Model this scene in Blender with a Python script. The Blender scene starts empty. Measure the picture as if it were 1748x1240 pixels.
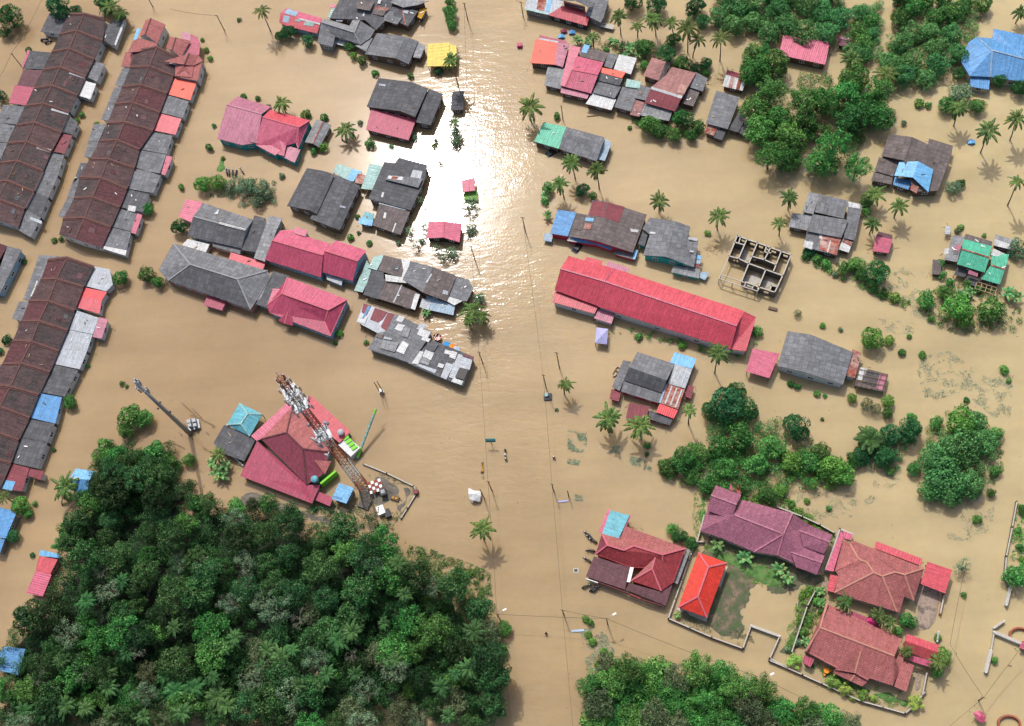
import bpy, math, random
import numpy as np
from mathutils import Vector, Matrix, noise
R_=random.Random(7)
sc=bpy.context.scene
C=sc.collection
# ---------------------------------------------------------------- camera
W0,H0,FP,HC=1748,1240,2000.0,255.0
nd=Vector((251,870,FP)).normalized()
Zc=-nd
Xc=(Vector((1,0,0))-nd*nd.x).normalized()
Yc=Zc.cross(Xc)
def c2w(v): return Vector((v.dot(Xc),v.dot(Yc),v.dot(Zc)))
cam=bpy.data.objects.new('camera',bpy.data.cameras.new('camera')); C.objects.link(cam)
cx,cy,cz=c2w(Vector((1,0,0))),c2w(Vector((0,-1,0))),c2w(Vector((0,0,-1)))
cam.matrix_world=Matrix(((cx.x,cy.x,cz.x,0),(cx.y,cy.y,cz.y,0),(cx.z,cy.z,cz.z,HC),(0,0,0,1)))
cam.data.sensor_width=36; cam.data.lens=FP/W0*36
cam.data.clip_start=1; cam.data.clip_end=6000
sc.camera=cam
def U(px,py,z=0.0):
    d=c2w(Vector((px-W0/2,py-H0/2,FP)))
    t=(z-HC)/d.z
    return Vector((d.x*t,d.y*t,z))
# ---------------------------------------------------------------- light
g=c2w(Vector((738-W0/2,308-H0/2,FP))).normalized()
sund=Vector((g.x,g.y,-g.z))
sun=bpy.data.lights.new('sun','SUN'); sun.energy=2.95; sun.angle=math.radians(0.53); sun.color=(1.0,0.975,0.945)
so=bpy.data.objects.new('sun',sun); C.objects.link(so); so.rotation_euler=sund.to_track_quat('Z','Y').to_euler(); so.location=(0,0,300)
w=bpy.data.worlds.new('World'); sc.world=w; w.use_nodes=True
wn=w.node_tree.nodes; wl=w.node_tree.links
sky=wn.new('ShaderNodeTexSky'); sky.sky_type='NISHITA'; sky.sun_disc=False
sky.sun_elevation=math.asin(sund.z); sky.sun_rotation=math.atan2(sund.x,sund.y)
sky.air_density=1.0; sky.dust_density=5
wl.new(sky.outputs[0],wn['Background'].inputs[0]); wn['Background'].inputs[1].default_value=0.15
sc.view_settings.view_transform='Standard'; sc.view_settings.look='None'
sc.view_settings.exposure=0.17; sc.view_settings.gamma=1
# ---------------------------------------------------------------- materials
def lin(h,k=1.0):
    v=[int(h[i:i+2],16)/255 for i in (0,2,4)]
    return tuple(min(1,(x/12.92 if x<=.04045 else ((x+.055)/1.055)**2.4)*k) for x in v)+(1,)
MATS={}
class NT:
    def __init__(s,name):
        s.m=bpy.data.materials.new(name); s.m.use_nodes=True
        s.t=s.m.node_tree; s.n=s.t.nodes; s.l=s.t.links; s.b=s.n['Principled BSDF']
    def new(s,t,**k):
        n=s.n.new('ShaderNode'+t)
        for a,v in k.items(): setattr(n,a,v)
        return n
    def link(s,a,b): s.l.new(a,b)
    def noise(s,vec,scale,detail=3,rough=.5):
        n=s.new('TexNoise'); n.inputs['Scale'].default_value=scale; n.inputs['Detail'].default_value=detail
        n.inputs['Roughness'].default_value=rough
        if vec is not None: s.link(vec,n.inputs['Vector'])
        return n
    def ramp(s,fac,stops):
        r=s.new('ValToRGB'); e=r.color_ramp.elements
        while len(e)<len(stops): e.new(.5)
        for i,(p,c) in enumerate(stops): e[i].position=p; e[i].color=c if len(c)==4 else tuple(c)+(1,)
        s.link(fac,r.inputs[0]); return r
    def mix(s,fac,a,b,mode='MIX'):
        m=s.new('Mix',data_type='RGBA',blend_type=mode)
        for v,i in ((fac,0),(a,6),(b,7)):
            if hasattr(v,'is_linked') or hasattr(v,'links'): s.link(v,m.inputs[i])
            else: m.inputs[i].default_value=v
        return m.outputs[2]
    def math(s,op,a,b=None,c=None):
        m=s.new('Math',operation=op)
        for i,v in enumerate((a,b,c)):
            if v is None: continue
            if hasattr(v,'links'): s.link(v,m.inputs[i])
            else: m.inputs[i].default_value=v
        return m.outputs[0]
    def mul(s,col,fac):  # col * scalar
        v=s.new('VectorMath',operation='SCALE'); s.link(col,v.inputs[0])
        if hasattr(fac,'links'): s.link(fac,v.inputs['Scale'])
        else: v.inputs['Scale'].default_value=fac
        return v.outputs[0]
    def bump(s,h,st,dist=.1):
        b=s.new('Bump'); b.inputs['Strength'].default_value=st; b.inputs['Distance'].default_value=dist
        s.link(h,b.inputs['Height']); s.link(b.outputs[0],s.b.inputs['Normal'])
def g4(v): return (v,v,v,1)
def roofmat(name,hexc,kind='sheet',var=.18,dirt=.35,rough=.6,bw=1.0,bl=2.4,stain='6b5a4c',k=.85,streak=.25):
    t=NT(name); col=lin(hexc,k)
    uv=t.new('UVMap').outputs[0]
    geo=t.new('NewGeometry').outputs['Position']
    inf=t.new('ObjectInfo').outputs['Random']
    # sheet to sheet tone
    br=t.new('TexBrick'); br.offset=0.0 if kind!='tile' else .5
    br.inputs['Scale'].default_value=1
    br.inputs['Brick Width'].default_value=bw; br.inputs['Row Height'].default_value=bl
    br.inputs['Mortar Size'].default_value=.045 if kind!='tile' else .05
    br.inputs['Mortar Smooth'].default_value=.3
    br.inputs['Color1'].default_value=g4(1-var); br.inputs['Color2'].default_value=g4(1+var*.6)
    br.inputs['Mortar'].default_value=g4(.5 if (kind!='tile' and bl<2) else .68)
    br.inputs['Bias'].default_value=0
    t.link(uv,br.inputs['Vector'])
    base=t.mix(1.0,col,br.outputs['Color'],'MULTIPLY')
    # streaks down the slope
    mp=t.new('Mapping'); mp.inputs['Scale'].default_value=(2.2,.25,1); t.link(uv,mp.inputs[0])
    st=t.noise(mp.outputs[0],1.0,4,.6)
    sr=t.ramp(st.outputs[0],[(.3,g4(1-streak)),(.7,g4(1+streak*.5))])
    base=t.mix(1.0,base,sr.outputs[0],'MULTIPLY')
    dn=t.noise(geo,.35,5,.65)
    dr=t.ramp(dn.outputs[0],[(.42,g4(0)),(.72,g4(1))])
    base=t.mix(t.math('MULTIPLY',dr.outputs[0],dirt),base,lin(stain,k))
    bn=t.noise(geo,1.1,6,.75); bb=t.ramp(bn.outputs[0],[(.38,g4(.8)),(.5,g4(1.0)),(.66,g4(1.22))]); base=t.mix(.7,base,bb.outputs[0],'MULTIPLY')
    fn=t.noise(geo,2.6,3,.7)
    fr=t.ramp(fn.outputs[0],[(.25,g4(.7)),(.75,g4(1.25))])
    base=t.mix(1.0,base,fr.outputs[0],'MULTIPLY')
    base=t.mul(base,t.math('MULTIPLY_ADD',inf,.16,.92))
    t.link(base,t.b.inputs['Base Color']); t.b.inputs['Roughness'].default_value=rough
    t.b.inputs['Specular IOR Level'].default_value=.35
    # corrugation
    wv=t.new('TexWave',wave_type='BANDS',bands_direction='X'); wv.inputs['Scale'].default_value=.62 if kind!='tile' else 1.0
    t.link(uv,wv.inputs['Vector'])
    if kind=='tile': wv.inputs['Scale'].default_value=.9; wv.bands_direction='Y'
    t.bump(wv.outputs['Fac'],.22 if bl<2 and kind!='tile' else .4,.06)
    MATS[name]=t.m; return t.m
def plain(name,hexc,rough=.8,var=.15,scale=1.5,k=.85,spec=.3,metal=0):
    t=NT(name); col=lin(hexc,k)
    geo=t.new('NewGeometry').outputs['Position']
    n=t.noise(geo,scale,4,.65)
    r=t.ramp(n.outputs[0],[(.3,g4(1-var)),(.7,g4(1+var))])
    t.link(t.mix(1.0,col,r.outputs[0],'MULTIPLY'),t.b.inputs['Base Color'])
    t.b.inputs['Roughness'].default_value=rough; t.b.inputs['Specular IOR Level'].default_value=spec
    t.b.inputs['Metallic'].default_value=metal
    MATS[name]=t.m; return t.m
def leafmat(name,dark,light,dry=None,dryf=0,k=1.0,objvar=.3):
    t=NT(name)
    ge=t.new('NewGeometry'); inf=t.new('ObjectInfo').outputs['Random']
    isl=ge.outputs['Random Per Island']
    n=t.noise(ge.outputs['Position'],.55,2,.6)
    f=t.math('ADD',t.math('MULTIPLY',isl,.55),t.math('MULTIPLY',n.outputs[0],.55))
    c=t.ramp(f,[(.2,lin(dark,k)),(.85,lin(light,k))]).outputs[0]
    if dry: c=t.mix(t.math('MULTIPLY',t.math('GREATER_THAN',isl,1-dryf),.8),c,lin(dry,k))
    hs=t.new('HueSaturation'); t.link(c,hs.inputs['Color'])
    t.link(t.math('MULTIPLY_ADD',inf,.05,.475),hs.inputs['Hue'])
    inf2=t.math('FRACT',t.math('MULTIPLY',inf,7.13))
    t.link(t.math('MULTIPLY_ADD',inf2,objvar*2,1-objvar),hs.inputs['Value'])
    hs.inputs['Saturation'].default_value=1.0
    t.link(hs.outputs[0],t.b.inputs['Base Color'])
    t.b.inputs['Roughness'].default_value=.55; t.b.inputs['Specular IOR Level'].default_value=.18
    MATS[name]=t.m; return t.m
roofmat('gry','74767a',dirt=.35,var=.24,rough=.75,stain='4a4745',bw=1.05,bl=1.3,streak=.1)
roofmat('gryd','5c5d61',dirt=.4,var=.24,rough=.8,stain='363332',bw=1.05,bl=1.3,streak=.1)
roofmat('gryl','8b8d90',dirt=.35,var=.24,rough=.7,stain='66615c',bw=1.05,bl=1.3,streak=.1)
roofmat('grybr','6e6462',dirt=.4,var=.24,rough=.8,stain='44403c',bw=1.05,bl=1.3,streak=.1)
roofmat('wht','c4c6c6',dirt=.25,var=.07,rough=.5,stain='8d8780')
roofmat('lgt','a9b0b8',dirt=.3,var=.08,rough=.5,stain='807870')
roofmat('lblue','8fa9bd',dirt=.25,var=.1,rough=.5,stain='70787c')
roofmat('blu','5590c4',dirt=.2,var=.1,rough=.55,stain='2e5f8a')
roofmat('blul','6fb0dd',dirt=.25,var=.08,rough=.5,stain='457fae')
roofmat('teal','62aab8',dirt=.25,var=.08,rough=.5,stain='437681')
roofmat('sea','8fb5b0',dirt=.3,var=.1,rough=.5,stain='6b807b')
roofmat('grn','4fae8e',dirt=.12,var=.06,rough=.5,stain='3a8068')
roofmat('yel','dcc044',dirt=.12,var=.05,rough=.5,stain='b49a30')
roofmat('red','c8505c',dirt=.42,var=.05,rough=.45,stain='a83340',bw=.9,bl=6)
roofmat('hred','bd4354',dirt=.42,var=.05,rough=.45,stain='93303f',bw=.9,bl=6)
roofmat('tmgn','843c4c',kind='tile',dirt=.4,var=.14,rough=.8,bw=.6,bl=.42,stain='6a3040')
roofmat('redb','d84048',dirt=.12,var=.04,rough=.45,stain='c83232',bw=.9,bl=6)
roofmat('orr','e4563f',dirt=.15,var=.05,rough=.5,stain='d0402f',bw=.9,bl=6)
roofmat('pnk','c25c76',dirt=.42,var=.05,rough=.45,stain='a43a55',bw=.9,bl=6)
roofmat('mag','a6425c',dirt=.42,var=.05,rough=.5,stain='96304a',bw=.9,bl=6)
roofmat('mauve','b47084',dirt=.42,var=.05,rough=.5,stain='8c5264',bw=.9,bl=6)
roofmat('maroon','82343f',dirt=.35,var=.12,rough=.6,stain='542028')
roofmat('rust','9a4a38',dirt=.75,var=.35,rough=.8,stain='c9b8ae',bw=.5,bl=4,streak=.5)
roofmat('pbr','a0706c',dirt=.45,var=.14,rough=.7,stain='7a5550')
roofmat('tmar','564041',kind='tile',dirt=.5,var=.24,rough=.85,bw=.6,bl=.42,stain='6c5450',streak=.55)
roofmat('tdk','494040',kind='tile',dirt=.5,var=.24,rough=.85,bw=.6,bl=.42,stain='6a4c4a',streak=.55)
roofmat('tred','633a3e',kind='tile',dirt=.45,var=.24,rough=.85,bw=.6,bl=.42,stain='54383a',streak=.5)
roofmat('tterr','a86461',kind='tile',dirt=.42,var=.12,rough=.75,bw=.6,bl=.45,stain='8a4642')
roofmat('tcrim','98383d',kind='tile',dirt=.3,var=.12,rough=.75,bw=.6,bl=.45,stain='8e2c33')
roofmat('tpur','9c6074',kind='tile',dirt=.42,var=.12,rough=.75,bw=.6,bl=.45,stain='743f52')
roofmat('tors','de402f',kind='tile',dirt=.42,var=.06,rough=.55,bw=.6,bl=.45,stain='cf3328')
roofmat('tbrn','735055',kind='tile',dirt=.4,var=.12,rough=.8,bw=.6,bl=.42,stain='58393e')
plain('w_cream','bdb3a2'); plain('w_white','d5d6d4',k=.8); plain('w_blue','8fb0c4'); plain('w_teal','2f9c9c')
plain('w_wood','6a5648',var=.3); plain('w_grey','8a8781'); plain('w_red','b93548'); plain('w_pink','c08880')
plain('w_green','6d9b84'); plain('w_dark','3b3733')
plain('ridge_lt','b5806f',k=.8); plain('ridge_gr','8f9092',k=.8); plain('coping','63443f',var=.3)
plain('ridge_rd','c26672',k=.8); plain('white','e6e6e2',k=.9,var=.05); plain('black','1c1c1e',rough=.5)
plain('dkgrey','4b4c4e'); plain('steel','9aa0a6',rough=.4,metal=.3); plain('concrete','b2aca2',var=.2,scale=3)
plain('concd','625d56',var=.25,scale=3); plain('wood','6e5a44',var=.25,scale=4); plain('woodl','a58c6d',var=.2,scale=4)
plain('bark','7a6a58',var=.3,scale=5); plain('barkp','8f8a7c',var=.2,scale=4); plain('towred','8f4638',var=.2); plain('towwht','b9b5ac',var=.1)
plain('orange','e08a2e'); plain('skin','8a5a40'); plain('limeg','7ccb3e',var=.1); plain('deadleaf','7a5238',var=.3)
plain('glass','2a3238',rough=.15,spec=.6); plain('tealboard','1d8a80'); plain('lavender','a9a8cf',var=.08); plain('blueplastic','3a8fd0',var=.1)
plain('pinkpl','c22a72',var=.1); plain('redcar','b02a24',rough=.3,spec=.5); plain('mustard','b98a2c'); plain('wire','4a4136')
plain('brick','9c5a44',var=.25,scale=6); plain('panelw','9da1a5',rough=.4); plain('paleblue','a8bcd4')
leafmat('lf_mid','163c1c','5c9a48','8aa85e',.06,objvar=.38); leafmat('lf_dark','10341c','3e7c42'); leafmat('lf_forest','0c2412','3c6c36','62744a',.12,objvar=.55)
leafmat('lf_olive','343e26','71805a',objvar=.3); leafmat('lf_bright','2c5a26','74a648',objvar=.2); leafmat('lf_grey','2e4c34','86a47c',objvar=.2)
leafmat('lf_orch','1c4826','6eac62',objvar=.15); leafmat('lf_palm','1b3419','5d7c3c','8e8440',.1,objvar=.3)
leafmat('lf_palmf','142c18','456e38',None,0,objvar=.25)
leafmat('lf_banana','24502c','6c9a5a','a0985a',.05,objvar=.2); leafmat('lf_weed','5c6e54','98a488',objvar=.1); leafmat('lf_lime','5a8030','a9c060')
# water
def watermat():
    t=NT('flood_water'); P=t.new('NewGeometry').outputs['Position']
    sep=t.new('SeparateXYZ'); t.link(P,sep.inputs[0])
    n1=t.noise(P,.012,3,.5); n2=t.noise(P,.06,4,.6)
    c=t.ramp(n1.outputs[0],[(.36,lin('aa8c68',.74)),(.64,lin('bda17c',.74))]).outputs[0]
    # the east side is yellower and paler, the west browner
    e=t.new('MapRange'); e.inputs[1].default_value=-60; e.inputs[2].default_value=95; t.link(sep.outputs[0],e.inputs[0])
    c=t.mix(t.math('MULTIPLY',e.outputs[0],.85),c,lin('c8b48a',.83))
    fr=t.ramp(n2.outputs[0],[(.3,g4(.93)),(.7,g4(1.05))])
    c=t.mix(1.0,c,fr.outputs[0],'MULTIPLY')
    n3=t.noise(P,.55,4,.65); mp2=t.new('Mapping'); mp2.inputs['Scale'].default_value=(.02,.12,1); mp2.inputs['Rotation'].default_value=(0,0,1.2); t.link(P,mp2.inputs[0]); n4=t.noise(mp2.outputs[0],1.0,4,.6)
    c=t.mix(1.0,c,t.ramp(n3.outputs[0],[(.3,g4(.965)),(.7,g4(1.03))]).outputs[0],'MULTIPLY')
    c=t.mix(1.0,c,t.ramp(n4.outputs[0],[(.35,g4(.93)),(.65,g4(1.07))]).outputs[0],'MULTIPLY')
    c=t.mix(1.0,c,(.885,.925,.925,1),'MULTIPLY')
    t.link(c,t.b.inputs['Base Color'])
    t.b.inputs['IOR'].default_value=1.33
    t.b.inputs['Subsurface Weight'].default_value=.55; t.b.inputs['Subsurface Radius'].default_value=(1.6,.6,.15); t.b.inputs['Subsurface Scale'].default_value=1.0
    t.b.inputs['Roughness'].default_value=.105; t.b.inputs['Specular IOR Level'].default_value=.38
    # ripples: strongest along the drowned road where the current runs
    x0=U(880,620).x
    d=t.math('ABSOLUTE',t.math('SUBTRACT',sep.outputs[0],x0))
    mr=t.new('MapRange',interpolation_type='SMOOTHSTEP'); mr.inputs[1].default_value=8; mr.inputs[2].default_value=42
    mr.inputs[3].default_value=1; mr.inputs[4].default_value=.12; t.link(d,mr.inputs[0])
    mp=t.new('Mapping'); mp.inputs['Scale'].default_value=(.35,1.0,1); mp.inputs['Rotation'].default_value=(0,0,.25); t.link(P,mp.inputs[0])
    a=t.noise(mp.outputs[0],.75,3,.5); a.inputs['Distortion'].default_value=.6
    b=t.noise(P,1.9,2,.5)
    pt=t.noise(P,.03,2,.5); ptr=t.new('MapRange'); ptr.inputs[1].default_value=.35; ptr.inputs[2].default_value=.65; ptr.inputs[3].default_value=.35; ptr.inputs[4].default_value=1.2; t.link(pt.outputs[0],ptr.inputs[0])
    h=t.math('MULTIPLY',t.math('ADD',t.math('MULTIPLY',a.outputs[0],1.0),t.math('MULTIPLY',b.outputs[0],.35)),t.math('MULTIPLY',mr.outputs[0],ptr.outputs[0]))
    t.bump(h,1.0,.05)
    MATS['water']=t.m
watermat()
def groundmat(name,a,b,c3,scale=.25):
    t=NT(name); P=t.new('NewGeometry').outputs['Position']
    n=t.noise(P,scale,5,.6); n2=t.noise(P,scale*7,4,.7)
    c=t.ramp(n.outputs[0],[(.35,lin(a,.85)),(.5,lin(b,.85)),(.65,lin(c3,.85))]).outputs[0]
    f=t.ramp(n2.outputs[0],[(.3,g4(.7)),(.7,g4(1.2))])
    t.link(t.mix(1.0,c,f.outputs[0],'MULTIPLY'),t.b.inputs['Base Color']); t.b.inputs['Roughness'].default_value=.95
    t.bump(n2.outputs[0],.4,.1); MATS[name]=t.m
groundmat('yard','465c34','5e5c48','7e6e58',.55); groundmat('lawn','3e642e','56803e','6f7a50',.6); groundmat('mud','55504a','6b655c','807668')
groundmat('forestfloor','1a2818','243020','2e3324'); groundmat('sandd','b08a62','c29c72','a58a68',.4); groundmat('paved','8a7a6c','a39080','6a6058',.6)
# ---------------------------------------------------------------- object helpers
def tag(o,label=None,cat=None,group=None,kind=None):
    if label: o['label']=label
    if cat: o['category']=cat
    if group: o['group']=group
    if kind: o['kind']=kind
    return o
def empty(name,loc,rz=0):
    o=bpy.data.objects.new(name,None); o.empty_display_size=.5; C.objects.link(o); o.location=loc; o.rotation_euler=(0,0,rz); return o
def mobj(name,verts,faces,mat,parent=None,uvs=None,smooth=False):
    me=bpy.data.meshes.new(name); me.from_pydata([tuple(v) for v in verts],[],faces); 
    if uvs:
        ul=me.uv_layers.new(name='UVMap'); ul.data.foreach_set('uv',np.array(uvs,dtype=np.float32).ravel())
    mm=mat if isinstance(mat,(list,tuple)) else [mat]
    for m in mm: me.materials.append(MATS[m] if isinstance(m,str) else m)
    if smooth: me.polygons.foreach_set('use_smooth',[True]*len(me.polygons))
    me.update()
    o=bpy.data.objects.new(name,me); C.objects.link(o)
    if parent: o.parent=parent
    return o
class MB:
    def __init__(s): s.v=[]; s.f=[]; s.uv=[]
    def add(s,vs,fs,uv=None):
        n=len(s.v); s.v+= [Vector(v) for v in vs]
        for i,f in enumerate(fs):
            s.f.append([n+k for k in f])
            if uv: s.uv+=uv[i]
            else: s.uv+=[(vs[k][0],vs[k][1]) for k in f]
    def box(s,c,sx,sy,sz,rz=0,rx=0):
        M=Matrix.Translation(Vector(c))@Matrix.Rotation(rz,4,'Z')@Matrix.Rotation(rx,4,'X')
        vs=[M@Vector((x*sx/2,y*sy/2,z*sz/2)) for z in(-1,1) for y in(-1,1) for x in(-1,1)]
        s.add(vs,[(0,2,3,1),(4,5,7,6),(0,1,5,4),(2,6,7,3),(0,4,6,2),(1,3,7,5)])
    def tube(s,pts,rads,n=6,cap=True):
        pts=[Vector(p) for p in pts]; vs=[]
        for i,p in enumerate(pts):
            d=(pts[min(i+1,len(pts)-1)]-pts[max(i-1,0)]).normalized()
            a=d.orthogonal().normalized() if abs(d.z)<.99 else Vector((1,0,0)); b=d.cross(a)
            r=rads[i] if isinstance(rads,(list,tuple)) else rads
            vs+=[p+(a*math.cos(2*math.pi*k/n)+b*math.sin(2*math.pi*k/n))*r for k in range(n)]
        fs=[(i*n+k,i*n+(k+1)%n,(i+1)*n+(k+1)%n,(i+1)*n+k) for i in range(len(pts)-1) for k in range(n)]
        if cap: fs+=[tuple(range(n))[::-1],tuple(range((len(pts)-1)*n,len(pts)*n))]
        s.add(vs,fs)
    def bar(s,a,b,w,h):
        a=Vector(a);b=Vector(b);d=(b-a).normalized()
        sd=d.cross(Vector((0,0,1))); sd=sd.normalized() if sd.length>1e-3 else Vector((1,0,0)); up=sd.cross(d)
        vs=[p+sd*w/2*i+up*h/2*j for p in(a,b) for i,j in((-1,-1),(1,-1),(1,1),(-1,1))]
        s.add(vs,[(0,1,2,3),(7,6,5,4),(0,4,5,1),(1,5,6,2),(2,6,7,3),(3,7,4,0)])
    def build(s,name,mat,parent=None,smooth=False):
        off=parent_loc(parent)
        return mobj(name,[v-off for v in s.v],s.f,mat,parent,s.uv,smooth)
def parent_loc(p):
    o=Vector((0,0,0))
    while p is not None: o=o+p.location; p=p.parent
    return o
def copy_tree(o,parent=None):
    c=o.copy(); C.objects.link(c); c.parent=parent
    for ch in list(o.children): copy_tree(ch,c)
    return c
def local_z(verts2,zs): pass
# ---------------------------------------------------------------- building DSL
TL=(0,0,1.0)
TILES={'G':(0,0,1)}
for i in range(16):
    TILES['T%d'%(i+1)]=([0,437,870,1308][i%4],[0,300,600,930][i//4],3.9727)
TILES.update(X1=(990,820,3.9727),X2=(0,800,7.945),X3=(1528,840,3.1),X5=(1390,880,6.888),X6=(0,400,4.13),X7=(460,0,5.827),
 Y1=(600,500,7.295),Y2=(1600,380,8.858),Y3=(200,30,10.925),Y4=(880,0,9.711),Y7=(380,640,5.167),Z1=(460,630,4.592),Z2=(200,620,8.265),
 Z7=(1180,380,7.75),A0=(0,0,6.2),Z5=(780,720,6.2),Y8=(980,880,7.75))
def T(k):
    global TL; TL=TILES[k]
def tp(x,y): return (TL[0]+x/TL[2],TL[1]+y/TL[2])
B_=None
class Bld: pass
ALLB=[]
def B(name,label,cat,e=2.2,r=3.9,wall='w_cream',grp=None,ridge=None,win=True):
    global B_
    if B_: finish(B_)
    b=Bld(); b.name=name; b.label=label; b.cat=cat; b.e=e; b.r=r; b.wall=wall; b.grp=grp; b.parts=[]; b.faces=[]; b.ridge=ridge; b.win=win; b.extra=[]
    B_=b; ALLB.append(b); return b
def parse(spec,e,r):
    out=[]
    for f in spec.split('/'):
        pts=[]
        for tok in f.split():
            x,y=tok.split(',')
            if ':' in y: y,z=y.split(':'); z=float(z)
            elif y[-1]=='r': y=y[:-1]; z=r
            else: z=e
            X,Y=tp(float(x),float(y)); pts.append((X,Y,z))
        out.append(pts)
    return out
def newell(vs):
    n=Vector((0,0,0))
    for i in range(len(vs)):
        a=vs[i]; b=vs[(i+1)%len(vs)]
        n+=Vector(((a.y-b.y)*(a.z+b.z),(a.z-b.z)*(a.x+b.x),(a.x-b.x)*(a.y+b.y)))
    return n.normalized()
def slab(mb,vs,th=.12,dz=0):
    n=newell(vs)
    if n.z<0: vs=vs[::-1]; n=-n
    es=sorted(((vs[(i+1)%len(vs)]-vs[i]) for i in range(len(vs))),key=lambda d:-d.length)
    u=Vector((0,0,1)).cross(n); u=u.normalized() if u.length>.14 else es[0].normalized()
    cs=[d.normalized() for d in es if d.length>.35*es[0].length]; cs=[d if d.dot(u)>0 else -d for d in cs]
    bd=max(cs,key=lambda d:d.dot(u)); u=bd if bd.dot(u)>.86 else u
    v=n.cross(u); o=R_.random()*37
    top=[p+Vector((0,0,dz)) for p in vs]; bot=[p+Vector((0,0,dz-th)) for p in vs]; k=len(vs)
    uvf=lambda p:(p.dot(u)+o,p.dot(v)+o)
    fs=[list(range(k)),[2*k-1-i for i in range(k)]]+[[i,i+k,(i+1)%k+k,(i+1)%k] for i in range(k)]
    al=top+bot
    mb.add(al,fs,[[uvf(al[j]) for j in f] for f in fs])
def F(mat,spec,name='roof',e=None,r=None,wall=True,label=None):
    b=B_; e=b.e if e is None else e; r=b.r if r is None else r
    fs=parse(spec,e,r); wf=[]
    for pts in fs:
        vs=[U(*p) for p in pts]; wf.append(vs)
        b.faces.append(dict(px=[(p[0],p[1]) for p in pts],vs=vs,wall=wall,key=[(round(p[0],1),round(p[1],1)) for p in pts],mat=mat,np=0))
    b.parts.append((name,mat,wf,label,.12,0))
def inpoly(x,y,poly):
    c=False; n=len(poly)
    for i in range(n):
        x1,y1=poly[i]; x2,y2=poly[(i+1)%n]
        if (y1>y)!=(y2>y) and x<(x2-x1)*(y-y1)/(y2-y1)+x1: c=not c
    return c
def raypl(px,py,p0,n):
    d=c2w(Vector((px-W0/2,py-H0/2,FP))); o=Vector((0,0,HC))
    return o+d*((p0-o).dot(n)/d.dot(n))
def P(mat,spec,name='roof_patch',th=.05):
    b=B_
    for pts in parse(spec,0,0):
        cxx=sum(p[0] for p in pts)/len(pts); cyy=sum(p[1] for p in pts)/len(pts)
        best=None
        for f in b.faces:
            if inpoly(cxx,cyy,f['px']):
                n=newell(f['vs']); 
                if n.z<0:n=-n
                p=raypl(cxx,cyy,f['vs'][0],n)
                if best is None or p.z>best[0]: best=(p.z,f,n)
        if best is None:
            f=min(b.faces,key=lambda f:(sum(q[0] for q in f['px'])/len(f['px'])-cxx)**2+(sum(q[1] for q in f['px'])/len(f['px'])-cyy)**2)
            n=newell(f['vs']); n=n if n.z>0 else -n
        else: _,f,n=best
        f['np']+=1; lift=.05+.02*f['np']
        base=f['vs'][0]+Vector((0,0,lift))
        vs=[raypl(p[0],p[1],base,n) for p in pts]
        b.parts.append((name,mat,[vs],None,th,0))
def offset_poly(vs,offs):
    # inset polygon in xy; vs ccw
    n=len(vs); out=[]
    for i in range(n):
        a=vs[i-1]; p=vs[i]; c=vs[(i+1)%n]
        d1=Vector((p.x-a.x,p.y-a.y)); d2=Vector((c.x-p.x,c.y-p.y))
        if d1.length<1e-4 or d2.length<1e-4: out.append((p.x,p.y)); continue
        d1.normalize(); d2.normalize()
        n1=Vector((-d1.y,d1.x)); n2=Vector((-d2.y,d2.x)); o1=offs[i-1]; o2=offs[i]
        cr=d1.x*d2.y-d1.y*d2.x
        if abs(cr)<.15:
            q=Vector((p.x,p.y))+ (n1*o1 if abs(o1)>abs(o2) else n2*o2)
        else:
            P1=Vector((p.x,p.y))+n1*o1; P2=Vector((p.x,p.y))+n2*o2
            t=((P2-P1).x*d2.y-(P2-P1).y*d2.x)/cr; t=max(-1.5,min(1.5,t)); q=P1+d1*t
        out.append((q.x,q.y))
    return out
WINF=WINP=None
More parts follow.
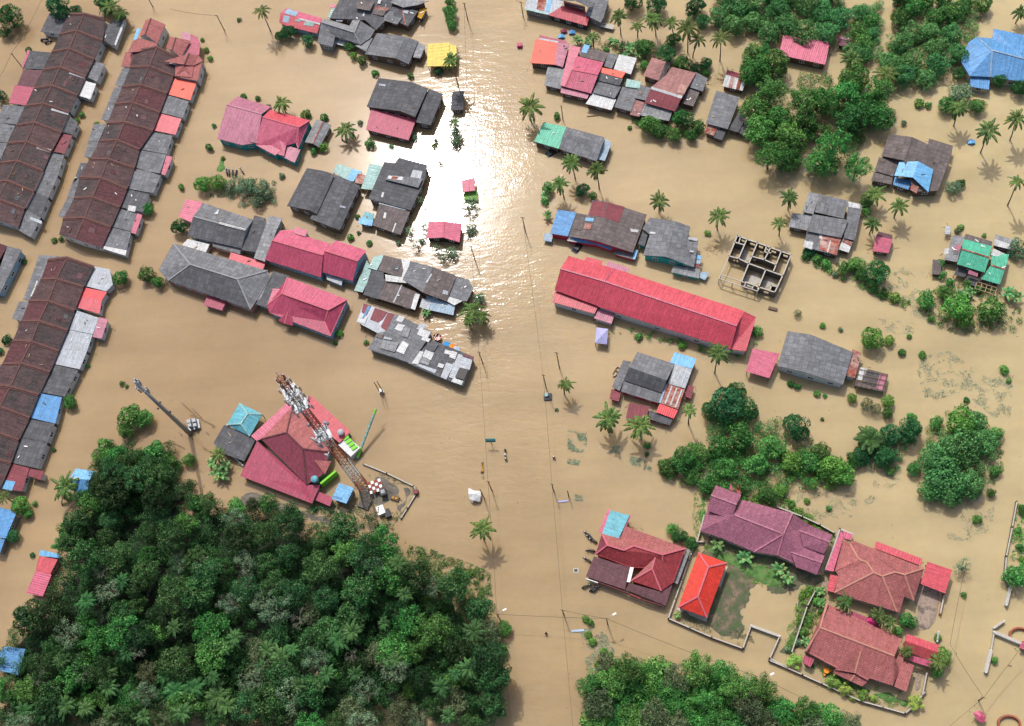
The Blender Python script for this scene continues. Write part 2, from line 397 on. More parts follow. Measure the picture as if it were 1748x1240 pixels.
def finish(b):
    allv=[v for f in b.faces for v in f['vs']]
    cx_=sum(v.x for v in allv)/len(allv); cy_=sum(v.y for v in allv)/len(allv)
    root=empty(b.name,(cx_,cy_,0)); tag(root,b.label,b.cat,b.grp); b.root=root
    for (name,mat,wf,label,th,dz) in b.parts:
        mb=MB()
        for vs in wf: slab(mb,list(vs),th,dz)
        o=mb.build(name,mat,root)
        if label: o['label']=label
    # shared edges
    edges={}
    for fi,f in enumerate(b.faces):
        k=f['key']
        for i in range(len(k)):
            e=frozenset((k[i],k[(i+1)%len(k)])); edges.setdefault(e,[]).append((fi,i))
    wins=[]
    if b.wall and b.wall!='posts':
        mb=MB()
        for fi,f in enumerate(b.faces):
            if not f['wall']: continue
            vs=list(f['vs']); k=list(f['key'])
            area=sum(vs[i].x*vs[(i+1)%len(vs)].y-vs[(i+1)%len(vs)].x*vs[i].y for i in range(len(vs)))
            if area<0: vs=vs[::-1]; k=k[::-1]
            if abs(area)/2<3: continue
            offs=[0.0 if len(edges.get(frozenset((k[i],k[(i+1)%len(k)])),[]))>1 else .35 for i in range(len(k))]
            q=offset_poly(vs,offs); n=newell(vs); n=n if n.z>0 else -n
            def zt(x,y): return vs[0].z-((x-vs[0].x)*n.x+(y-vs[0].y)*n.y)/n.z-.14
            m=len(q)
            m=len(q)
            dev=max(abs(zt(v.x,v.y)+.14-v.z) for v in vs)
            if m>5 or dev>.25: zm=min(v.z for v in vs)-.16; top=[Vector((x,y,max(.1,zm))) for x,y in q]
            else: top=[Vector((x,y,max(zt(x,y)-dev-.06,.1))) for x,y in q]
            bot=[Vector((x,y,-.9)) for x,y in q]
            mb.add(top+bot,[list(range(m)),[2*m-1-i for i in range(m)]]+[[i,i+m,(i+1)%m+m,(i+1)%m] for i in range(m)])
            for i in range(m):
                if offs[i]==0: continue
                a,c=top[i],top[(i+1)%m]; L=(c-a).length; zz=min(a.z,c.z)
                out=Vector((c.y-a.y,a.x-c.x,0)).normalized()
                mid=(a+c)/2
                if L>2.6 and zz>1.4 and out.dot(Vector((-mid.x,-mid.y,0)))>0:
                    nw=max(1,int(L/3.2))
                    for j in range(nw):
                        wins.append((a.lerp(c,(j+.5)/nw)*1.0,out,zz))
        if mb.v: mb.build('wall',b.wall,root)
    elif b.wall=='posts':
        seen=[]
        for f in b.faces:
            if not f['wall']: continue
            c=sum(f['vs'],Vector())/len(f['vs'])
            for v in f['vs']:
                p=v.lerp(c,.08)
                if all((p-q).length>1.2 for q in seen):
                    seen.append(p); mb=MB(); mb.tube([(p.x,p.y,-.9),(p.x,p.y,p.z-.1)],.09,6); mb.build('post','wood',root)
    if b.win and len(wins)>0:
        global WINF
        if len(wins)>7: wins=wins[::max(1,len(wins)//7)]
        for (p,out,zz) in wins:
            rz=math.atan2(out.y,out.x)
            if WINF is None:
                m1=MB(); 
                for c,sy,sz in(((0.03,0,.5),1.3,.1),((.03,0,-.5),1.3,.1)): m1.box(c,.08,sy,sz)
                for yy in(-.6,0,.6): m1.box((.03,yy,0),.08,.08,.9)
                f0=m1.build('window','white'); m2=MB(); m2.box((.01,0,0),.05,1.12,.9); p0=m2.build('pane','glass'); 
                WINF=(f0.data,p0.data); bpy.data.objects.remove(f0); bpy.data.objects.remove(p0)
            f0=bpy.data.objects.new('window',WINF[0]); C.objects.link(f0); f0.parent=root
            f0.location=Vector((p.x,p.y,min(zz-.65,1.35)))-root.location+out*.02; f0.rotation_euler=(0,0,rz)
            p0=bpy.data.objects.new('pane',WINF[1]); C.objects.link(p0); p0.parent=f0
    if b.wall in('w_wood','w_grey','w_white') and b.name in('house','warehouse','terraced_house') and not any(x[1][:2] in('tp','tt','to') for x in b.parts):
        mb=MB(); cnt=0
        for f in b.faces:
            vs=f['vs']; n=newell(vs); n=n if n.z>0 else -n
            if n.z<.6: continue
            c=sum(vs,Vector())/len(vs)
            for _ in range(R_.choice((0,1,1,2))):
                q=c.lerp(R_.choice(vs),R_.uniform(.1,.7)).lerp(R_.choice(vs),R_.uniform(0,.3))
                z=vs[0].z-((q.x-vs[0].x)*n.x+(q.y-vs[0].y)*n.y)/n.z
                a=R_.uniform(0,3.14); L=R_.uniform(.25,1.1); d=Vector((math.cos(a),math.sin(a),0)); d=(d-n*d.dot(n)).normalized()*L
                mb.bar(Vector((q.x,q.y,z+.12))-d*.5,Vector((q.x,q.y,z+.12))+d*.5,R_.uniform(.08,.3),.08); cnt+=1
        if cnt: mb.build('roof_debris',R_.choice(('woodl','white','wood','dkgrey')),root)
    if b.ridge:
        mb=MB()
        for e,l in edges.items():
            if len(l)<2: continue
            fa=b.faces[l[0][0]]; fb=b.faces[l[1][0]]; i=l[0][1]
            v1=fa['vs'][i]; v2=fa['vs'][(i+1)%len(fa['vs'])]
            na=newell(fa['vs']); na=na if na.z>0 else -na
            cb=sum(fb['vs'],Vector())/len(fb['vs'])
            if (cb-v1).dot(na)<-.02: mb.bar(v1+Vector((0,0,.05)),v2+Vector((0,0,.05)),.34,.12)
        if mb.v: mb.build('ridge_cap',b.ridge,root)
def endB():
    global B_
    if B_: finish(B_); B_=None
# ================================================================ terraces
def terrace(row,tile,lines,west,east,wm,em,grp,wins='w_white',extra=None,z0=2.9,zr=4.3):
    T(tile); n=len(lines)-1
    for i in range(n):
        a,c=lines[i],lines[i+1]
        wl,wt=west.get(i,(None,'no rear lean-to')),None
        el=east.get(i,None)
        lab=row[1][i]
        B('terraced_house',lab,'house',e=z0,r=zr,wall=wins,grp=grp,win=True,ridge='coping')
        s=lambda p,z='':'%g,%g%s'%(p[0],p[1],z)
        F(wm[i%len(wm)],' '.join([s(a[0]),s(a[1],'r'),s(c[1],'r'),s(c[0])]),'front_roof')
        F(em[i%len(em)],' '.join([s(a[1],'r'),s(a[2]),s(c[2]),s(c[1],'r')]),'back_roof')
        for k,(L) in (('w',west.get(i)),('e',east.get(i))):
            if not L: continue
            for (mat,spec,nm) in L:
                if nm[:1]=='P': P(mat,spec,nm[1:] or 'roof_patch')
                else: F(mat,spec,nm or 'lean_to_roof',e=2.35)
        lp=lambda p_,q_,t_:(p_[0]+(q_[0]-p_[0])*t_,p_[1]+(q_[1]-p_[1])*t_)
        for _ in range(R_.choice((0,1,1,2,3))):
            s0=R_.uniform(.1,.8); s1=s0+R_.uniform(.08,.2); t0=R_.uniform(.18,.6); t1=t0+R_.uniform(.12,.3); sd=R_.choice((0,1,1))
            A0,A1=(a[1],a[2]) if sd else (a[0],a[1]); C0,C1=(c[1],c[2]) if sd else (c[0],c[1])
            qd=[lp(lp(A0,A1,u_),lp(C0,C1,u_),v_) for u_,v_ in ((s0,t0),(s1,t0),(s1,t1),(s0,t1))]
            P(R_.choice(('tmar','tred','tdk','tbrn','gryd','tred')),' '.join('%g,%g'%q_ for q_ in qd),'replaced_tiles')
        b=B_; finish(b)
        globals()['B_']=None
        # raised party wall coping along the upper boundary
        mb=MB()
        for (p,q,zp,zq) in ((a[0],a[1],z0,zr),(a[1],a[2],zr,z0)):
            A=U(*tp(*p),zp); Q=U(*tp(*q),zq); mb.bar(A+Vector((0,0,.12)),Q+Vector((0,0,.12)),.55,.24)
            dn=(U(*tp(*c[1]),zr)-U(*tp(*a[1]),zr)).normalized()*.5
            mb.bar(A+dn+Vector((0,0,.03)),Q+dn+Vector((0,0,.03)),.2,.2)
        mb.build('coping','coping',b.root)
        if extra and i in extra: extra[i](b.root)
ordn=['first','second','third','fourth','fifth','sixth','seventh','eighth','ninth','tenth','eleventh','twelfth']
rowA=[((461,96),(572,95),(715,131)),((404,234),(522,208),(698,276)),((352,352),(471,330),(641,404)),((295,474),(407,455),(583,522)),((234,599),(352,580),(529,647)),((176,718),(292,702),(474,763)),((115,850),(235,830),(420,900)),((55,970),(180,960),(350,1030)),((5,1105),(115,1090),(295,1160)),((-60,1240),(50,1225),(232,1300)),((-120,1360),(-15,1350),(170,1417)),((-165,1480),(-75,1470),(125,1545))]
LA=lambda i,x:'%s house down the left edge terrace, %s'%(ordn[i],x)
namesA=[LA(0,'long grey sheet extension beside pink roof'),LA(1,'dark tiles and white wall showing on the right'),LA(2,'grey lean-tos on both sides'),LA(3,'square cream porch roof'),LA(4,'pink metal lean-to at the left'),LA(5,'grey roofs beside a bush'),LA(6,'dark maroon metal lean-to'),LA(7,'grey lean-to at the right'),LA(8,'grey sheets at the right side'),LA(9,'patched grey strip at the right'),LA(10,'long grey side roof'),LA(11,'last unit, ending in a light parapet')]
eA={0:[('gryd','745,150 850,112 775,318 690,270',''),('wht','835,140 850,150 785,310 775,300','Pparapet')],
 2:[('gry','640,415 712,435 660,555 580,520',''),('lgt','470,482 580,515 578,535 468,500','Proof_patch')],
 3:[('wht','580,550 652,570 612,675 535,650','porch_roof')],
 5:[('gryd','470,790 530,830 495,915 425,895',''),('wht','455,810 466,812 430,900 418,898','Proof_patch'),('lgt','350,735 470,765 462,780 345,748','Proof_patch')],
 6:[('maroon','395,905 490,920 440,1045 350,1025','')],
 7:[('gry','350,1040 435,1055 395,1190 295,1160',''),('wht','250,985 348,1015 340,1040 245,1005','Proof_patch')],
 8:[('gry','295,1160 395,1190 330,1340 232,1300','')],9:[('gryd','232,1300 330,1340 275,1480 170,1417','')],
 10:[('gry','170,1417 275,1480 210,1610 120,1560',''),('lgt','205,1470 285,1500 280,1520 200,1488','Proof_patch')]}
wA={0:[('gryd','335,90 461,96 404,234 275,215','')],2:[('gryd','205,345 345,357 295,470 155,465',''),('pnk','185,340 205,345 160,465 148,455','')],3:[('tbrn','160,475 292,478 234,590 115,580','')],
 4:[('mag','100,578 232,592 176,715 60,700','')],5:[('gry','20,710 168,725 112,845 -20,832','')],6:[('gry','-15,832 105,855 50,968 -65,960','')],7:[('gry','-60,965 52,972 0,1085 -105,1080','')],8:[('gryd','-75,1090 0,1100 -60,1240 -140,1220','')]}
terrace(('A',namesA),'T1',rowA,wA,eA,['tdk'],['tdk','tdk','tmar','tdk'],'terraced houses in the row at the left edge',wins='w_white')
rowB=[((905,350),(1065,320),(1215,395)),((885,455),(1015,450),(1180,515)),((830,590),(955,575),(1135,635)),((780,705),(900,695),(1085,765)),((730,835),(848,828),(1040,885)),((680,955),(795,950),(950,1015)),((610,1075),(735,1080),(915,1140)),((540,1202),(685,1207),(865,1282)),((505,1342),(628,1337),(815,1407)),((430,1482),(575,1477),(755,1542)),((400,1592),(510,1622),(690,1682))]
LB=lambda i,x:'%s house down the second terrace, %s'%(ordn[i],x)
namesB=[LB(0,'joined to hipped red-brown extensions'),LB(1,'with bright orange rear roof'),LB(2,'with grey rear roof beside a small bush'),LB(3,'with faded red sheet rear roof'),LB(4,'with large grey rear roof'),LB(5,'with grey rear roof and pink strip'),LB(6,'white gutter along grey rear roof'),LB(7,'grey rear roof with skylight patch'),LB(8,'grey rear roof next to round tree'),LB(9,'last unit with pale green end wall')]
eB={1:[('orr','1185,532 1335,560 1290,680 1142,642','')],2:[('gry','1130,645 1280,690 1240,802 1087,765','')],3:[('red','1080,770 1230,807 1190,915 1040,885','')],
 4:[('gry','1005,890 1170,922 1130,1045 950,1015','')],5:[('gry','950,1020 1130,1050 1090,1190 912,1135',''),('pnk','1125,1055 1170,1065 1120,1190 1085,1180','')],
 6:[('gry','915,1145 1095,1180 1040,1310 865,1280',''),('wht','908,1160 920,1163 880,1265 868,1262','Pgutter')],7:[('gryd','865,1285 1015,1320 970,1440 815,1405',''),('wht','872,1392 925,1400 915,1438 865,1428','Pskylight')],
 8:[('gry','800,1412 925,1450 890,1570 757,1540',''),('pnk','930,1448 965,1460 920,1588 885,1578','')],9:[('gry','757,1545 890,1575 850,1735 690,1685',''),('wht','700,1668 860,1700 850,1735 690,1685','Proof_patch')]}
wB={0:[('tterr','850,355 905,350 885,455 820,452','')],1:[('gry','830,465 885,462 830,592 780,575','')],2:[('gry','775,592 830,592 780,710 732,700','')],3:[('gry','732,702 782,707 735,820 685,812','')],
 5:[('gry','635,842 720,842 668,960 600,955','')],6:[('gry','600,957 668,962 632,1070 570,1065',''),],7:[('gryd','545,1105 602,1108 540,1202 495,1245','')],8:[('gry','500,1215 540,1210 500,1345 455,1340','')],9:[('gry','455,1345 500,1348 432,1480 395,1465','')]}
def extB(root):
    pass
terrace(('B',namesB),'T1',rowB,wB,eB,['tmar','tdk','tmar'],['tmar','tmar','tred','tmar','tred'],'terraced houses in the second row from the left',wins='w_white')
# red-brown hipped extensions at the head of the second row
B('extension','red-brown hipped roofs joined to the top of the second terraced row','house',e=3.0,r=4.4,wall='w_white',ridge='coping')
T('Y3'); F('tterr','530,50 630,15r 520,320r 410,360 / 630,15r 900,130 750,480 520,320r','roof',e=3.4,r=4.6)
F('tterr','300,440 400,380 740,480 750,550 620,560 270,490 / 270,490 620,560 400,640 200,650','roof',e=3.6)
F('tterr','985,365 1095,375r 1020,610r 910,570 / 1095,375r 1365,435 1180,750 1020,610r','roof',e=3.4,r=4.4)
F('mauve','1220,265 1380,310 1360,440 1190,400r','awning',e=2.8,r=2.8,wall=False)
F('mag','1380,310 1500,370 1550,480 1530,700 1260,690 1370,440','awning',e=2.7,wall=False)
F('tterr','860,815r 1190,760 1340,670r 1250,880r / 1340,670r 1520,710 1600,810 1430,900 1250,880r','roof',e=3.5,r=4.5)
F('tterr','1250,880r 1430,915 1390,1120 1080,1090 1085,890','roof',e=3.4,r=4.2)
T('T1'); F('tterr','1190,455 1370,430 1340,550 1185,520','roof',e=3.2)
F('blul','930,192 955,195 925,278 903,272','awning',e=2.3,wall=False)
endB()
rowC=[((82,444),(114.5,440),(161,456)),((70,477),(97,476),(143.5,490)),((50,513),(83,514),(128,530)),((36.5,548),(67,548),(116,564)),((22,581),(54,583),(101,599.5)),((4,621.5),(36,620),(86,635)),((-18,655),(18,660),(67,673.6)),((-35,690),(0,694),(51.6,713)),((-60,730),(-18,733),(33,751)),((-80,770),(-38,775),(20,790)),((-95,806),(-50,812),(2,832))]
LC=lambda i,x:'%s house down the lower left terrace, %s'%(ordn[i],x)
namesC=[LC(0,'light grey rear roof beside a round tree'),LC(1,'bright red gabled rear roof'),LC(2,'long light grey rear roof'),LC(3,'pale rear roof with mauve porch'),LC(4,'pale rear roof, red front tiles'),LC(5,'dark grey rear roof'),LC(6,'blue metal rear roof beside a tree'),LC(7,'dark ribbed rear roof'),LC(8,'dark rear roof at the lower end'),LC(9,'last unit, brown side roofs, small blue panel')]
def q5(s): # T5 coords -> global
    out=[]
    for t in s.split(): x,y=t.split(','); out.append('%g,%g'%(float(x)/3.9727,300+float(y)/3.9727))
    return ' '.join(out)
def q9(s):
    out=[]
    for t in s.split(): x,y=t.split(','); out.append('%g,%g'%(float(x)/3.9727,600+float(y)/3.9727))
    return ' '.join(out)
eC={0:[('lgt',q5('640,617 745,635 765,740 720,785 585,750'),'')],
 1:[('redb',q5('500,808 580,760 725,790 690,848'),'lean_to_roof'),('red',q5('500,808 690,848 675,938 515,892'),'lean_to_roof')],
 2:[('lgt',q5('522,915 670,965 630,1075 470,1045'),'')],3:[('lgt',q5('468,1048 628,1078 590,1190 410,1175'),''),('mauve',q5('672,960 732,975 690,1105 627,1095'),'porch_roof')],
 4:[('lgt',q9('410,-15 590,-2 540,122 362,85'),'')],5:[('gryd',q9('360,90 530,128 440,308 287,278'),'')],6:[('blu',q9('270,285 420,312 375,490 202,450'),'')],
 7:[('gryd',q9('203,460 370,492 322,620 145,585'),'')],8:[('gryd',q9('145,588 322,622 255,795 82,757'),'')],9:[('maroon',q9('82,762 200,790 150,950 5,925'),''),('blul',q9('40,872 105,885 80,945 10,930'),'Proof_patch'),('maroon',q9('205,795 300,815 280,875 190,845'),'porch_roof')]}
wC={0:[('gry',q5('265,538 440,550 325,575 290,705 200,722'),'')],1:[('gry',q5('200,722 282,706 250,780 200,855 155,840'),''),('wht',q5('250,712 258,714 215,822 207,818'),'Pgutter')],2:[('gry',q5('130,852 205,857 145,985 80,970'),'')],
 5:[('gry',q9('-40,80 10,90 -70,240 -120,230'),'')]}
terrace(('C',namesC),'G',rowC,wC,eC,['tred','tmar'],['tdk','tmar','tdk'],'terraced houses in the lower left row')
T('T5')
B('terraced_house','terraced house cut by the left edge, grey side strip and pale blue walls','house',e=2.8,r=4.2,wall='w_blue')
F('tred','-60,440 50,478 0,620 -120,590'); F('gry','50,478 148,503 0,800 -120,780','side_roof')
endB()
T('X2')
B('long_shed','blue ribbed metal roof with a step, cut by the left edge','house',e=2.8,r=3.6,wall='w_grey')
F('blu','-60,500 0,530 130,560 215,620 75,950 -80,920'); F('blu','-80,930 65,965 0,1150 -90,1130','lower_roof',e=2.4)
endB()
T('T13')
B('house','narrow red and pink roof with blue strip beside the lower left wood','house',e=2.5,wall='w_pink')
F('red','265,77 392,100 340,200 240,182'); F('pnk','240,183 350,202 290,352 175,328','lower_roof'); F('blul','275,35 412,66 405,92 262,74','front_roof',e=2.6)
endB()
B('hut','small dark brown tiled roof half under trees at lower left','hut',e=2.3,wall='w_white'); F('tdk','125,420 190,440 165,510 108,492'); endB()
B('hut','blue sheet roof half under trees at the lower left corner','hut',e=2.3,wall='w_grey'); F('blu','35,690 172,708 125,885 -20,850 -10,740'); endB()
T('X2')
B('shed','small two-slope blue shed beside a bent palm','shed',e=2.2,r=3.0,wall='w_blue'); F('blul','1030,0 1295,42 1210,158r 950,122r'); F('blu','950,122r 1210,158r 1190,330 960,295','back_roof'); F('wht','950,112:3.08 1085,130:3.08 1085,152:3.08 950,135:3.08','ridge_sheet',wall=False); endB()
# ================================================================ top middle
T('X7')
B('long_hut','long pink metal hut with blue and grey patches','hut',e=2.2,r=2.9,wall='w_blue')
F('pnk','175,80 525,185 505,237r 110,127r'); F('red','110,127r 505,237r 475,335 185,265 95,225','front_roof')
P('lblue','182,84 290,125 258,165 145,132'); P('lblue','140,155 205,165 185,230 130,218'); P('sea','355,215 450,230 430,265 340,250'); P('sea','260,195 320,205 300,220 250,212'); P('wht','285,178 505,232 500,248 285,194','ridge_sheet'); endB()
B('house','grey L-shaped house roof with a hipped wing and small white grille','house',e=2.8,r=4.2,wall='w_grey',ridge='ridge_gr')
F('gryl','550,185 795,258 845,325r 515,222r'); F('gry','515,222r 845,325r 905,445 655,365 625,470 475,430')
F('gryl','830,200 895,203r 845,325r 795,258'); F('gry','895,203r 1050,300 1000,382 905,445 845,325r')
F('gryl','960,365 1025,385 960,512 850,455 905,450','patched_corner',e=2.5,r=2.6)
F('wht','660,375:1.2 765,400:1.2 745,460:1.2 650,435:1.2','grille',wall=False)
endB()
B('house','grey roof on wooden posts beside the yellow roof','house',e=2.6,r=3.9,wall='w_wood')
F('gry','1070,330 1350,365r 1250,580r 950,540'); F('gry','1350,365r 1480,412 1385,640 1250,580r'); F('gryl','1470,412 1550,460 1500,582 1430,570','side_roof',e=2.3); endB()
B('house','large patchwork of weathered grey sheets at the top edge','house',e=2.8,r=4.0,wall='w_wood')
F('gryd','700,-10 1055,-60r 950,200 895,203 840,195 600,185'); F('gryd','1055,-60r 1310,-60 1230,10 1170,190 1060,300 950,200')
F('gryd','1190,60 1480,110 1375,265 1290,225 1160,200','roof',e=2.7); F('gry','1145,140:3.0 1320,180:3.0 1270,245:2.9 1140,205:2.9','patched_roof',wall=False)
F('gryl','1240,-5 1585,10 1480,50 1330,75 1200,25','upper_roof',e=3.6); F('mustard','1490,95 1570,80 1510,190 1470,170','awning',e=2.0); F('grybr','880,5 1045,20 1000,110 850,80','patched_roof',e=4.1,wall=False)
F('sea','630,70 670,85 610,180 575,170','side_roof',e=2.3); F('pnk','600,45 670,50 640,80 600,75','side_roof',e=2.4)
for m,s in (('sea','770,40 850,30 820,115 725,80'),('maroon','690,60 720,65 680,130 650,120'),('lgt','670,190 740,190 725,215 660,212'),('wht','700,110 715,115 690,170 678,165'),('wht','855,75 868,80 840,122 830,118'),('rust','1060,60 1190,80 1170,110 1040,100'),('wht','765,135 780,140 755,190 742,186'),('gryd','1220,80 1290,90 1270,140 1210,130'),('grybr','1040,95 1160,110 1130,160 1020,140'),('wht','1085,0 1115,0 1100,40 1070,35'),('wht','935,120 950,125 940,165 925,160'),('lgt','1335,90 1385,110 1370,140 1330,120'),('rust','1312,80 1325,82 1362,250 1348,252'),('gry','740,130 830,160 800,190 720,175'),('gry','1180,110 1240,120 1230,180 1160,170')): P(m,s)
endB()
T('T2')
B('shed','bright yellow flat metal roof behind a coconut palm','shed',e=2.5,wall='posts')
F('yel','1165,300 1310,288:2.7 1308,450:2.7 1160,450 / 1312,302 1360,306 1355,450 1310,450'); endB()
B('house','dark grey three-plane roof with plum pink porch in open water','house',e=2.8,r=4.3,wall='w_wood')
F('gryd','830,530 1058,558r 980,755r 750,725'); F('gryd','1058,558r 1168,600:3.9 1080,795:3.9 980,755r'); F('gryd','1172,602:3.4 1270,640:2.7 1185,850:2.5 1085,830:3.2','side_roof')
F('mag','780,738 1085,812 1035,952 745,880','porch_roof',e=2.3,r=2.4); P('lgt','835,568 880,575 875,585 832,580'); endB()
B('hut','tiny weathered board roof hut by the road near the glare','hut',e=1.8,wall='w_wood'); F('gryd','1330,625 1412,618 1405,745 1320,750'); endB()
# ================================================================ pink and red twin house
T('T1')
B('house','mauve pink roof with two pointed dormers, teal walls','house',e=3.0,r=4.8,wall='w_teal',ridge='mauve')
F('mauve','1610,655 1840,725 1775,775r 1538,710r'); F('mauve','1538,710r 1775,775r 1745,970 1640,985 1470,940')
F('mauve','1582,815:4.1 1490,912:3.1 1560,905:3.1 / 1582,815:4.1 1560,905:3.1 1620,930:3.2','dormer',wall=False); F('mauve','1692,850:4.1 1602,935:3.2 1680,960:3.2 / 1692,850:4.1 1680,960:3.2 1752,975:3.3','dormer',wall=False)
endB()
T('T2')
B('house','bright crimson roof with a front gable and teal walls','house',e=3.0,r=4.8,wall='w_teal',ridge='ridge_rd')
F('red','95,745 365,818 290,865r 45,795r'); F('pnk','45,795r 290,865r 270,970 200,990 130,1055 0,985 0,960'); F('pnk','290,865r 365,818 285,1010 270,970')
F('red','125,843:4.4 0,985:2.9 60,990:2.9'); F('pnk','125,843:4.4 60,990:2.9 130,1040:2.9 190,1060:2.9 205,985:3.2'); F('mauve','210,988 302,1015 262,1105 165,1058','porch_roof',e=2.5)
endB()
B('shed','small ribbed grey shed with brown ridge beside red house','shed',e=1.9,r=2.6,wall='w_wood',ridge='rust'); F('gryl','410,810 455,825r 385,975r 330,965 / 455,825r 510,850 430,1002 385,975r'); endB()
T('T6')
B('house','dark grey roof in four strips left of the glare','house',e=2.7,r=4.2,wall='w_wood')
F('gryd','345,-52 455,-32r 360,235r 210,205'); F('gryd','455,-32r 535,-8:3.6 412,264:3.4 360,235r'); F('gryd','540,-5:3.2 645,38:3.6 510,350:3.4 365,292:3.0','lower_roof'); F('gryd','645,38:3.6 705,70 568,370 510,350:3.4','lower_roof'); P('lgt','570,200 608,210 605,224 568,215'); endB()
T('T2')
B('shed','pale green and blue sheet roofs between two dark roofs','shed',e=2.4,wall='posts')
F('sea','555,1110 655,1145 615,1222 520,1165'); F('blul','655,1145 715,1163 660,1232 615,1222','roof'); F('sea','770,1110 855,1125 815,1292 712,1280','roof',e=2.5); F('rust','690,1178 742,1190 720,1250 668,1240','roof',e=2.5); endB()
T('T6')
B('house','stepped dark brown-grey house at the edge of the glare','house',e=2.8,r=4.2,wall='w_wood')
F('gryd','870,-92 940,-85 970,-122 1165,-72 1140,40 1050,235 840,178 760,160'); F('grybr','840,182 1048,238 980,402 790,338','lower_roof',e=2.4); F('teal','740,245 802,260 788,340 695,325','side_roof',e=2.0)
F('gry','900,-5 1130,20 1100,82 872,25','upper_roof',e=3.4,wall=False)
P('blul','700,285 795,305 785,342 695,325'); P('wht','855,112 870,113 862,148 848,145'); P('lgt','1065,-40 1130,-28 1115,25 1045,15'); P('wht','900,0 1000,10 990,32 890,20'); P('rust','925,5 968,8 955,25 915,22'); P('wht','945,320 952,322 930,385 922,382'); P('wht','870,250 885,252 878,290 862,288'); P('lgt','835,183 1020,228 1015,236 832,190'); endB()
B('hut','tiny pink square roof standing in the glare','hut',e=2.0,wall='posts'); F('pnk','1395,35 1482,15 1488,102 1398,112'); endB()
B('platform','small green mat-covered platform under the tiny pink roof','platform',e=.9,wall='w_dark',win=False); F('lf_bright','1412,112 1500,95 1505,165 1408,162'); endB()
B('hut','small pink gabled roof with dark underside beside the glare','hut',e=2.2,r=2.9,wall='w_dark',ridge='ridge_rd'); F('pnk','1170,312 1275,312r 1270,420r 1155,425 / 1275,312r 1395,325 1380,452 1270,420r'); endB()
# ================================================================ magenta houses
B('house','long magenta pink roof on light blue walls with white porch','house',e=3.0,r=4.8,wall='w_blue',ridge='ridge_rd')
F('pnk','165,372 262,365 335,412 505,462 455,540r 110,440r'); F('mag','110,440r 455,540r 440,690 120,590 60,570','front_roof'); F('pnk','270,345 352,372 335,415 258,392','entry_roof',e=3.3)
F('pnk','540,440 750,508 690,580r 465,510r',e=3.2,r=5.0); F('mag','465,510r 690,580r 655,715 440,652','front_roof',e=3.0,r=5.0)
F('lgt','475,668 588,700 580,745 480,705','porch_roof',e=1.9); endB()
B('house','crimson hipped roof with small front gable facing open brown water','house',e=3.0,r=4.8,wall='w_blue',ridge='ridge_rd')
F('pnk','215,690 620,840 490,912r 175,800r'); F('mag','215,690 175,800r 75,878'); F('mag','175,800r 490,912r 465,990 505,1090 90,930 75,878'); F('mag','490,912r 620,840 505,1090 465,990'); F('pnk','115,765 172,770 160,832 78,872','side_roof',e=3.3); F('mag','215,925:3.9 150,982:2.8 195,1005:2.8 / 215,925:3.9 195,1005:2.8 250,1018:2.8 245,960:3.4','entry_gable',wall=False); endB()
T('T5')
B('house','dark grey gabled roof with pink lean-to and white canopy','house',e=2.8,r=4.2,wall='w_white',ridge='ridge_gr')
F('gry','1380,185 1720,300 1665,372r 1310,277r'); F('gryd','1310,277r 1665,372r 1640,495 1270,410'); F('pnk','1262,160 1377,180 1305,322 1210,277','lean_to_roof',e=2.4); F('gry','1460,420 1640,482 1625,532 1440,480','lean_to_roof',e=2.2)
F('wht','1272,430 1422,466 1395,520 1235,472','canopy',e=2.0); P('wht','1490,315 1668,362 1664,374 1486,328','ridge_sheet'); P('wht','1478,230 1485,232 1478,262 1450,262'); endB()
B('house','grey sheet roof end-on between grey gable and magenta house','house',e=2.8,r=3.8,wall='w_grey'); F('gryd','1725,270 1800,290 1815,350 1780,525 1640,505 1680,400'); T('T6'); F('gryl','90,270 180,290 140,370 60,585 20,570 -15,560','roof',e=2.9)
F('red','-170,520:2.1 65,592:2.1 45,640:2.1 -185,565:2.1','side_roof'); endB()
T('T5')
B('house','large grey hipped roof, longest grey roof left of centre','house',e=3.0,r=5.0,wall='w_pink',ridge='ridge_gr')
F('gry','1175,460 1255,480 1815,645 1610,702r 1290,602r'); F('gry','1175,460 1290,602r 1140,712 1075,640'); F('gryd','1140,712 1290,602r 1610,702r 1700,908'); F('gry','1610,702r 1815,645 1838,690 1700,908'); F('mag','1405,812 1537,850 1505,915 1380,877','awning',e=1.8); endB()
T('T6')
B('house','patched grey roof joined to the crimson hipped roof','house',e=2.8,r=3.2,wall='w_grey'); F('gryd','118,648 230,682 185,765 85,900 0,872 60,730'); P('gryl','60,700 100,690 30,840 5,850'); endB()
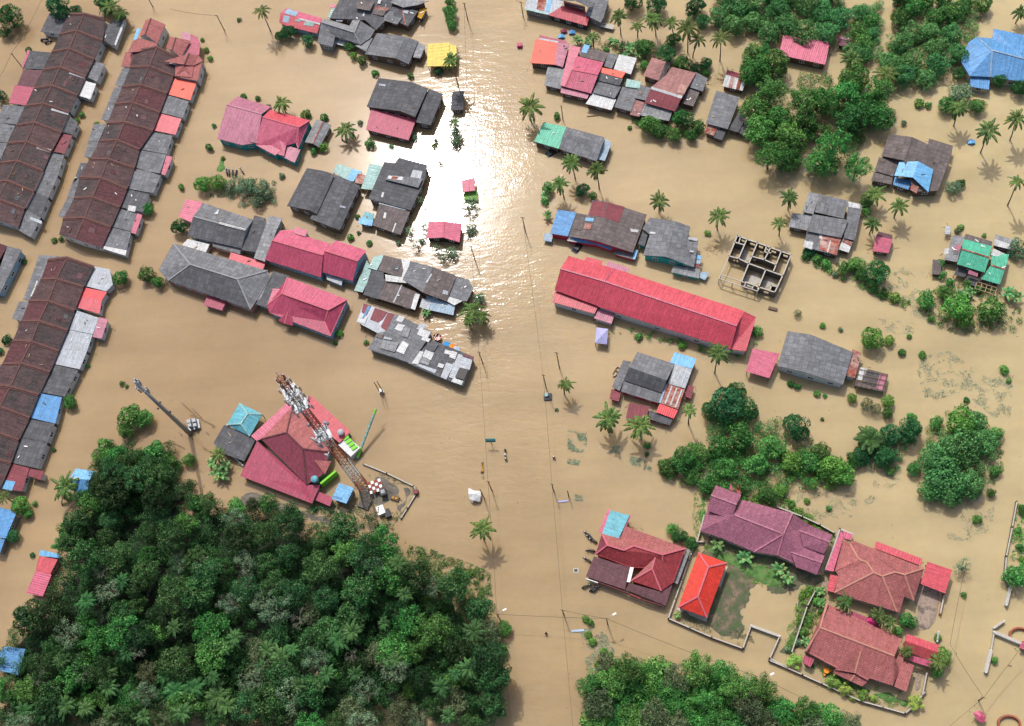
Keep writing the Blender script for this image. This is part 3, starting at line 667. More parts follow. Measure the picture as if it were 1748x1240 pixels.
# ================================================================ grey cluster
B('house','grey roof cluster of many planes, palms and water at its right','house',e=2.7,r=3.9,wall='w_wood')
F('grybr','865,540 1040,582 985,692 828,642'); F('gryd','780,640:2.2 865,650:2.6 870,735:2.4 830,838:2.2 728,808:2.0'); F('grybr','870,700 1110,800 1075,912 830,835','lower_roof',e=2.3)
F('gry','1045,578 1200,620r 1130,792r 985,700'); F('grybr','1200,620r 1360,680 1290,852 1130,792r'); F('gry','1362,682:2.4 1440,705:2.4 1475,765:2.3 1430,852:2.2 1290,850:2.3','side_roof')
F('lblue','1150,810 1350,882 1338,947 1178,912','front_awning',e=1.7); F('lgt','1128,830 1190,850 1170,912 1108,892','front_awning',e=1.75); F('sea','800,550 872,535 820,642 758,625','side_roof',e=2.4); F('sea','752,572 790,650 722,792 665,780','side_roof',e=2.1)
P('wht','985,565 1045,580 1025,680 985,700 1000,640'); P('wht','875,670 990,690 1030,730 880,715'); P('wht','1187,665 1150,725 1160,728 1195,670'); P('lgt','985,740 930,858 937,860 992,742'); P('lgt','1270,775 1305,785 1298,810 1262,800'); P('wht','1078,800 1112,805 1078,912 1050,900'); P('wht','1305,820 1400,850 1345,880 1290,850'); P('gryd','930,600 980,610 960,650 920,635'); endB()
T('Y1')
B('shed','maroon and white sheet roof at the left end of a patchwork shed','shed',e=2.3,r=2.4,wall='w_wood',win=False)
F('lgt','150,132 540,265 430,478 320,500 60,362')
for s in ('150,132 245,165 165,325 108,310','290,185 450,240 388,332 330,370 232,332','455,245 540,265 430,475 365,425'): P('maroon',s)
P('wht','65,360 160,390 200,300 120,240'); P('blu','205,165 240,170 150,330 130,320'); endB()
B('warehouse','long grey patchwork shed with many pale square sheets','warehouse',e=2.5,r=2.7,wall='w_grey',win=False)
F('gry','540,265 660,310 1005,492:2.7 740,880:2.6 515,800 205,705 320,500 430,480'); F('gryd','1005,590 1530,800 1385,1160 1100,1050 715,885 960,620','roof',e=2.45)
for m,s in (('wht','590,280 670,305 625,370 550,350'),('wht','580,385 665,405 620,485 535,450'),('lgt','860,375 935,400 880,470 805,450'),('wht','850,440 990,490 940,570 815,520'),('wht','885,550 990,575 960,615 865,585'),('wht','640,595 715,640 650,765 555,725'),('wht','790,712 900,735 830,890 710,880'),('lgt','850,890 1060,960 1040,1005 800,900'),('wht','925,705 1032,742 990,838 880,790'),('gryl','870,795 985,835 960,905 850,870'),('wht','1170,705 1250,730 1235,775 1150,755'),('wht','1250,720 1320,745 1290,830 1215,800'),('lgt','1330,760 1510,820 1470,960 1350,930 1290,1080 1210,1050'),('lgt','1180,870 1290,870 1180,1080 1110,1050'),('wht','1090,875 1160,895 1135,940 1070,920'),('wht','1270,1060 1390,1100 1370,1150 1240,1105'),('black','1345,930 1455,960 1400,1085 1290,1050'),('black','1215,830 1275,850 1255,885 1200,870'),('grybr','320,510 400,525 385,570 300,550'),('lgt','410,545 505,570 500,590 400,570'),('gryd','945,620 1085,640 1020,740 930,700'),('tbrn','1400,750 1530,800 1515,835 1380,790'),('gryl','640,420 740,440 700,560 630,540'),('gryl','380,590 590,620 540,740 360,690')): P(m,s)
endB()
# ================================================================ top right
T('Y4')
B('house','striped pale metal roof with blue and rust sheets at the top edge','house',e=2.5,r=3.0,wall='w_grey'); F('lgt','200,-60 780,-60 775,105 540,248 150,155'); P('rust','385,-40 515,-10 470,185 345,150'); P('blul','545,-40 605,-10 560,205 500,180'); P('sea','150,130 540,220 540,248 150,158'); endB()
B('house','red skirt roof below a grey upper storey with pink wall at the top edge','house',e=2.4,r=3.0,wall='w_dark'); F('red','775,98:3.2 1150,180:3.2 1225,285 1185,430 540,252'); F('gry','700,-70:5.4 1000,-60:6.2 1000,15:6.2 720,5:5.4 / 1000,-60:6.2 1260,-70:5.4 1205,115:5.4 1000,15:6.2','upper_roof',wall=False)
_b=B_; finish(_b); B_=None
mb=MB(); q=[U(*tp(x,y),0) for x,y in ((800,60),(1150,150))]; 
for a,c in ((U(*tp(800,20),5.2),U(*tp(1150,110),5.2)),): mb.bar((a.x,a.y,4.1),(c.x,c.y,4.1),.2,2.2)
mb.build('upper_wall','w_pink',_b.root); mb=MB(); mb.bar((a.x+.2,a.y-.3,4.2),(c.x-.3,c.y-.3,4.2),.5,.9); mb.build('window','glass',_b.root)
B('house','grey sheet roof beside the dark gap at the top edge','house',e=3.0,wall='w_grey'); F('gry','1255,-70 1560,-60 1460,290 1410,375 1160,250 1205,130'); F('concrete','1400,370 1640,420 1610,490 1400,440','side_slab',e=1.0); endB()
T('T3')
B('house','roof half scarlet and half rose, pale strip at its back','house',e=2.5,r=2.7,wall='w_wood'); F('orr','175,265 325,290r 305,440r 140,428'); F('mauve','325,290r 405,300 360,457 305,440r'); F('mag','200,238 385,278 385,300 200,262','back_roof',e=2.4); P('lgt','200,258 330,280 330,295 200,268'); endB()
B('shed','small light grey shed roof in front of the pink roofs','shed',e=1.9,r=2.3,wall='w_wood'); F('gryl','260,450 388,465 375,520r 245,508r / 245,508r 375,520r 345,605 235,580'); endB()
B('house','large bubblegum pink roof with red strip, top right of the road','house',e=2.8,r=4.0,wall='w_wood',ridge='ridge_rd'); F('pnk','450,380 638,425 600,508r 425,475r'); F('pnk','425,475r 600,508r 552,635 375,590','front_roof'); F('pnk','410,310 482,322 425,475 375,590 345,578','side_roof',e=2.9); F('mauve','350,592 540,637 525,672 345,630','porch_roof',e=2.2); F('orr','605,455 787,490 762,532 592,487','side_roof',e=2.9); endB()
B('house','brown plank roof with a pale blue patch behind the bubblegum roof','house',e=2.6,wall='w_wood'); F('grybr','490,310 670,360 640,422 475,382'); F('gry','670,360 735,375 692,467 640,450'); P('blul','505,300 547,310 520,362 485,355'); endB()
B('shed','whitish square sheet roof touching a banana clump, top right','shed',e=2.3,wall='w_grey'); F('wht','742,370 862,395 822,505 705,470'); endB()
B('house','slate grey roof with a white lower sheet beside the bubblegum roof','house',e=2.6,r=3.4,wall='w_wood'); F('gryd','592,490 768,537 745,582 595,545','back_roof',e=2.9); F('gry','595,548 757,590 712,668 565,630'); F('wht','562,632 722,675 690,748 515,705','porch_roof',e=2.2); endB()
B('house','grey twin lean-to roofs with seafoam strip','house',e=2.3,wall='w_wood'); F('gry','765,590 882,602 822,757 710,727'); F('sea','795,535 890,555 880,602 785,588',e=2.6); F('gry','882,572 957,598 922,682 845,665',e=2.5); endB()
B('hut','brown pyramid-like hut roof with a pale ridge sheet','hut',e=2.5,r=3.6,wall='w_wood'); F('pbr','965,390 1060,420r 1010,548 905,515'); F('grybr','1060,420r 1097,422 1040,530 1010,548'); P('wht','945,440 1030,462 1025,472 942,450'); endB()
B('house','dusty brown-pink roof with a rust corner and white ridge sheet','house',e=2.8,r=4.0,wall='w_wood'); F('pbr','1100,455 1265,495 1215,592 1168,658r 962,590r 1050,520'); F('maroon','962,590r 1168,658r 1120,757 915,697','front_roof'); F('grybr','1215,600 1287,630 1245,722 1170,702','side_roof',e=2.2); F('gry','1262,490 1342,532 1310,622 1218,592','back_roof',e=2.5)
P('rust','1155,570 1208,585 1185,640 1130,632'); P('wht','962,588 1172,652 1165,670 955,604','ridge_sheet'); F('pbr','850,675 915,697 880,792 815,778','front_awning',e=2.1); F('gryl','918,702 1102,762 1080,822 882,782','front_awning',e=2.0); endB()
B('house','plain grey roof beside the tall tree grove, rusty white porch sheet','house',e=2.8,r=3.2,wall='w_wood'); F('gry','1400,615 1562,662 1480,877 1330,838'); F('gryd','1562,750 1602,800 1552,898 1482,880','side_roof',e=2.1); F('gryd','1602,822 1642,870 1612,927 1552,902','side_roof',e=1.8); F('rust','1342,840 1412,862 1385,922 1325,902','porch_roof',e=2.1); F('gryd','1402,872 1467,892 1440,952 1382,932','porch_roof',e=1.9); endB()
B('hut','small red and white striped roof hut beside the tall grove','hut',e=2.0,r=2.6,wall='w_wood'); F('maroon','1475,475 1612,512 1600,547r 1465,507r'); F('wht','1465,507r 1600,547r 1580,617 1443,585'); P('rust','1500,520 1525,526 1508,600 1484,594'); P('rust','1550,535 1575,541 1558,610 1534,604'); endB()
T('T4')
B('house','single raspberry pink ribbed roof among the orchard trees','house',e=2.6,r=3.2,wall='w_wood'); F('pnk','115,240 430,287 400,440 85,372'); endB()
B('hut','tiny brown hut between orchard rows','hut',e=1.6,wall='w_wood'); F('tbrn','490,245 572,255 550,322 485,305'); P('mauve','495,245 570,255 560,275 490,262'); endB()
B('house','sky blue sheet roof of several slopes at the upper right edge','house',e=3.0,r=4.8,wall='w_cream',ridge='lblue'); F('blu','1370,290 1428,252 1530,343r 1520,522 1378,515 1320,415'); F('blu','1428,252 1535,262 1540,195 1860,262 1750,400r 1530,343r'); F('blu','1530,343r 1750,400r 1800,560 1720,552 1520,522','front_roof'); F('blu','1385,522 1517,528 1510,610 1380,587','porch_roof',e=2.2); endB()
T('T3')
B('house','house with half sea green and half grey roof beside the road','house',e=2.6,r=3.6,wall='w_wood'); F('grn','230,830 387,862 332,1010 165,960'); F('gry','387,862 642,932 632,975r 368,905r'); F('gry','368,905r 632,975r 590,1095 332,1010'); F('lblue','645,940 692,970 645,1092 595,1080','side_roof',e=2.1); endB()
T('T4')
B('house','brown-grey roof with a pale blue gable, right of the grove','house',e=2.8,r=4.2,wall='w_wood'); F('grybr','835,910 988,930r 935,1090r 780,1058'); F('grybr','988,930r 1255,1050 1165,1295 1000,1300 935,1090r'); F('grybr','1105,940 1267,990 1255,1052 1095,987','back_roof',e=2.3); F('grybr','765,1065 902,1100 860,1197 735,1160','side_roof',e=2.4); F('grybr','730,1165 860,1200 850,1252 712,1225','side_roof',e=2.1)
F('blul','902,1100:3.6 1032,1095:4.4 995,1205:4.4 868,1192:3.6 / 1032,1095:4.4 1132,1150:3.7 1100,1305:3.5 995,1205:4.4','blue_gable',wall=False); T('T8'); F('blu','872,8 990,38r 965,95r 860,62','blue_porch',e=2.0,r=2.2); P('rust','985,60 1035,75 1020,122 975,95'); endB()
B('house','grey patchwork house with rusted front sheets, palms at its right','house',e=2.7,r=3.8,wall='w_wood'); F('gryl','290,110 360,125 320,262 245,247',e=2.8); F('gry','360,125 557,170 525,292 330,247',e=3.2); F('gry','315,262 557,302 510,422 275,377',e=3.0); F('gry','560,185 652,205 600,442 525,422 545,300',e=2.4); F('gryl','180,255 315,265 275,372 150,347','side_roof',e=2.2); F('gry','275,380 372,392 500,425 480,542 255,482','front_roof',e=2.4); P('rust','372,380 512,412 475,540 360,500'); P('wht','262,440 322,452 310,502 250,482'); P('wht','365,385 385,390 375,430 358,425'); P('wht','432,440 440,442 420,520 412,518'); P('wht','555,175 640,195 635,225 550,210'); F('wht','522,422 587,452 560,522 490,500','side_roof',e=1.9); P('rust','525,425 585,452 575,480 515,450'); endB()
B('hut','small pink roof hut behind the bushy round tree on the right','hut',e=2.0,r=2.4,wall='w_wood'); F('pnk','745,408r 857,432r 830,527 720,512'); F('tbrn','765,380 855,402 857,432r 745,408r','back_roof'); endB()
T('Y2')
B('house','turquoise green double gabled house near the right edge','house',e=3.2,r=4.4,wall='w_wood',ridge='rust'); F('grn','400,250 820,357 790,532r 370,402r / 370,402r 790,532r 715,757 298,630'); F('grn','825,480 1087,480 1025,712r 808,647r',e=2.4,r=3.2); F('grn','808,647r 1025,712r 945,937 658,855','roof',e=2.3,r=3.2)
F('grybr','430,170 832,290 822,357 400,250','back_roof',e=2.5); F('gryl','235,190 402,215 375,330 300,600 100,560 180,370','side_roof',e=2.2); P('wht','850,390 1037,482 1020,542 810,490'); P('wht','110,400 180,380 170,480 100,480'); P('mauve','270,330 370,350 330,440 250,420'); P('gry','245,430 320,445 300,490 235,475'); P('mauve','480,720 615,770 610,820 460,775'); endB()
B('pergola','dark netted frame lean-tos below the turquoise house','pergola',e=1.5,wall='posts'); F('dkgrey','310,660 470,700 420,830 250,790'); F('dkgrey','465,790 650,860 570,970 400,900','roof',e=1.4)
_b=B_; finish(_b); B_=None; mb=MB()
for k in range(5): 
    a=U(*tp(600+75*k,900+25*k),1.4); c=U(*tp(565+75*k,1010+25*k),1.4); mb.bar(a,c,.14,.1)
for k in range(3):
    a=U(*tp(620-25*k,900+50*k),1.5); c=U(*tp(900-20*k,990+50*k),1.5); mb.bar(a,c,.12,.1)
mb.build('frame','woodl',_b.root)
B('shed','whitish rusted shed roof behind the turquoise house','shed',e=2.2,wall='w_wood'); F('gryl','880,180 1150,260 1130,420 850,350'); P('wht','870,250 1110,330 1105,410 855,345'); endB()
B('hut','tiny grey box hut standing in water near right edge','hut',e=1.4,wall='w_dark'); F('lgt','130,50 202,60 190,182 108,170'); endB()
B('hut','small weathered plank roof below left of the turquoise house','hut',e=1.5,wall='w_wood'); T('T8'); F('grybr','1130,568 1192,577 1180,672 1122,668'); endB()
# ================================================================ right of road, middle
T('T7')
B('house','grey roof with blue end and red shopfront facing the water','house',e=2.8,r=4.0,wall='w_red',win=False); F('blu','325,230 452,250 395,412 275,392'); F('grybr','452,252 640,290r 582,442r 400,412'); F('gry','560,165 665,178r 640,290r 530,270'); F('grybr','665,178r 930,265 835,522 582,442r 640,290r'); P('maroon','565,168 662,182 640,285 535,268'); P('maroon','668,182 780,212 742,320 645,288')
P('blul','515,285 572,290 565,312 508,305'); P('wht','815,358 875,370 868,385 825,380'); P('grybr','450,262 510,270 490,370 420,360'); F('blu','400,405:2.4 585,442:2.4 572,468:2.0 455,450:2.0','front_awning'); F('blu','595,442:2.4 700,470:2.2 690,507:1.9 580,467:2.0','front_awning'); F('wht','400,410 465,420 455,452 390,442','front_awning',e=2.0); F('gry','720,490 870,505 848,572 705,532','lean_to_roof',e=1.6); P('blul','850,505 870,508 850,570 835,565'); P('rust','512,322 560,330 545,368 500,360'); endB()
B('hut','tiny white and blue box booth beside the road','booth',e=1.2,wall='w_blue'); F('lblue','235,390 292,395 285,450 228,440'); endB()
B('house','grey two-slope roof with teal wall above the big red roof','house',e=2.8,r=4.0,wall='w_teal'); F('gry','950,285 1125,310r 1055,550r 905,540 950,400 900,360'); F('gry','1125,310r 1225,345 1210,415 1280,440 1250,622 1055,550r'); F('gryl','1110,610 1292,632 1282,697 1095,655','lean_to_roof',e=1.7); F('gryd','905,370 945,375 915,480 870,465','side_roof',e=2.1); F('lblue','1295,655 1355,655 1325,710 1285,690','side_roof',e=1.2)
P('wht','1215,415 1275,425 1270,445 1212,432'); P('wht','950,380 990,385 985,397 948,392'); P('blul','1260,535 1305,545 1298,570 1250,560'); P('lblue','1250,565 1300,577 1290,602 1243,590'); P('maroon','1240,592 1288,604 1280,628 1235,618'); P('wht','1222,505 1250,512 1246,522 1220,517'); endB()
B('hall','very long bright red roofed hall, largest roof right of the road','hall',e=3.6,r=5.6,wall='w_white',ridge='pnk')
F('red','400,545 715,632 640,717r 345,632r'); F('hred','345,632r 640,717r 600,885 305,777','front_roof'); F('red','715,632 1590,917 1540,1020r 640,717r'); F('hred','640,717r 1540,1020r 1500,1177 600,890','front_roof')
F('red','1590,920:4.2 1672,960:3.4 1602,1192:3.2 1500,1178:3.2 1540,1025:4.0','end_roof'); F('red','515,550:3.2 632,580:3.2 622,612:3.5 505,577:3.5','back_roof'); F('red','305,780 600,887 575,937 290,857','lean_to_roof',e=2.9); F('mauve','600,902 715,932 690,1005 570,967','porch_roof',e=2.2); F('mauve','665,580 812,625 800,657 645,617','back_roof',e=2.5); endB()
B('gazebo','small lavender canopy tent below the red hall','gazebo',e=2.1,r=3.0,wall='posts'); F('lavender','590,1030 668,1040 625,1085r / 668,1040 660,1145 625,1085r / 660,1145 578,1135 625,1085r / 578,1135 590,1030 625,1085r','canopy'); endB()
T('T11')
B('house','stepped slate roof house with blue, rust and red striped side','house',e=2.7,r=4.4,wall='w_red'); F('gry','865,5 1120,85 1065,197r 810,107r'); F('gryd','810,107r 1065,197r 1035,282 775,197'); F('gry','775,197:2.4 1035,282:2.4 1010,352:2.2 755,272:2.2','lower_roof'); F('gry','770,60 825,70 745,268 695,242','side_roof',e=2.3)
F('blul','1120,5 1267,50 1240,118 1085,77','back_roof',e=2.7); F('lgt','1120,87:2.7 1238,120:2.6 1190,252:2.5 1072,217:2.7','side_roof'); F('rust','1072,218:2.7 1188,258:2.6 1142,392:2.4 1018,352:2.5','side_roof'); F('redb','1018,355:2.5 1142,400:2.4 1112,457:2.3 992,412:2.4','side_roof'); F('gryd','950,400:1.9 1110,457:1.9 1085,502:1.7 938,457:1.7','lean_to_roof'); F('maroon','690,255 757,272 740,342 678,322','porch_roof',e=1.7); F('maroon','810,350 950,372 920,472 788,452','lean_to_roof',e=1.3); F('maroon','1202,225 1252,240 1230,322 1178,302','side_roof',e=1.6)
for s in ('1135,95 1145,98 1100,215 1090,212','1165,105 1172,108 1130,225 1120,222','1200,115 1208,117 1165,235 1156,232','1095,235 1105,238 1060,355 1050,352','1130,245 1140,248 1095,365 1085,362','1165,258 1173,260 1130,378 1120,375'): P('wht',s)
P('lblue','1060,220 1070,222 1025,350 1012,346'); endB()
T('T12')
B('house','grey gabled house with rusty end sheets and pale underside','house',e=3.0,r=4.4,wall='w_white'); F('gry','145,-137 298,-115r 240,135r 75,100'); F('gry','298,-115r 588,5 520,227 240,135r'); F('rust','585,-15 648,10 602,182 540,165','side_roof',e=2.6); endB()
T('G'); B('shed','flat pink roof shed left of the grey gabled house','shed',e=2.6,wall='posts'); F('pnk','1285,595 1331,604 1313,646 1273,634'); endB()
T('T12'); B('shed','open frame hut with dark torn roof and pale sheets','shed',e=1.8,wall='posts'); F('grybr','630,110 828,155 800,278 600,235'); P('wht','640,108 685,120 650,200 610,190'); P('mauve','770,150 822,165 790,265 745,250'); P('gryd','690,120 765,140 745,240 665,215')
_b=B_; finish(_b); B_=None; mb=MB()
for k in range(6): 
    mb.bar(U(*tp(632+38*k,112+8*k),2.05),U(*tp(605+36*k,232+8*k),2.05),.12,.1)
for k in range(4): mb.bar(U(*tp(630-8*k,120+36*k),2.15),U(*tp(825-8*k,165+34*k),2.15),.12,.1)
mb.build('frame','wood',_b.root)
# ================================================================ tower compound house
T('Y7')
B('hut','teal four-sided hipped roof beside the magenta tiled house','hut',e=2.6,r=3.8,wall='posts',ridge='sea'); F('teal','150,250 350,347 220,345r / 350,347 240,542 160,432r 220,345r / 240,542 35,440 160,432r / 35,440 150,250 220,345r 160,432r'); endB()
B('house','dark weathered tile shed roof below the teal hipped roof','house',e=2.2,wall='w_wood'); F('gryd','15,440 240,542 292,572 190,762 -10,690 -80,600','roof'); T('G'); endB()
T('Y7')
B('house','big magenta and brick-tiled house under the lattice mast','house',e=3.0,r=5.2,wall='w_green',ridge='tred')
F('pnk','575,240:2.9 622,272:3.0 345,565:3.1 300,582:3.0 250,540:2.8','side_roof'); F('tterr','622,272:3.2 565,510r 340,568:3.2'); F('tterr','622,272:3.2 930,520:3.1 945,682:3.3 710,655r 565,510r'); F('tmgn','340,568:3.2 565,510r 710,655r 740,970:3.1','front_roof'); F('tmgn','710,655r 945,682:3.3 880,880:3.0 740,970:3.1')
F('tterr','810,755:4.1 960,762:3.2 900,880:3.2','entry_gable',wall=False); F('mag','305,582:2.9 740,972:2.9 862,970:2.8 790,1137:2.4 155,892:2.4','lower_roof'); F('mag','845,1030:2.0 975,1085:2.0 945,1160:1.9 805,1100:1.9','porch_roof')
T('Z1'); F('red','325,205 637,492 548,580 190,288','long_side_roof',e=2.7); endB()
B('cabin','blue flat-roofed equipment cabin at the foot of the mast','cabin',e=2.8,wall='w_grey'); F('blul','545,895 662,932 602,1057 488,1017'); P('blu','500,990 570,1010 565,1025 495,1005'); endB()
# ================================================================ shop, orange hip, purple
T('X1')
B('shop','red tiled shop with brown lower roofs and white signboard','shop',e=3.0,r=4.8,wall='w_red',ridge='ridge_rd',win=False)
F('tmgn','150,360 185,440r 105,502'); F('tterr','150,360 270,392 312,312 718,462 560,505r 365,445r 300,475r 185,440r'); F('tcrim','105,502 185,440r 300,475r 365,445r 560,505r 560,600 340,592'); F('tcrim','560,505r 718,462 635,692 560,600')
F('tterr','510,525:4.6 345,682:3.1 490,600:4.4'); F('tcrim','510,525:4.6 490,600:4.4 550,752:3.1 640,690:3.1 590,560:4.0'); F('tcrim','490,600:4.4 345,682:3.1 550,752:3.1')
F('tbrn','95,517:2.8 230,560:3.0 340,592:2.9 305,742:2.2 40,652:2.2','lower_roof'); F('tbrn','335,697:2.8 550,757:2.8 630,702:2.8 582,852:2.1 307,742:2.2','lower_roof')
F('pnk','190,195 207,198 152,362 128,352','side_roof',e=2.9); F('pnk','335,237 347,243 295,350 285,345','side_roof',e=2.9); F('teal','205,205:3.1 337,237:3.1 262,397:3.2 150,362:3.2','back_roof'); F('gryl','725,462 748,475 662,705 632,690','side_roof',e=2.2)
P('white','340,590 365,592 340,692 318,690','gutter_sheet'); _b=B_; finish(_b); B_=None
def band(name,mat,a,c,z0,z1,root,th=.12):
    mb=MB(); A=U(*tp(*a),(z0+z1)/2); Q=U(*tp(*c),(z0+z1)/2); mb.bar(A,Q,th,z1-z0); return mb.build(name,mat,root)
band('fascia','maroon',(125,695),(345,775),1.2,2.1,_b.root); band('fascia','maroon',(415,810),(568,858),1.2,2.1,_b.root); band('fascia_sign','red',(345,778),(412,805),1.1,2.1,_b.root)
sg=band('signboard','white',(42,672),(122,698),1.1,2.2,_b.root,.16)
mb=MB(); A=U(*tp(42,672),1.65); Q=U(*tp(122,698),1.65); nrm=(Q-A).cross(Vector((0,0,1))).normalized(); 
if nrm.y>0: nrm=-nrm
for k,(s0,s1,zz) in enumerate(((.15,.6,1.9),(.2,.75,1.6),(.2,.5,1.4))): mb.bar(A.lerp(Q,s0)+nrm*.1+Vector((0,0,zz-1.65)),A.lerp(Q,s1)+nrm*.1+Vector((0,0,zz-1.65)),.03,.1)
mb.build('lettering','w_teal',_b.root)
B('pavilion','bright orange-red hipped roof with raised ridge, longest side up-down','pavilion',e=2.9,r=4.6,wall='w_white',ridge='ridge_rd'); F('tors','803,490 998,560 870,590r'); F('tors','998,560 860,932 800,790r 870,590r'); F('tors','860,932 665,862 800,790r'); F('tors','665,862 803,490 870,590r 800,790r')
_b=B_; finish(_b); B_=None
mb=MB(); q=[U(*tp(*p),.16) for p in ((800,520),(1005,580),(870,965),(655,880))]; slab(mb,q,.3); mb.build('base_slab','concrete',_b.root)
B('house','plum purple tiled house behind the walled yard','house',e=3.0,r=4.8,wall='w_cream',ridge='mauve')
F('tpur','922,35 1095,100 1062,165r 890,102r',e=4.2,r=5.4,name='upper_roof'); F('tpur','890,102r 1062,165r 1030,265 862,205',e=4.2,r=5.4,name='upper_roof')
F('tpur','1090,130 1440,225r 1380,365r 1045,235r'); F('tpur','1045,235r 1380,365r 1180,485 970,395 815,345 862,205'); F('tpur','1380,365r 1340,510 1180,485'); F('tpur','1440,225r 1560,305 1700,365 1620,642 1340,510 1380,365r')
F('tpur','1565,308:4.4 1710,370:3.6 1695,420:4.3 1488,342:4.6 / 1488,342:4.6 1695,420:4.3 1655,500:3.4 1515,450:4.0','gable_roof',wall=False); F('tpur','1518,455:4.4 1660,512:3.4 1640,560:4.2 1430,488:4.5 / 1430,488:4.5 1640,560:4.2 1608,640:3.3 1465,590:3.6','gable_roof',wall=False)
F('tpur','930,283:4.3 815,345:3.0 905,362:3.0 / 930,283:4.3 905,362:3.0 970,392:3.0','entry_gable',wall=False); F('mag','1022,10 1102,25 1090,97 1010,62','back_porch_roof',e=2.5); P('redb','1050,25 1095,40 1085,80 1040,70'); endB()
T('X5')
B('house','terracotta tiled house with pink metal edge roofs','house',e=3.0,r=5.0,wall='w_cream',ridge='ridge_lt')
F('tterr','418,335 440,290 1290,622 1060,697r 950,665:4.5 800,714r 698,672r 620,550:4.6 525,520:4.4'); F('tterr','345,280 418,335 525,520:4.4 240,662'); F('tterr','525,520:4.4 620,550:4.6 285,712 255,662'); F('tterr','620,550:4.6 698,672r 235,907 285,712'); F('tterr','235,907 698,672r 800,714r 970,1132','front_roof')
F('tterr','800,714r 950,665:4.5 1060,950:3.1 1000,1152 970,1132'); F('tterr','950,665:4.5 1060,697r 1170,1002 1060,950:3.1'); F('tterr','1060,697r 1290,622 1170,1002')
F('pnk','320,172 350,255 335,290 225,660 132,642','edge_roof',e=2.7); F('pnk','335,180 452,225 440,292 352,272','edge_roof',e=2.7); F('red','728,305 1272,510 1250,592 703,385','back_roof',e=2.7); F('red','190,695 285,716 228,907 148,882','edge_roof',e=2.6); endB()
B('carport','flat rose red square carport roof beside the terracotta house','carport',e=2.8,wall='posts'); F('red','1330,545 1622,640 1540,917 1250,805'); endB()
T('T16')
B('house','brick-brown tiled bungalow with front gable at lower right','house',e=3.0,r=4.9,wall='w_pink',ridge='ridge_lt')
F('tterr','410,400 920,640 870,755r 365,562r'); F('tterr','410,400 365,562r 265,722'); F('tterr','265,722 365,562r 870,755r 905,850 860,957 700,905 600,870 470,835','front_roof'); F('tterr','640,725:4.6 600,872:3.4 462,848:3.1'); F('tterr','640,725:4.6 700,905:3.1 690,922:3.1 600,872:3.4'); F('tterr','462,850:2.7 600,882:2.9 570,925:2.5 455,870:2.5 / 600,882:2.9 695,925:2.5 650,962:2.4 570,925:2.5','porch_roof')
F('tterr','845,820 885,770 925,690 935,790 1003,818 985,880 950,997 868,962 905,850',r=4,e=3.2); F('mag','580,450 750,520 795,590 570,495','terrace_roof',e=2.0); F('mag','260,750 328,775 300,832 248,802','side_roof',e=2.0); endB()
B('carport','pink and red ribbed two-slope carport beside a small palm','carport',e=2.6,r=3.2,wall='posts'); F('red','955,605 1172,682 1162,730r 940,652r'); F('tcrim','940,652r 1162,730r 1140,795 925,715',e=3.0,r=3.2); F('pnk','975,750:2.9 1145,790:2.9 1115,832:2.7 965,785:2.7','front_roof'); endB()
B('gatehouse','small pink pyramid roof standing alone at the lower right','gatehouse',e=1.6,r=2.1,wall='w_pink',win=False); F('pnk','1403,1140 1445,1120 1455,1165r / 1445,1120 1492,1165 1455,1165r / 1492,1165 1480,1210 1432,1195 1455,1165r / 1432,1195 1403,1140 1455,1165r'); endB()
B('gatehouse','pink roofed corner block joined to white wall at the right edge','gatehouse',e=1.8,wall='w_grey',win=False); F('pnk','1735,660 1900,700 1880,760 1715,700'); endB()
# ================================================================ plants
T('G')
rng=np.random.default_rng(11)
def quadmesh(name,Cn,A,Bv,mat,bend=None):
    # Cn centres, A half length vec, B half width vec
    n=len(Cn); V=np.empty((n,4,3),dtype=np.float32)
    V[:,0]=Cn-A; V[:,1]=Cn-Bv+A*.1; V[:,2]=Cn+A; V[:,3]=Cn+Bv+A*.1
    me=bpy.data.meshes.new(name); me.vertices.add(4*n); me.vertices.foreach_set('co',V.ravel())
    me.loops.add(4*n); me.loops.foreach_set('vertex_index',np.arange(4*n,dtype=np.int32))
    me.polygons.add(n); me.polygons.foreach_set('loop_start',np.arange(0,4*n,4,dtype=np.int32)); 
    me.materials.append(MATS[mat]); me.update(calc_edges=True); return me
def rand_dirs(n,zb=0.0):
    d=rng.normal(size=(n,3)); d[:,2]+=zb; d/=np.linalg.norm(d,axis=1)[:,None]; return d
def crownmesh(name,R,n,leaf,mat,nl=22,lump=.36,flat=.75,rough=.55,loose=0.0,wide=.42,zb=.35):
    # lumps spread over an ellipsoid, leaves on the lumps
    ld=rand_dirs(nl,.45); rad=rng.uniform(.35,1.0,nl)**.6
    lc=ld*rad[:,None]*R*(1-lump)*np.array([1,1,flat]); lr=R*lump*rng.uniform(.65,1.25,nl)
    # uneven outline
    k=rng.integers(0,nl,n); d=rand_dirs(n,zb)
    rr=lr[k]*(1-np.abs(rng.normal(size=n))*(.16+loose))
    p=lc[k]+d*rr[:,None]*np.array([1,1,.85])
    # drop leaves buried in other lumps
    deep=np.zeros(n,bool)
    for j in range(nl):
        q=(p-lc[j])/lr[j]; deep|=(np.sum(q*q,axis=1)<.42)&(k!=j)
    keep=~deep; p=p[keep]; d=d[keep]; m=len(p)
    nrm=d+rng.normal(size=(m,3))*rough; nrm/=np.linalg.norm(nrm,axis=1)[:,None]
    t=np.cross(nrm,rng.normal(size=(m,3))); t/=np.linalg.norm(t,axis=1)[:,None]
    t[:,2]-=.25
    b=np.cross(nrm,t); b/=np.linalg.norm(b,axis=1)[:,None]
    s=leaf*rng.uniform(.6,1.25,m)[:,None]
    return quadmesh(name,p,t*s*.5,b*s*wide*.5,mat)
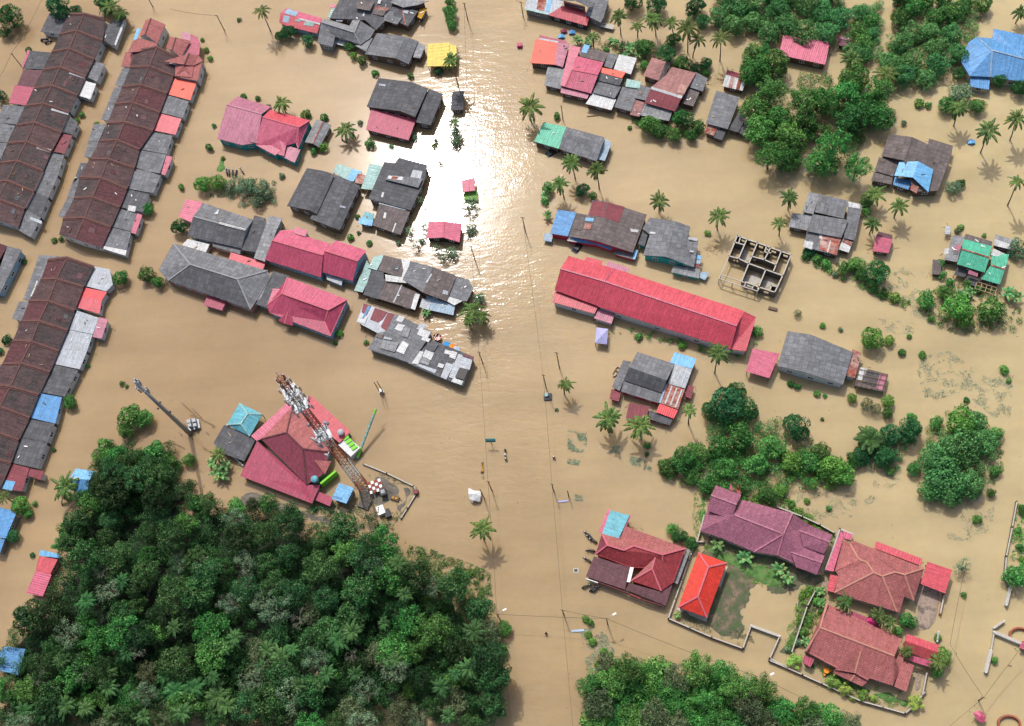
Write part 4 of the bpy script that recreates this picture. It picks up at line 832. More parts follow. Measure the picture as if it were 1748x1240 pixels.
def treetmpl(R,n,leaf,mat,H,**kw):
    cr=crownmesh('crown',R,n,leaf,mat,**kw)
    cr.transform(Matrix.Translation((0,0,H)))
    mb=MB(); mb.tube([(0,0,-.6),(.1*R*.3,0,H*.5),(0,.05*R,H+R*.1)],[.09*R*.8,.07*R*.8,.03*R],7)
    for i in range(6):
        a=i*1.047+.4; L=R*.75
        mb.tube([(0,0,H*.55),(math.cos(a)*L*.4,math.sin(a)*L*.4,H*.85),(math.cos(a)*L*.8,math.sin(a)*L*.8,H+R*.18*(i%3))],[.045*R,.03*R,.012*R],5,False)
    me=bpy.data.meshes.new('trunk'); me.from_pydata([tuple(v) for v in mb.v],[],mb.f); me.materials.append(MATS['bark'])
    return dict(R=R,H=H,crown=cr,trunk=me)
TR={}
def tset(key,mat,R,n,leaf,H,num=2,**kw): TR[key]=[treetmpl(R,n,leaf,mat,H,**kw) for _ in range(num)]
tset('mid','lf_mid',3.0,5200,.42,2.1,3,nl=26)
tset('dark','lf_dark',3.0,5200,.40,2.3,2,nl=24,lump=.34)
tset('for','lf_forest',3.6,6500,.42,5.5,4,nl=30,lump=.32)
tset('oliv','lf_olive',3.4,4200,.36,2.6,2,nl=26,loose=.2)
tset('brt','lf_bright',2.6,4200,.40,1.8,2,nl=22)
tset('gryt','lf_grey',2.4,3200,.42,1.2,2,nl=20,loose=.2,wide=.3)
tset('orch','lf_orch',3.6,6000,.46,2.3,3,nl=30,lump=.3,wide=.34,rough=.8)
tset('lime','lf_lime',1.9,3000,.26,1.1,1,nl=16,loose=.15)
tset('thin','lf_grey',2.6,900,.34,2.0,2,nl=14,loose=.5)
tset('grove','lf_mid',4.4,9500,.44,3.6,3,nl=40,lump=.27,flat=.8)
tset('thinf','lf_grey',3.0,2600,.26,7.0,2,nl=26,lump=.26,loose=.4,wide=.3)
tset('for2','lf_forest',3.4,7500,.3,6.2,3,nl=34,lump=.26,loose=.3,rough=.9)
tset('mid2','lf_mid',3.6,6500,.34,5.4,2,nl=34,lump=.26,loose=.25,rough=.8)
tset('oliv2','lf_olive',3.4,5200,.34,4.2,2,nl=30,lump=.28,loose=.25)
BU={}
def bset(key,mat,R,n,leaf,num=2,**kw):
    BU[key]=[]
    for _ in range(num):
        me=crownmesh('bush',R,n,leaf,mat,flat=.7,**kw); me.transform(Matrix.Translation((0,0,R*.45))); BU[key].append((R,me))
bset('bmid','lf_mid',1.3,1300,.34,3,nl=10,lump=.45); bset('bbrt','lf_bright',1.2,1200,.34,3,nl=10,lump=.45); bset('bgry','lf_grey',1.2,900,.34,2,nl=9,lump=.45,loose=.3); bset('bdk','lf_dark',1.3,1300,.33,2,nl=10,lump=.45); bset('blime','lf_lime',1.2,1200,.25,1,nl=9,lump=.45); bset('boliv','lf_olive',1.2,1000,.3,1,nl=9,lump=.45)
def frondmesh(nf,L,mat,droop=1.0,leaflet=.62,seed=0,up=.75,wid=.075):
    r=random.Random(seed); Cn=[];A=[];Bn=[]
    mbv=[]
    for i in range(nf):
        az=i*2.399963+r.uniform(-.15,.15); age=i/nf   # inner young fronds upright
        el=(1.15-1.25*age)*up; l=L*(r.uniform(.72,1.1) if age>.2 else .7); droop_=droop*r.uniform(.6,1.6)
        p=Vector((0,0,.1)); d=Vector((math.cos(az)*math.cos(el),math.sin(az)*math.cos(el),math.sin(el))); side=Vector((-math.sin(az),math.cos(az),0))
        ns=16; st=l/ns; tw=r.uniform(-.3,.3)
        for s in range(ns):
            f=s/ns; q=p+d*st; up_=side.cross(d)*-1
            Cn.append((p+q)/2); A.append((q-p)*.62); Bn.append(side*.05*(1-f*.6))   # rachis
            if s>1:
                ll=leaflet*math.sin(math.pi*min(1,.12+f*.95))**.6*(1 if f<.9 else .7)
                for sg in(-1,1):
                    for h in(0,.5):
                        ld=(side*sg*.85+d*.55+Vector((0,0,-.35-.25*r.random()))+up_*.1*tw).normalized()
                        c=p.lerp(q,h)+ld*ll*.5
                        Cn.append(c); A.append(ld*ll*.5); w=d.cross(ld).cross(ld).normalized(); Bn.append(w*wid*1.6)
            p=q; d=(d+Vector((0,0,-.13*droop_*(.5+f)))).normalized()
    return quadmesh('fronds',np.array([tuple(v) for v in Cn]),np.array([tuple(v) for v in A]),np.array([tuple(v) for v in Bn]),mat)
PT=[frondmesh(n_,3.4,'lf_palm',d_,.46,s,up=u_,wid=.055) for s,(n_,d_,u_) in enumerate(((22,.85,.8),(18,.7,.6),(25,1.0,.9),(16,.9,.7),(20,1.15,.75)))]
PTF=[frondmesh(22,3.4,'lf_palmf',.85,.5,s+10,up=.75) for s in range(3)]
OIL=frondmesh(34,4.4,'lf_palmf',1.0,1.0,31,up=.9)
def bananamesh(seed,nl=9,L=2.0):
    r=random.Random(seed); mb=MB()
    for i in range(nl):
        az=i*2.4+r.uniform(-.3,.3); el=1.0-.75*i/nl; l=L*r.uniform(.8,1.1); p=Vector((0,0,1.5)); d=Vector((math.cos(az)*math.cos(el),math.sin(az)*math.cos(el),math.sin(el)))
        side=Vector((-math.sin(az),math.cos(az),0)); n=6; prev=None
        for s in range(n+1):
            f=s/n; w=.34*math.sin(math.pi*min(1,.08+f*.95))**.55+.02; 
            cur=[p-side*w+Vector((0,0,-w*.35)),p,p+side*w+Vector((0,0,-w*.35))]
            if prev: mb.add(prev+cur,[(0,1,4,3),(1,2,5,4)])
            prev=cur; p=p+d*(l/n); d=(d+Vector((0,0,-.2))).normalized()
    me=bpy.data.meshes.new('leaves'); me.from_pydata([tuple(v) for v in mb.v],[],mb.f); me.materials.append(MATS['lf_banana']); return me
BN=[bananamesh(s) for s in range(3)]
def tubemesh(name,pts,rads,mat,n=6):
    mb=MB(); mb.tube(pts,rads,n); me=bpy.data.meshes.new(name); me.from_pydata([tuple(v) for v in mb.v],[],mb.f); me.materials.append(MATS[mat]); return me
BNS=tubemesh('stem',[(0,0,-.6),(0,0,1.6)],[.16,.1],'lf_banana')
def deadmesh(seed,R=2.2,H=5.5):
    r=random.Random(seed); mb=MB(); mb.tube([(0,0,-.5),(0,0,H*.6),(.1,.1,H*.8)],[.2,.15,.12],6)
    def br(p,d,l,ra,dep):
        q=p+d*l; m=p+d*l*.5+Vector((r.uniform(-.1,.1),r.uniform(-.1,.1),.06))*l
        mb.tube([p,m,q],[ra,ra*.8,ra*.6],4,False)
        if dep==0: return
        for _ in range(3):
            dd=(d+Vector((r.uniform(-.9,.9),r.uniform(-.9,.9),r.uniform(-.35,.6)))).normalized(); br(q,dd,l*.68,ra*.6,dep-1)
    for i in range(6):
        a=i*1.05+r.random(); br(Vector((0,0,H*(.55+.05*i))),Vector((math.cos(a),math.sin(a),.5)).normalized(),R*.45,.045,4)
    me=bpy.data.meshes.new('branches'); me.from_pydata([tuple(v) for v in mb.v],[],mb.f); me.materials.append(MATS['barkp']); return me
DT=[deadmesh(s) for s in range(3)]
PL=[]   # every plant for labelling: (obj, desc, px, py, size)
def put(name,cat,loc,parts,s=1.0,rz=None,desc='',px=0,py=0,grp=None,rx=0):
    root=empty(name,loc,R_.uniform(0,6.28) if rz is None else rz); root.scale=(s,s,s*R_.uniform(.9,1.1)); root['category']=cat
    for n,me in parts:
        o=bpy.data.objects.new(n,me); C.objects.link(o); o.parent=root
    PL.append((root,desc,px,py,s,grp)); return root
TD=dict(mid='mid-green leafy tree',dark='dark green dense tree',oliv='olive brown loose tree',brt='bright green leafy tree',gryt='grey-green bushy tree',orch='thick-leaved orchard tree',lime='lime green round bush',thin='thin sparse grey-green tree',grove='big rounded leafy tree')
TD['for']='dark forest tree'; TD.update(thinf='grey-green sparse tree',for2='dark forest tree',mid2='mid-green tree',oliv2='olive tree')
def tree(x,y,Rp,kind='mid',grp=None,hs=1.0,desc=None):
    t=R_.choice(TR[kind]); s=Rp*.14/t['R']*1.0; p=U(x,y,t['H']*s*1.1)
    nm='tree' if Rp>15 else 'shrub'  # small ones are trees by kind too; only the lime kind are shrubs
    return put(nm,nm,(p.x,p.y,0),[('crown',t['crown']),('trunk',t['trunk'])],s,desc=desc or TD[kind],px=x,py=y,grp=grp)
BD=dict(bmid='small green bush',bbrt='small bright green bush',bgry='small grey-green bush',bdk='small dark green bush',blime='small lime bush',boliv='small olive bush')
def bush(x,y,Rp,kind='bmid',grp=None):
    R,me=R_.choice(BU[kind]); s=Rp*.14/R; p=U(x,y,R*.5*s)
    o=bpy.data.objects.new('bush',me); C.objects.link(o); o.location=(p.x,p.y,-.1); o.scale=(s,s,s); o.rotation_euler=(0,0,R_.uniform(0,6.28)); o['category']='bush'
    PL.append((o,BD[kind],x,y,s,grp)); return o
def solve_h(tx,ty,base,lo=.5,hi=80):
    best=None
    for i in range(int((hi-lo)*5)):
        h=lo+i*.2; q=U(tx,ty,h); d=math.hypot(q.x-base.x,q.y-base.y)
        if best is None or d<best[0]: best=(d,h,q)
    return best[1],best[2]
def palm(x,y,Rp,base=None,kind='p',grp=None,desc=None,h=None):
    if base: b=U(base[0],base[1],0); h,top=solve_h(x,y,b,2,14)
    else: h=h or 4.5; top=U(x,y,h); b=Vector((top.x,top.y,0))
    s=Rp*.14/2.6*R_.uniform(.88,1.08)
    root=empty('palm_tree',b); root['category']='palm tree'
    L=top-b; pts=[Vector((0,0,-.8)),L*.3+Vector((L.x*-.1,L.y*-.1,0)),L*.7,L]
    tr=tubemesh('trunk',pts,[.2,.15,.13,.11],'bark',7); o=bpy.data.objects.new('trunk',tr); C.objects.link(o); o.parent=root
    me=R_.choice(PT if kind=='p' else PTF); o=bpy.data.objects.new('fronds',me); C.objects.link(o); o.parent=root; o.location=L; o.scale=(s,s,s); o.rotation_euler=(R_.uniform(-.15,.15),R_.uniform(-.15,.15),R_.uniform(0,6.28))
    PL.append((root,desc or 'feathery coconut palm',x,y,s,grp)); return root
def banana(x,y,Rp,grp=None):
    s=Rp*.14/1.9; p=U(x,y,1.7*s); return put('banana_plant','banana plant',(p.x,p.y,0),[('leaves',R_.choice(BN)),('stem',BNS)],s,desc='broad-leaved banana plant',px=x,py=y,grp=grp)
def dead(x,y,Rp,grp=None,h=7):
    s=Rp*.14/2.2; p=U(x,y,h); r=put('dead_tree','dead tree',(p.x,p.y,h-5*s if h>4 else 0),[('branches',R_.choice(DT))],s,desc='bare pale dead tree',px=x,py=y,grp=grp); return r
# ---- isolated trees
for x,y,r,k in ((205,475,19,'mid'),(250,468,19,'mid'),(270,482,14,'mid'),(222,712,27,'mid'),(245,715,20,'mid'),(215,735,18,'mid'),(253,357,14,'mid'),(120,686,16,'mid'),(305,388,18,'dark'),(15,28,32,'dark'),(8,55,16,'dark'),(100,12,32,'dark'),(130,20,18,'dark'),(178,8,26,'mid'),(205,30,16,'mid'),(0,165,16,'dark'),
 (766,22,20,'mid'),(772,42,14,'mid'),(768,5,14,'mid'),(492,55,20,'dark'),(478,62,13,'mid'),(525,68,17,'dark'),(597,80,13,'mid'),(603,95,10,'brt'),(617,103,12,'mid'),(776,240,17,'gryt'),(778,225,12,'gryt'),(345,315,20,'brt'),(372,312,19,'brt'),(395,320,18,'gryt'),(420,322,26,'gryt'),(448,325,24,'gryt'),(440,345,18,'gryt'),(818,512,15,'gryt'),(718,342,13,'thin'),(798,352,20,'thin'),(808,345,15,'thin'),(805,390,14,'gryt'),(800,398,10,'thin'),(770,432,16,'gryt'),(755,440,14,'thin'),(745,425,13,'thin'),(700,395,14,'thin'),(712,420,14,'thin'),(722,385,12,'thin'),
 (935,322,14,'mid'),(995,325,16,'dark'),(1012,335,10,'dark'),(1108,215,24,'mid'),(1128,225,18,'mid'),(1165,205,24,'mid'),(1192,215,17,'mid'),(1150,230,18,'mid'),(1180,232,14,'mid'),
 (1080,2,24,'dark'),(1122,8,26,'dark'),(1188,12,24,'dark'),(1200,35,18,'dark'),(1100,80,22,'mid'),(1138,92,24,'dark'),(1165,108,20,'mid'),(1205,108,15,'dark'),(1150,68,18,'dark'),(1100,112,12,'brt'),(1205,125,10,'dark'),(1188,118,14,'dark'),
 (1640,162,28,'gryt'),(1618,178,20,'mid'),(1668,180,18,'mid'),(1742,150,20,'dark'),(1705,138,17,'dark'),(1638,125,15,'dark'),(1628,322,19,'gryt'),(1640,312,10,'mid'),(1480,345,15,'mid'),(1478,362,10,'mid'),
 (1498,464,28,'dark'),(1462,452,18,'mid'),(1440,458,15,'mid'),(1470,468,14,'mid'),(1583,512,20,'mid'),(1612,500,15,'mid'),(1636,525,30,'brt'),(1648,545,18,'brt'),(1692,530,26,'mid'),(1740,424,24,'gryt'),(1488,578,24,'brt'),(1518,581,11,'brt'),(1293,565,12,'mid'),(1362,535,9,'oliv'),
 (1240,688,36,'dark'),(1212,700,20,'dark'),(1275,700,26,'dark'),(1258,665,18,'dark'),(1360,728,27,'dark'),(1140,797,20,'mid'),(1165,788,25,'mid'),(1190,772,22,'mid'),(1230,765,25,'mid'),(1268,745,28,'mid'),(1290,790,25,'mid'),(1318,765,26,'mid'),(1350,790,22,'brt'),(1382,790,24,'mid'),(1420,800,26,'brt'),(1440,812,24,'brt'),(1402,770,20,'mid'),(1182,812,17,'mid'),(1205,830,16,'mid'),(1240,800,22,'mid'),(1310,850,20,'mid'),(1332,838,15,'brt'),(1260,830,18,'mid'),(1222,850,13,'mid'),(1455,785,16,'mid'),
 (1520,740,22,'dark'),(1552,735,25,'dark'),(1510,780,20,'dark'),(1470,778,18,'dark'),(1555,715,12,'mid'),(1520,805,9,'mid'),(1640,765,38,'orch'),(1600,785,36,'orch'),(1615,825,36,'orch'),(1655,825,28,'orch'),(1682,755,28,'orch'),(1640,722,30,'brt'),(1585,840,20,'orch'),(1665,722,24,'orch'),(1600,722,14,'mid'),(1700,805,12,'mid'),(1692,842,9,'mid'),(1700,740,14,'mid'),(1625,850,20,'orch'),(1560,800,14,'mid'),
 (1160,915,15,'dark'),(1180,928,14,'dark'),(1148,903,12,'mid'),(1357,1130,15,'lime'),(1422,1163,14,'lime'),(1442,1176,13,'lime'),(1475,1186,12,'lime'),(1565,1200,15,'lime'),(1550,1062,16,'mid'),(1532,1078,10,'mid'),(1608,1120,17,'brt'),(1598,1150,10,'brt'),(1645,968,19,'thin'),(1735,985,23,'mid'),(1745,870,10,'mid'),(323,785,14,'brt'),(303,795,10,'mid'),(35,862,19,'brt'),(48,878,10,'mid'),(20,915,15,'dark'),(1480,690,14,'oliv'),(1516,686,13,'brt'),(1516,705,12,'mid'),(1455,680,10,'brt'),(1495,698,12,'oliv')):
    tree(x,y,r,k)
for x,y,r,k in ((358,252,11,'bmid'),(310,320,9,'bmid'),(640,125,10,'bmid'),(700,130,9,'bmid'),(632,245,13,'bmid'),(748,122,12,'bdk'),(522,195,13,'bbrt'),(553,200,11,'bmid'),(550,252,13,'bbrt'),(535,258,10,'bmid'),(668,250,6,'bmid'),(708,236,9,'bgry'),(745,240,8,'bgry'),(615,210,8,'bgry'),(480,300,9,'bgry'),(560,440,5,'bgry'),(598,405,9,'bbrt'),(612,398,6,'bgry'),(630,415,8,'bmid'),(610,370,7,'bmid'),(720,412,8,'bgry'),(680,415,7,'bgry'),(950,198,10,'bmid'),(1075,218,6,'bmid'),(1035,85,8,'bmid'),(930,345,9,'bmid'),(1208,398,7,'bbrt'),(1570,176,12,'bbrt'),(1585,180,8,'bmid'),(1543,210,8,'bgry'),(1410,450,12,'bmid'),(1395,442,11,'bmid'),(1375,440,9,'bmid'),(1380,432,12,'bdk'),(1425,470,8,'bgry'),(1527,507,13,'bbrt'),(1508,502,10,'bmid'),(1492,495,9,'bmid'),(1605,450,12,'bmid'),(1608,470,10,'bmid'),(1622,482,9,'bmid'),(1652,485,11,'bmid'),(1670,495,10,'bmid'),(1590,545,8,'bmid'),(1405,556,7,'bbrt'),(1435,563,6,'bgry'),(1540,602,9,'bmid'),(1552,575,6,'bbrt'),(1575,606,8,'bbrt'),(1635,395,8,'boliv'),(1640,388,7,'bmid'),(1680,402,5,'bmid'),(1350,655,8,'bmid'),(1362,660,8,'bmid'),(1395,672,8,'bmid'),(1408,676,5,'bmid'),(1090,575,9,'bmid'),(1165,590,9,'bbrt'),(1195,597,5,'bmid'),(1404,716,4,'bdk'),(1668,888,10,'bbrt'),(1715,632,10,'bbrt'),(1722,650,6,'bbrt'),(1650,683,7,'bmid'),(1645,1016,6,'bmid'),(1478,957,9,'bbrt'),(1490,962,7,'bbrt'),(1385,1008,9,'bbrt'),(1395,1028,10,'bbrt'),(1403,1045,8,'bmid'),(1382,1060,10,'bmid'),(1372,1080,10,'bmid'),(1362,1098,9,'bgry'),(1345,1110,8,'bgry'),(1490,1192,8,'blime'),(1455,1192,7,'blime'),(1600,1088,8,'bbrt'),(1740,935,9,'bmid'),(1738,905,8,'bbrt'),(1746,955,7,'bbrt'),(1698,1128,7,'bmid'),(140,196,8,'bmid'),(130,206,8,'bbrt'),(165,212,7,'bbrt'),(92,410,8,'bmid'),(105,408,7,'bmid'),(48,85,8,'bdk'),(345,68,6,'bmid'),(352,85,8,'bbrt'),(358,100,8,'bbrt'),(408,34,6,'bdk'),(40,447,7,'bdk'),(55,948,6,'bdk'),(60,860,6,'bmid'),(12,580,12,'bdk'),(0,600,9,'bdk'),(150,625,5,'bmid'),(208,655,6,'bmid'),(216,660,5,'bmid'),(92,768,5,'bdk'),(580,570,9,'bbrt'),(572,585,6,'bmid'),(625,585,6,'bmid'),(640,590,6,'bbrt'),(1000,1056,8,'bbrt'),(1008,1064,7,'bmid'),(1012,1095,9,'bbrt'),(1005,1085,8,'bbrt'),(1030,1112,7,'bbrt'),(1042,1118,6,'bbrt'),(1018,1135,6,'bbrt'),(950,700,4,'bdk'),(1105,760,8,'bmid'),(1104,776,6,'bmid'),(1210,820,10,'bmid'),(1245,845,11,'bbrt'),(1270,855,10,'bbrt'),(1350,860,9,'bbrt'),(1358,880,8,'bbrt'),(1375,892,7,'bbrt'),(1395,905,8,'bbrt'),(1412,915,8,'bbrt'),(1378,855,7,'bbrt'),(1415,868,6,'bmid'),(1430,1000,5,'bmid'),(365,215,6,'bmid'),(415,165,9,'bmid'),(440,168,7,'bmid'),(458,182,8,'bmid'),(380,270,6,'bmid')):
    bush(x,y,r,k)
for a in ((905,183,27,(907,209)),(770,103,19,(782,146)),(447,18,20,(462,54)),(480,176,19,None),(590,222,23,(583,240)),(975,278,21,(982,305)),(1018,290,20,(1023,322)),(955,315,19,(963,338)),(1125,343,20,(1125,363)),(1227,368,20,(1224,392)),(1348,337,17,(1345,358)),(1330,380,15,(1330,402)),(1493,332,20,None),(1535,352,17,(1526,372)),(1490,382,17,(1484,400)),(1687,223,23,(1674,261)),(1735,203,22,(1724,240)),(1737,310,17,(1720,351)),(1742,20,18,None),(806,530,23,None),(822,540,20,None),(800,548,14,None),(965,656,17,(963,673)),(1038,715,27,(1040,733)),(1092,727,23,(1093,743)),(1177,700,13,(1175,724)),(1226,603,21,(1220,637)),(823,904,21,(826,922)),(1056,28,20,(1060,60)),(1088,45,14,None),(1115,33,21,(1120,62)),(1146,38,17,(1150,66)),(1174,48,24,(1174,90)),(1192,68,17,(1182,98)),(1231,65,20,(1229,104)),(1286,82,18,(1284,112)),(1456,102,22,None),(1515,126,24,None),(1636,185,20,(1628,215)),(1270,115,9,None),(186,12,24,None),(205,22,18,None),(1443,1028,17,None),(1500,1052,17,None),(1520,1062,14,None),(1548,1113,12,None),(1012,62,14,None),(775,208,12,None),(742,250,10,None),(372,776,16,None),(1602,1130,15,None),(6,848,14,None)):
    palm(*a)
palm(112,832,27,(105,865),desc='leaning coconut palm')
for x,y,r,b in ((1487,750,33,None),):
    p=U(x,y,3.6); o=put('oil_palm','palm tree',(p.x,p.y,0),[('trunk',tubemesh('trunk',[(0,0,-.6),(0,0,3.4)],[.45,.4],'bark',8))],1,desc='big dark oil palm with a wide crown',px=x,py=y)
    f=bpy.data.objects.new('fronds',OIL); C.objects.link(f); f.parent=o; f.location=(0,0,3.4)
for x,y,r in ((1225,930,14),(1272,952,15),(1330,972,14),(1345,988,13),(1720,500,14),(1735,508,14),(985,68,13),(1003,70,12),(1050,72,10),(1062,78,10),(1075,82,14),(1090,92,12),(1068,95,10),(1042,68,8),(728,533,11),(370,805,16),(385,795,14),(362,790,12),(1400,1010,10),(1402,1030,9),(1375,1095,10),(1655,500,12),(935,368,11),(1156,1050,7),(930,335,10),(1640,500,10),(378,812,14)): banana(x,y,r)
for x,y,r,k in ((180,762,19,'mid'),(172,780,22,'mid2'),(200,778,24,'mid2'),(215,790,24,'for2'),(240,780,20,'mid'),(265,775,26,'mid'),(285,788,20,'mid'),(190,805,28,'for2'),(225,815,30,'for2'),(262,812,30,'for2'),(165,825,24,'for2'),(300,840,18,'oliv2'),(335,858,20,'mid'),(405,865,20,'mid'),(430,862,18,'for2'),(455,858,20,'mid'),(500,885,20,'mid'),(140,850,20,'for2'),(115,905,22,'mid'),(105,930,20,'mid2')): tree(x,y,r,k)
# ---- orchard rows and groves
def fill(poly,n,rmin,rmax,kinds,mind,grp,desc=None,h=None,tries=6000):
    pts=[]; xs=[p[0] for p in poly]; ys=[p[1] for p in poly]
    for _ in range(tries):
        if len(pts)>=n: break
        x=R_.uniform(min(xs),max(xs)); y=R_.uniform(min(ys),max(ys))
        if not inpoly(x,y,poly): continue
        if any(a<x<c and b_<y<d for a,b_,c,d in ((-5,1075,62,1170),(45,925,118,1030),(100,795,170,850),(715,1095,770,1135),(765,1120,815,1150))): continue
        if any((x-a)**2+(y-b)**2<mind**2 for a,b in pts): continue
        pts.append((x,y))
    pts.sort(key=lambda p:p[1])
    for x,y in pts: tree(x,y,R_.uniform(rmin,rmax),R_.choice(kinds),grp,desc=desc)
    return pts
fill([(1222,-10),(1440,-10),(1438,55),(1380,62),(1300,58),(1225,42)],17,25,31,['orch'],29,'orchard rows along the top edge','thick-leaved orchard tree')
fill([(1465,15),(1500,15),(1500,60),(1490,95),(1450,110),(1455,60)],7,17,22,['orch','mid'],20,'orchard rows along the top edge','thick-leaved orchard tree')
fill([(1535,-5),(1680,-5),(1690,30),(1540,32)],9,21,27,['dark','mid'],25,'orchard rows along the top edge','dark orchard tree')
fill([(1540,40),(1630,35),(1640,100),(1590,140),(1520,140),(1505,105),(1540,80)],11,25,30,['orch'],28,'orchard rows along the top edge','thick-leaved orchard tree')
fill([(1285,105),(1310,95),(1390,130),(1470,130),(1520,160),(1515,190),(1470,230),(1470,280),(1400,285),(1335,270),(1295,262),(1285,200)],21,30,37,['grove','grove','mid2'],31,'tall grove below the raspberry pink roof','big rounded grove tree')
fill([(1275,90),(1290,75),(1310,90),(1300,120),(1275,140)],4,18,24,['mid'],20,'tall grove below the raspberry pink roof','big rounded grove tree')
FORB=[(165,770),(190,760),(255,780),(285,765),(290,800),(330,850),(400,855),(480,870),(540,895),(600,905),(670,925),(690,960),(740,985),(790,1000),(830,1030),(840,1070),(850,1110),(845,1240),(-10,1250),(-10,1110),(50,1050),(80,1010),(110,960),(105,910),(130,870),(150,820)]
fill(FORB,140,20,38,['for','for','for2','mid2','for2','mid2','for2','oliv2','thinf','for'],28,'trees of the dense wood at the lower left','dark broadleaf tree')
FORC=[(1005,1150),(1040,1125),(1080,1130),(1150,1145),(1185,1165),(1190,1135),(1250,1140),(1330,1190),(1400,1215),(1480,1245),(1000,1250)]
fill(FORC,36,22,32,['mid','mid','mid2','oliv2'],26,'trees of the wood at the bottom centre','green broadleaf tree')
def undergrowth(poly,n,mat,label,zr=(.6,4.5),leaf=.36,lr=(.8,1.7)):
    xs=[p[0] for p in poly]; ys=[p[1] for p in poly]; A_=[]
    c=0
    while c<n:
        x=R_.uniform(min(xs),max(xs)); y=R_.uniform(min(ys),max(ys))
        if not inpoly(x,y,poly): continue
        z=R_.uniform(*zr); w_=U(x,y,z); r=R_.uniform(*lr); k=int(95*r*r)
        d=rand_dirs(k,.4); A_.append((np.array([w_.x,w_.y,z])+d*r*rng.uniform(.6,1,k)[:,None]*np.array([1,1,.6]),d)); c+=1
    P_=np.concatenate([a[0] for a in A_]); D=np.concatenate([a[1] for a in A_]); m=len(P_)
    nrm=D+rng.normal(size=(m,3))*.7; nrm/=np.linalg.norm(nrm,axis=1)[:,None]; t=np.cross(nrm,rng.normal(size=(m,3))); t/=np.linalg.norm(t,axis=1)[:,None]; b=np.cross(nrm,t)
    s=leaf*rng.uniform(.6,1.2,m)[:,None]
    o=bpy.data.objects.new('undergrowth',quadmesh('undergrowth',P_,t*s*.5,b*s*.22,mat)); C.objects.link(o); tag(o,label,'undergrowth',None,'stuff')
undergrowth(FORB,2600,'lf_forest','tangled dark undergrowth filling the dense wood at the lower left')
undergrowth(FORC,600,'lf_mid','green undergrowth of the wood at the bottom centre')
undergrowth([(1285,105),(1310,95),(1390,130),(1470,130),(1520,160),(1515,190),(1470,230),(1470,280),(1400,285),(1335,270),(1295,262),(1285,200)],160,'lf_mid','undergrowth below the big rounded grove')
undergrowth([(1150,790),(1240,690),(1290,700),(1360,730),(1440,800),(1430,820),(1340,840),(1240,840),(1180,815)],150,'lf_mid','low leafy growth joining the clump above the purple house',zr=(.3,2))
undergrowth([(1590,730),(1690,730),(1700,800),(1660,850),(1580,850),(1570,790)],120,'lf_orch','low leafy growth below the large tree clump at the right',zr=(.3,2.5))
undergrowth([(1225,0),(1440,-5),(1438,52),(1380,58),(1300,54)],130,'lf_orch','low leafy growth in the orchard at the top edge',zr=(.3,2))
undergrowth([(1535,0),(1690,0),(1660,100),(1590,140),(1520,140),(1505,105)],150,'lf_orch','low leafy growth in the orchard left of the sky blue roof',zr=(.3,2))
_r=random.Random(5)
for x,y in ((295,1035),(385,1030),(420,990),(510,1055),(65,1155),(140,1150),(600,1120),(235,1110),(175,975),(345,965)): dead(x,y,_r.uniform(11,17),'bare trees of the dense wood',h=9)
for x,y,r in ((245,1087,16),(218,1115,15),(180,1150,17),(185,1175,16),(40,1215,18),(75,1215,20),(110,1205,20),(145,1210,15),(300,1180,22),(330,1175,22),(370,1190,22),(385,1205,18),(455,1110,20),(480,1125,24),(450,1140,18),(245,1225,16),(280,1155,14),(400,1090,15),(355,1110,14),(655,1065,12)): palm(x,y,r,kind='f',grp='palms inside the dense wood',desc='dark forest palm',h=8)
for x,y,r in ((300,1050,14),(575,1150,14),(545,940,16),(730,1030,16),(760,1035,15),(360,990,17),(860,1075,16),(855,1110,14),(600,1030,15),(700,1180,16),(480,980,12),(680,1095,14),(540,1200,13),(100,1040,16)): tree(x,y,r,'brt','brighter trees of the dense wood',desc='bright green crown tree')
undergrowth([(165,765),(190,745),(255,770),(290,758),(335,840),(300,860),(160,860)],170,'lf_forest','undergrowth at the upper tip of the dense wood')
undergrowth([(1370,432),(1400,435),(1470,470),(1560,520),(1540,530),(1470,490),(1390,460)],75,'lf_mid','low half drowned shrubs in a line on the right',zr=(.0,.7),lr=(.4,.9))
undergrowth([(1580,490),(1650,480),(1745,500),(1740,560),(1620,570),(1570,530)],150,'lf_mid','low half drowned shrubs below the turquoise house',zr=(.0,.9),lr=(.4,1.0))
undergrowth([(1230,835),(1330,840),(1400,895),(1430,925),(1415,925),(1300,862),(1250,862)],110,'lf_bright','low hedge growth behind the purple house',zr=(.1,.9),lr=(.4,.9))
undergrowth([(1120,790),(1180,770),(1240,760),(1300,780),(1320,840),(1240,850),(1180,830),(1140,815)],170,'lf_mid','low growth at the left of the clump above the purple house',zr=(.2,1.6),lr=(.6,1.3))
undergrowth([(1330,760),(1440,780),(1460,820),(1420,840),(1340,820)],110,'lf_bright','low growth in the middle of the right clumps',zr=(.2,1.6),lr=(.6,1.2))
undergrowth([(1455,770),(1560,720),(1575,730),(1530,800),(1480,800)],90,'lf_dark','low growth around the big oil palm',zr=(.2,1.6),lr=(.6,1.2))
undergrowth([(1450,20),(1505,5),(1505,100),(1445,110)],80,'lf_orch','low growth in the narrow orchard row',zr=(.3,2.2))
undergrowth([(975,60),(1100,80),(1210,110),(1205,135),(1100,120),(1000,85)],110,'lf_banana','low banana growth behind the roofs at the top right',zr=(.0,1.0),lr=(.4,.9))
undergrowth([(1060,190),(1090,205),(1190,240),(1200,225),(1090,215)],40,'lf_mid','low growth in front of the dusty brown roofs',zr=(.0,.9),lr=(.5,1))
undergrowth([(1370,1000),(1405,1005),(1410,1050),(1375,1110),(1345,1115)],90,'lf_bright','garden growth left of the bungalow',zr=(.1,.8),lr=(.3,.8))
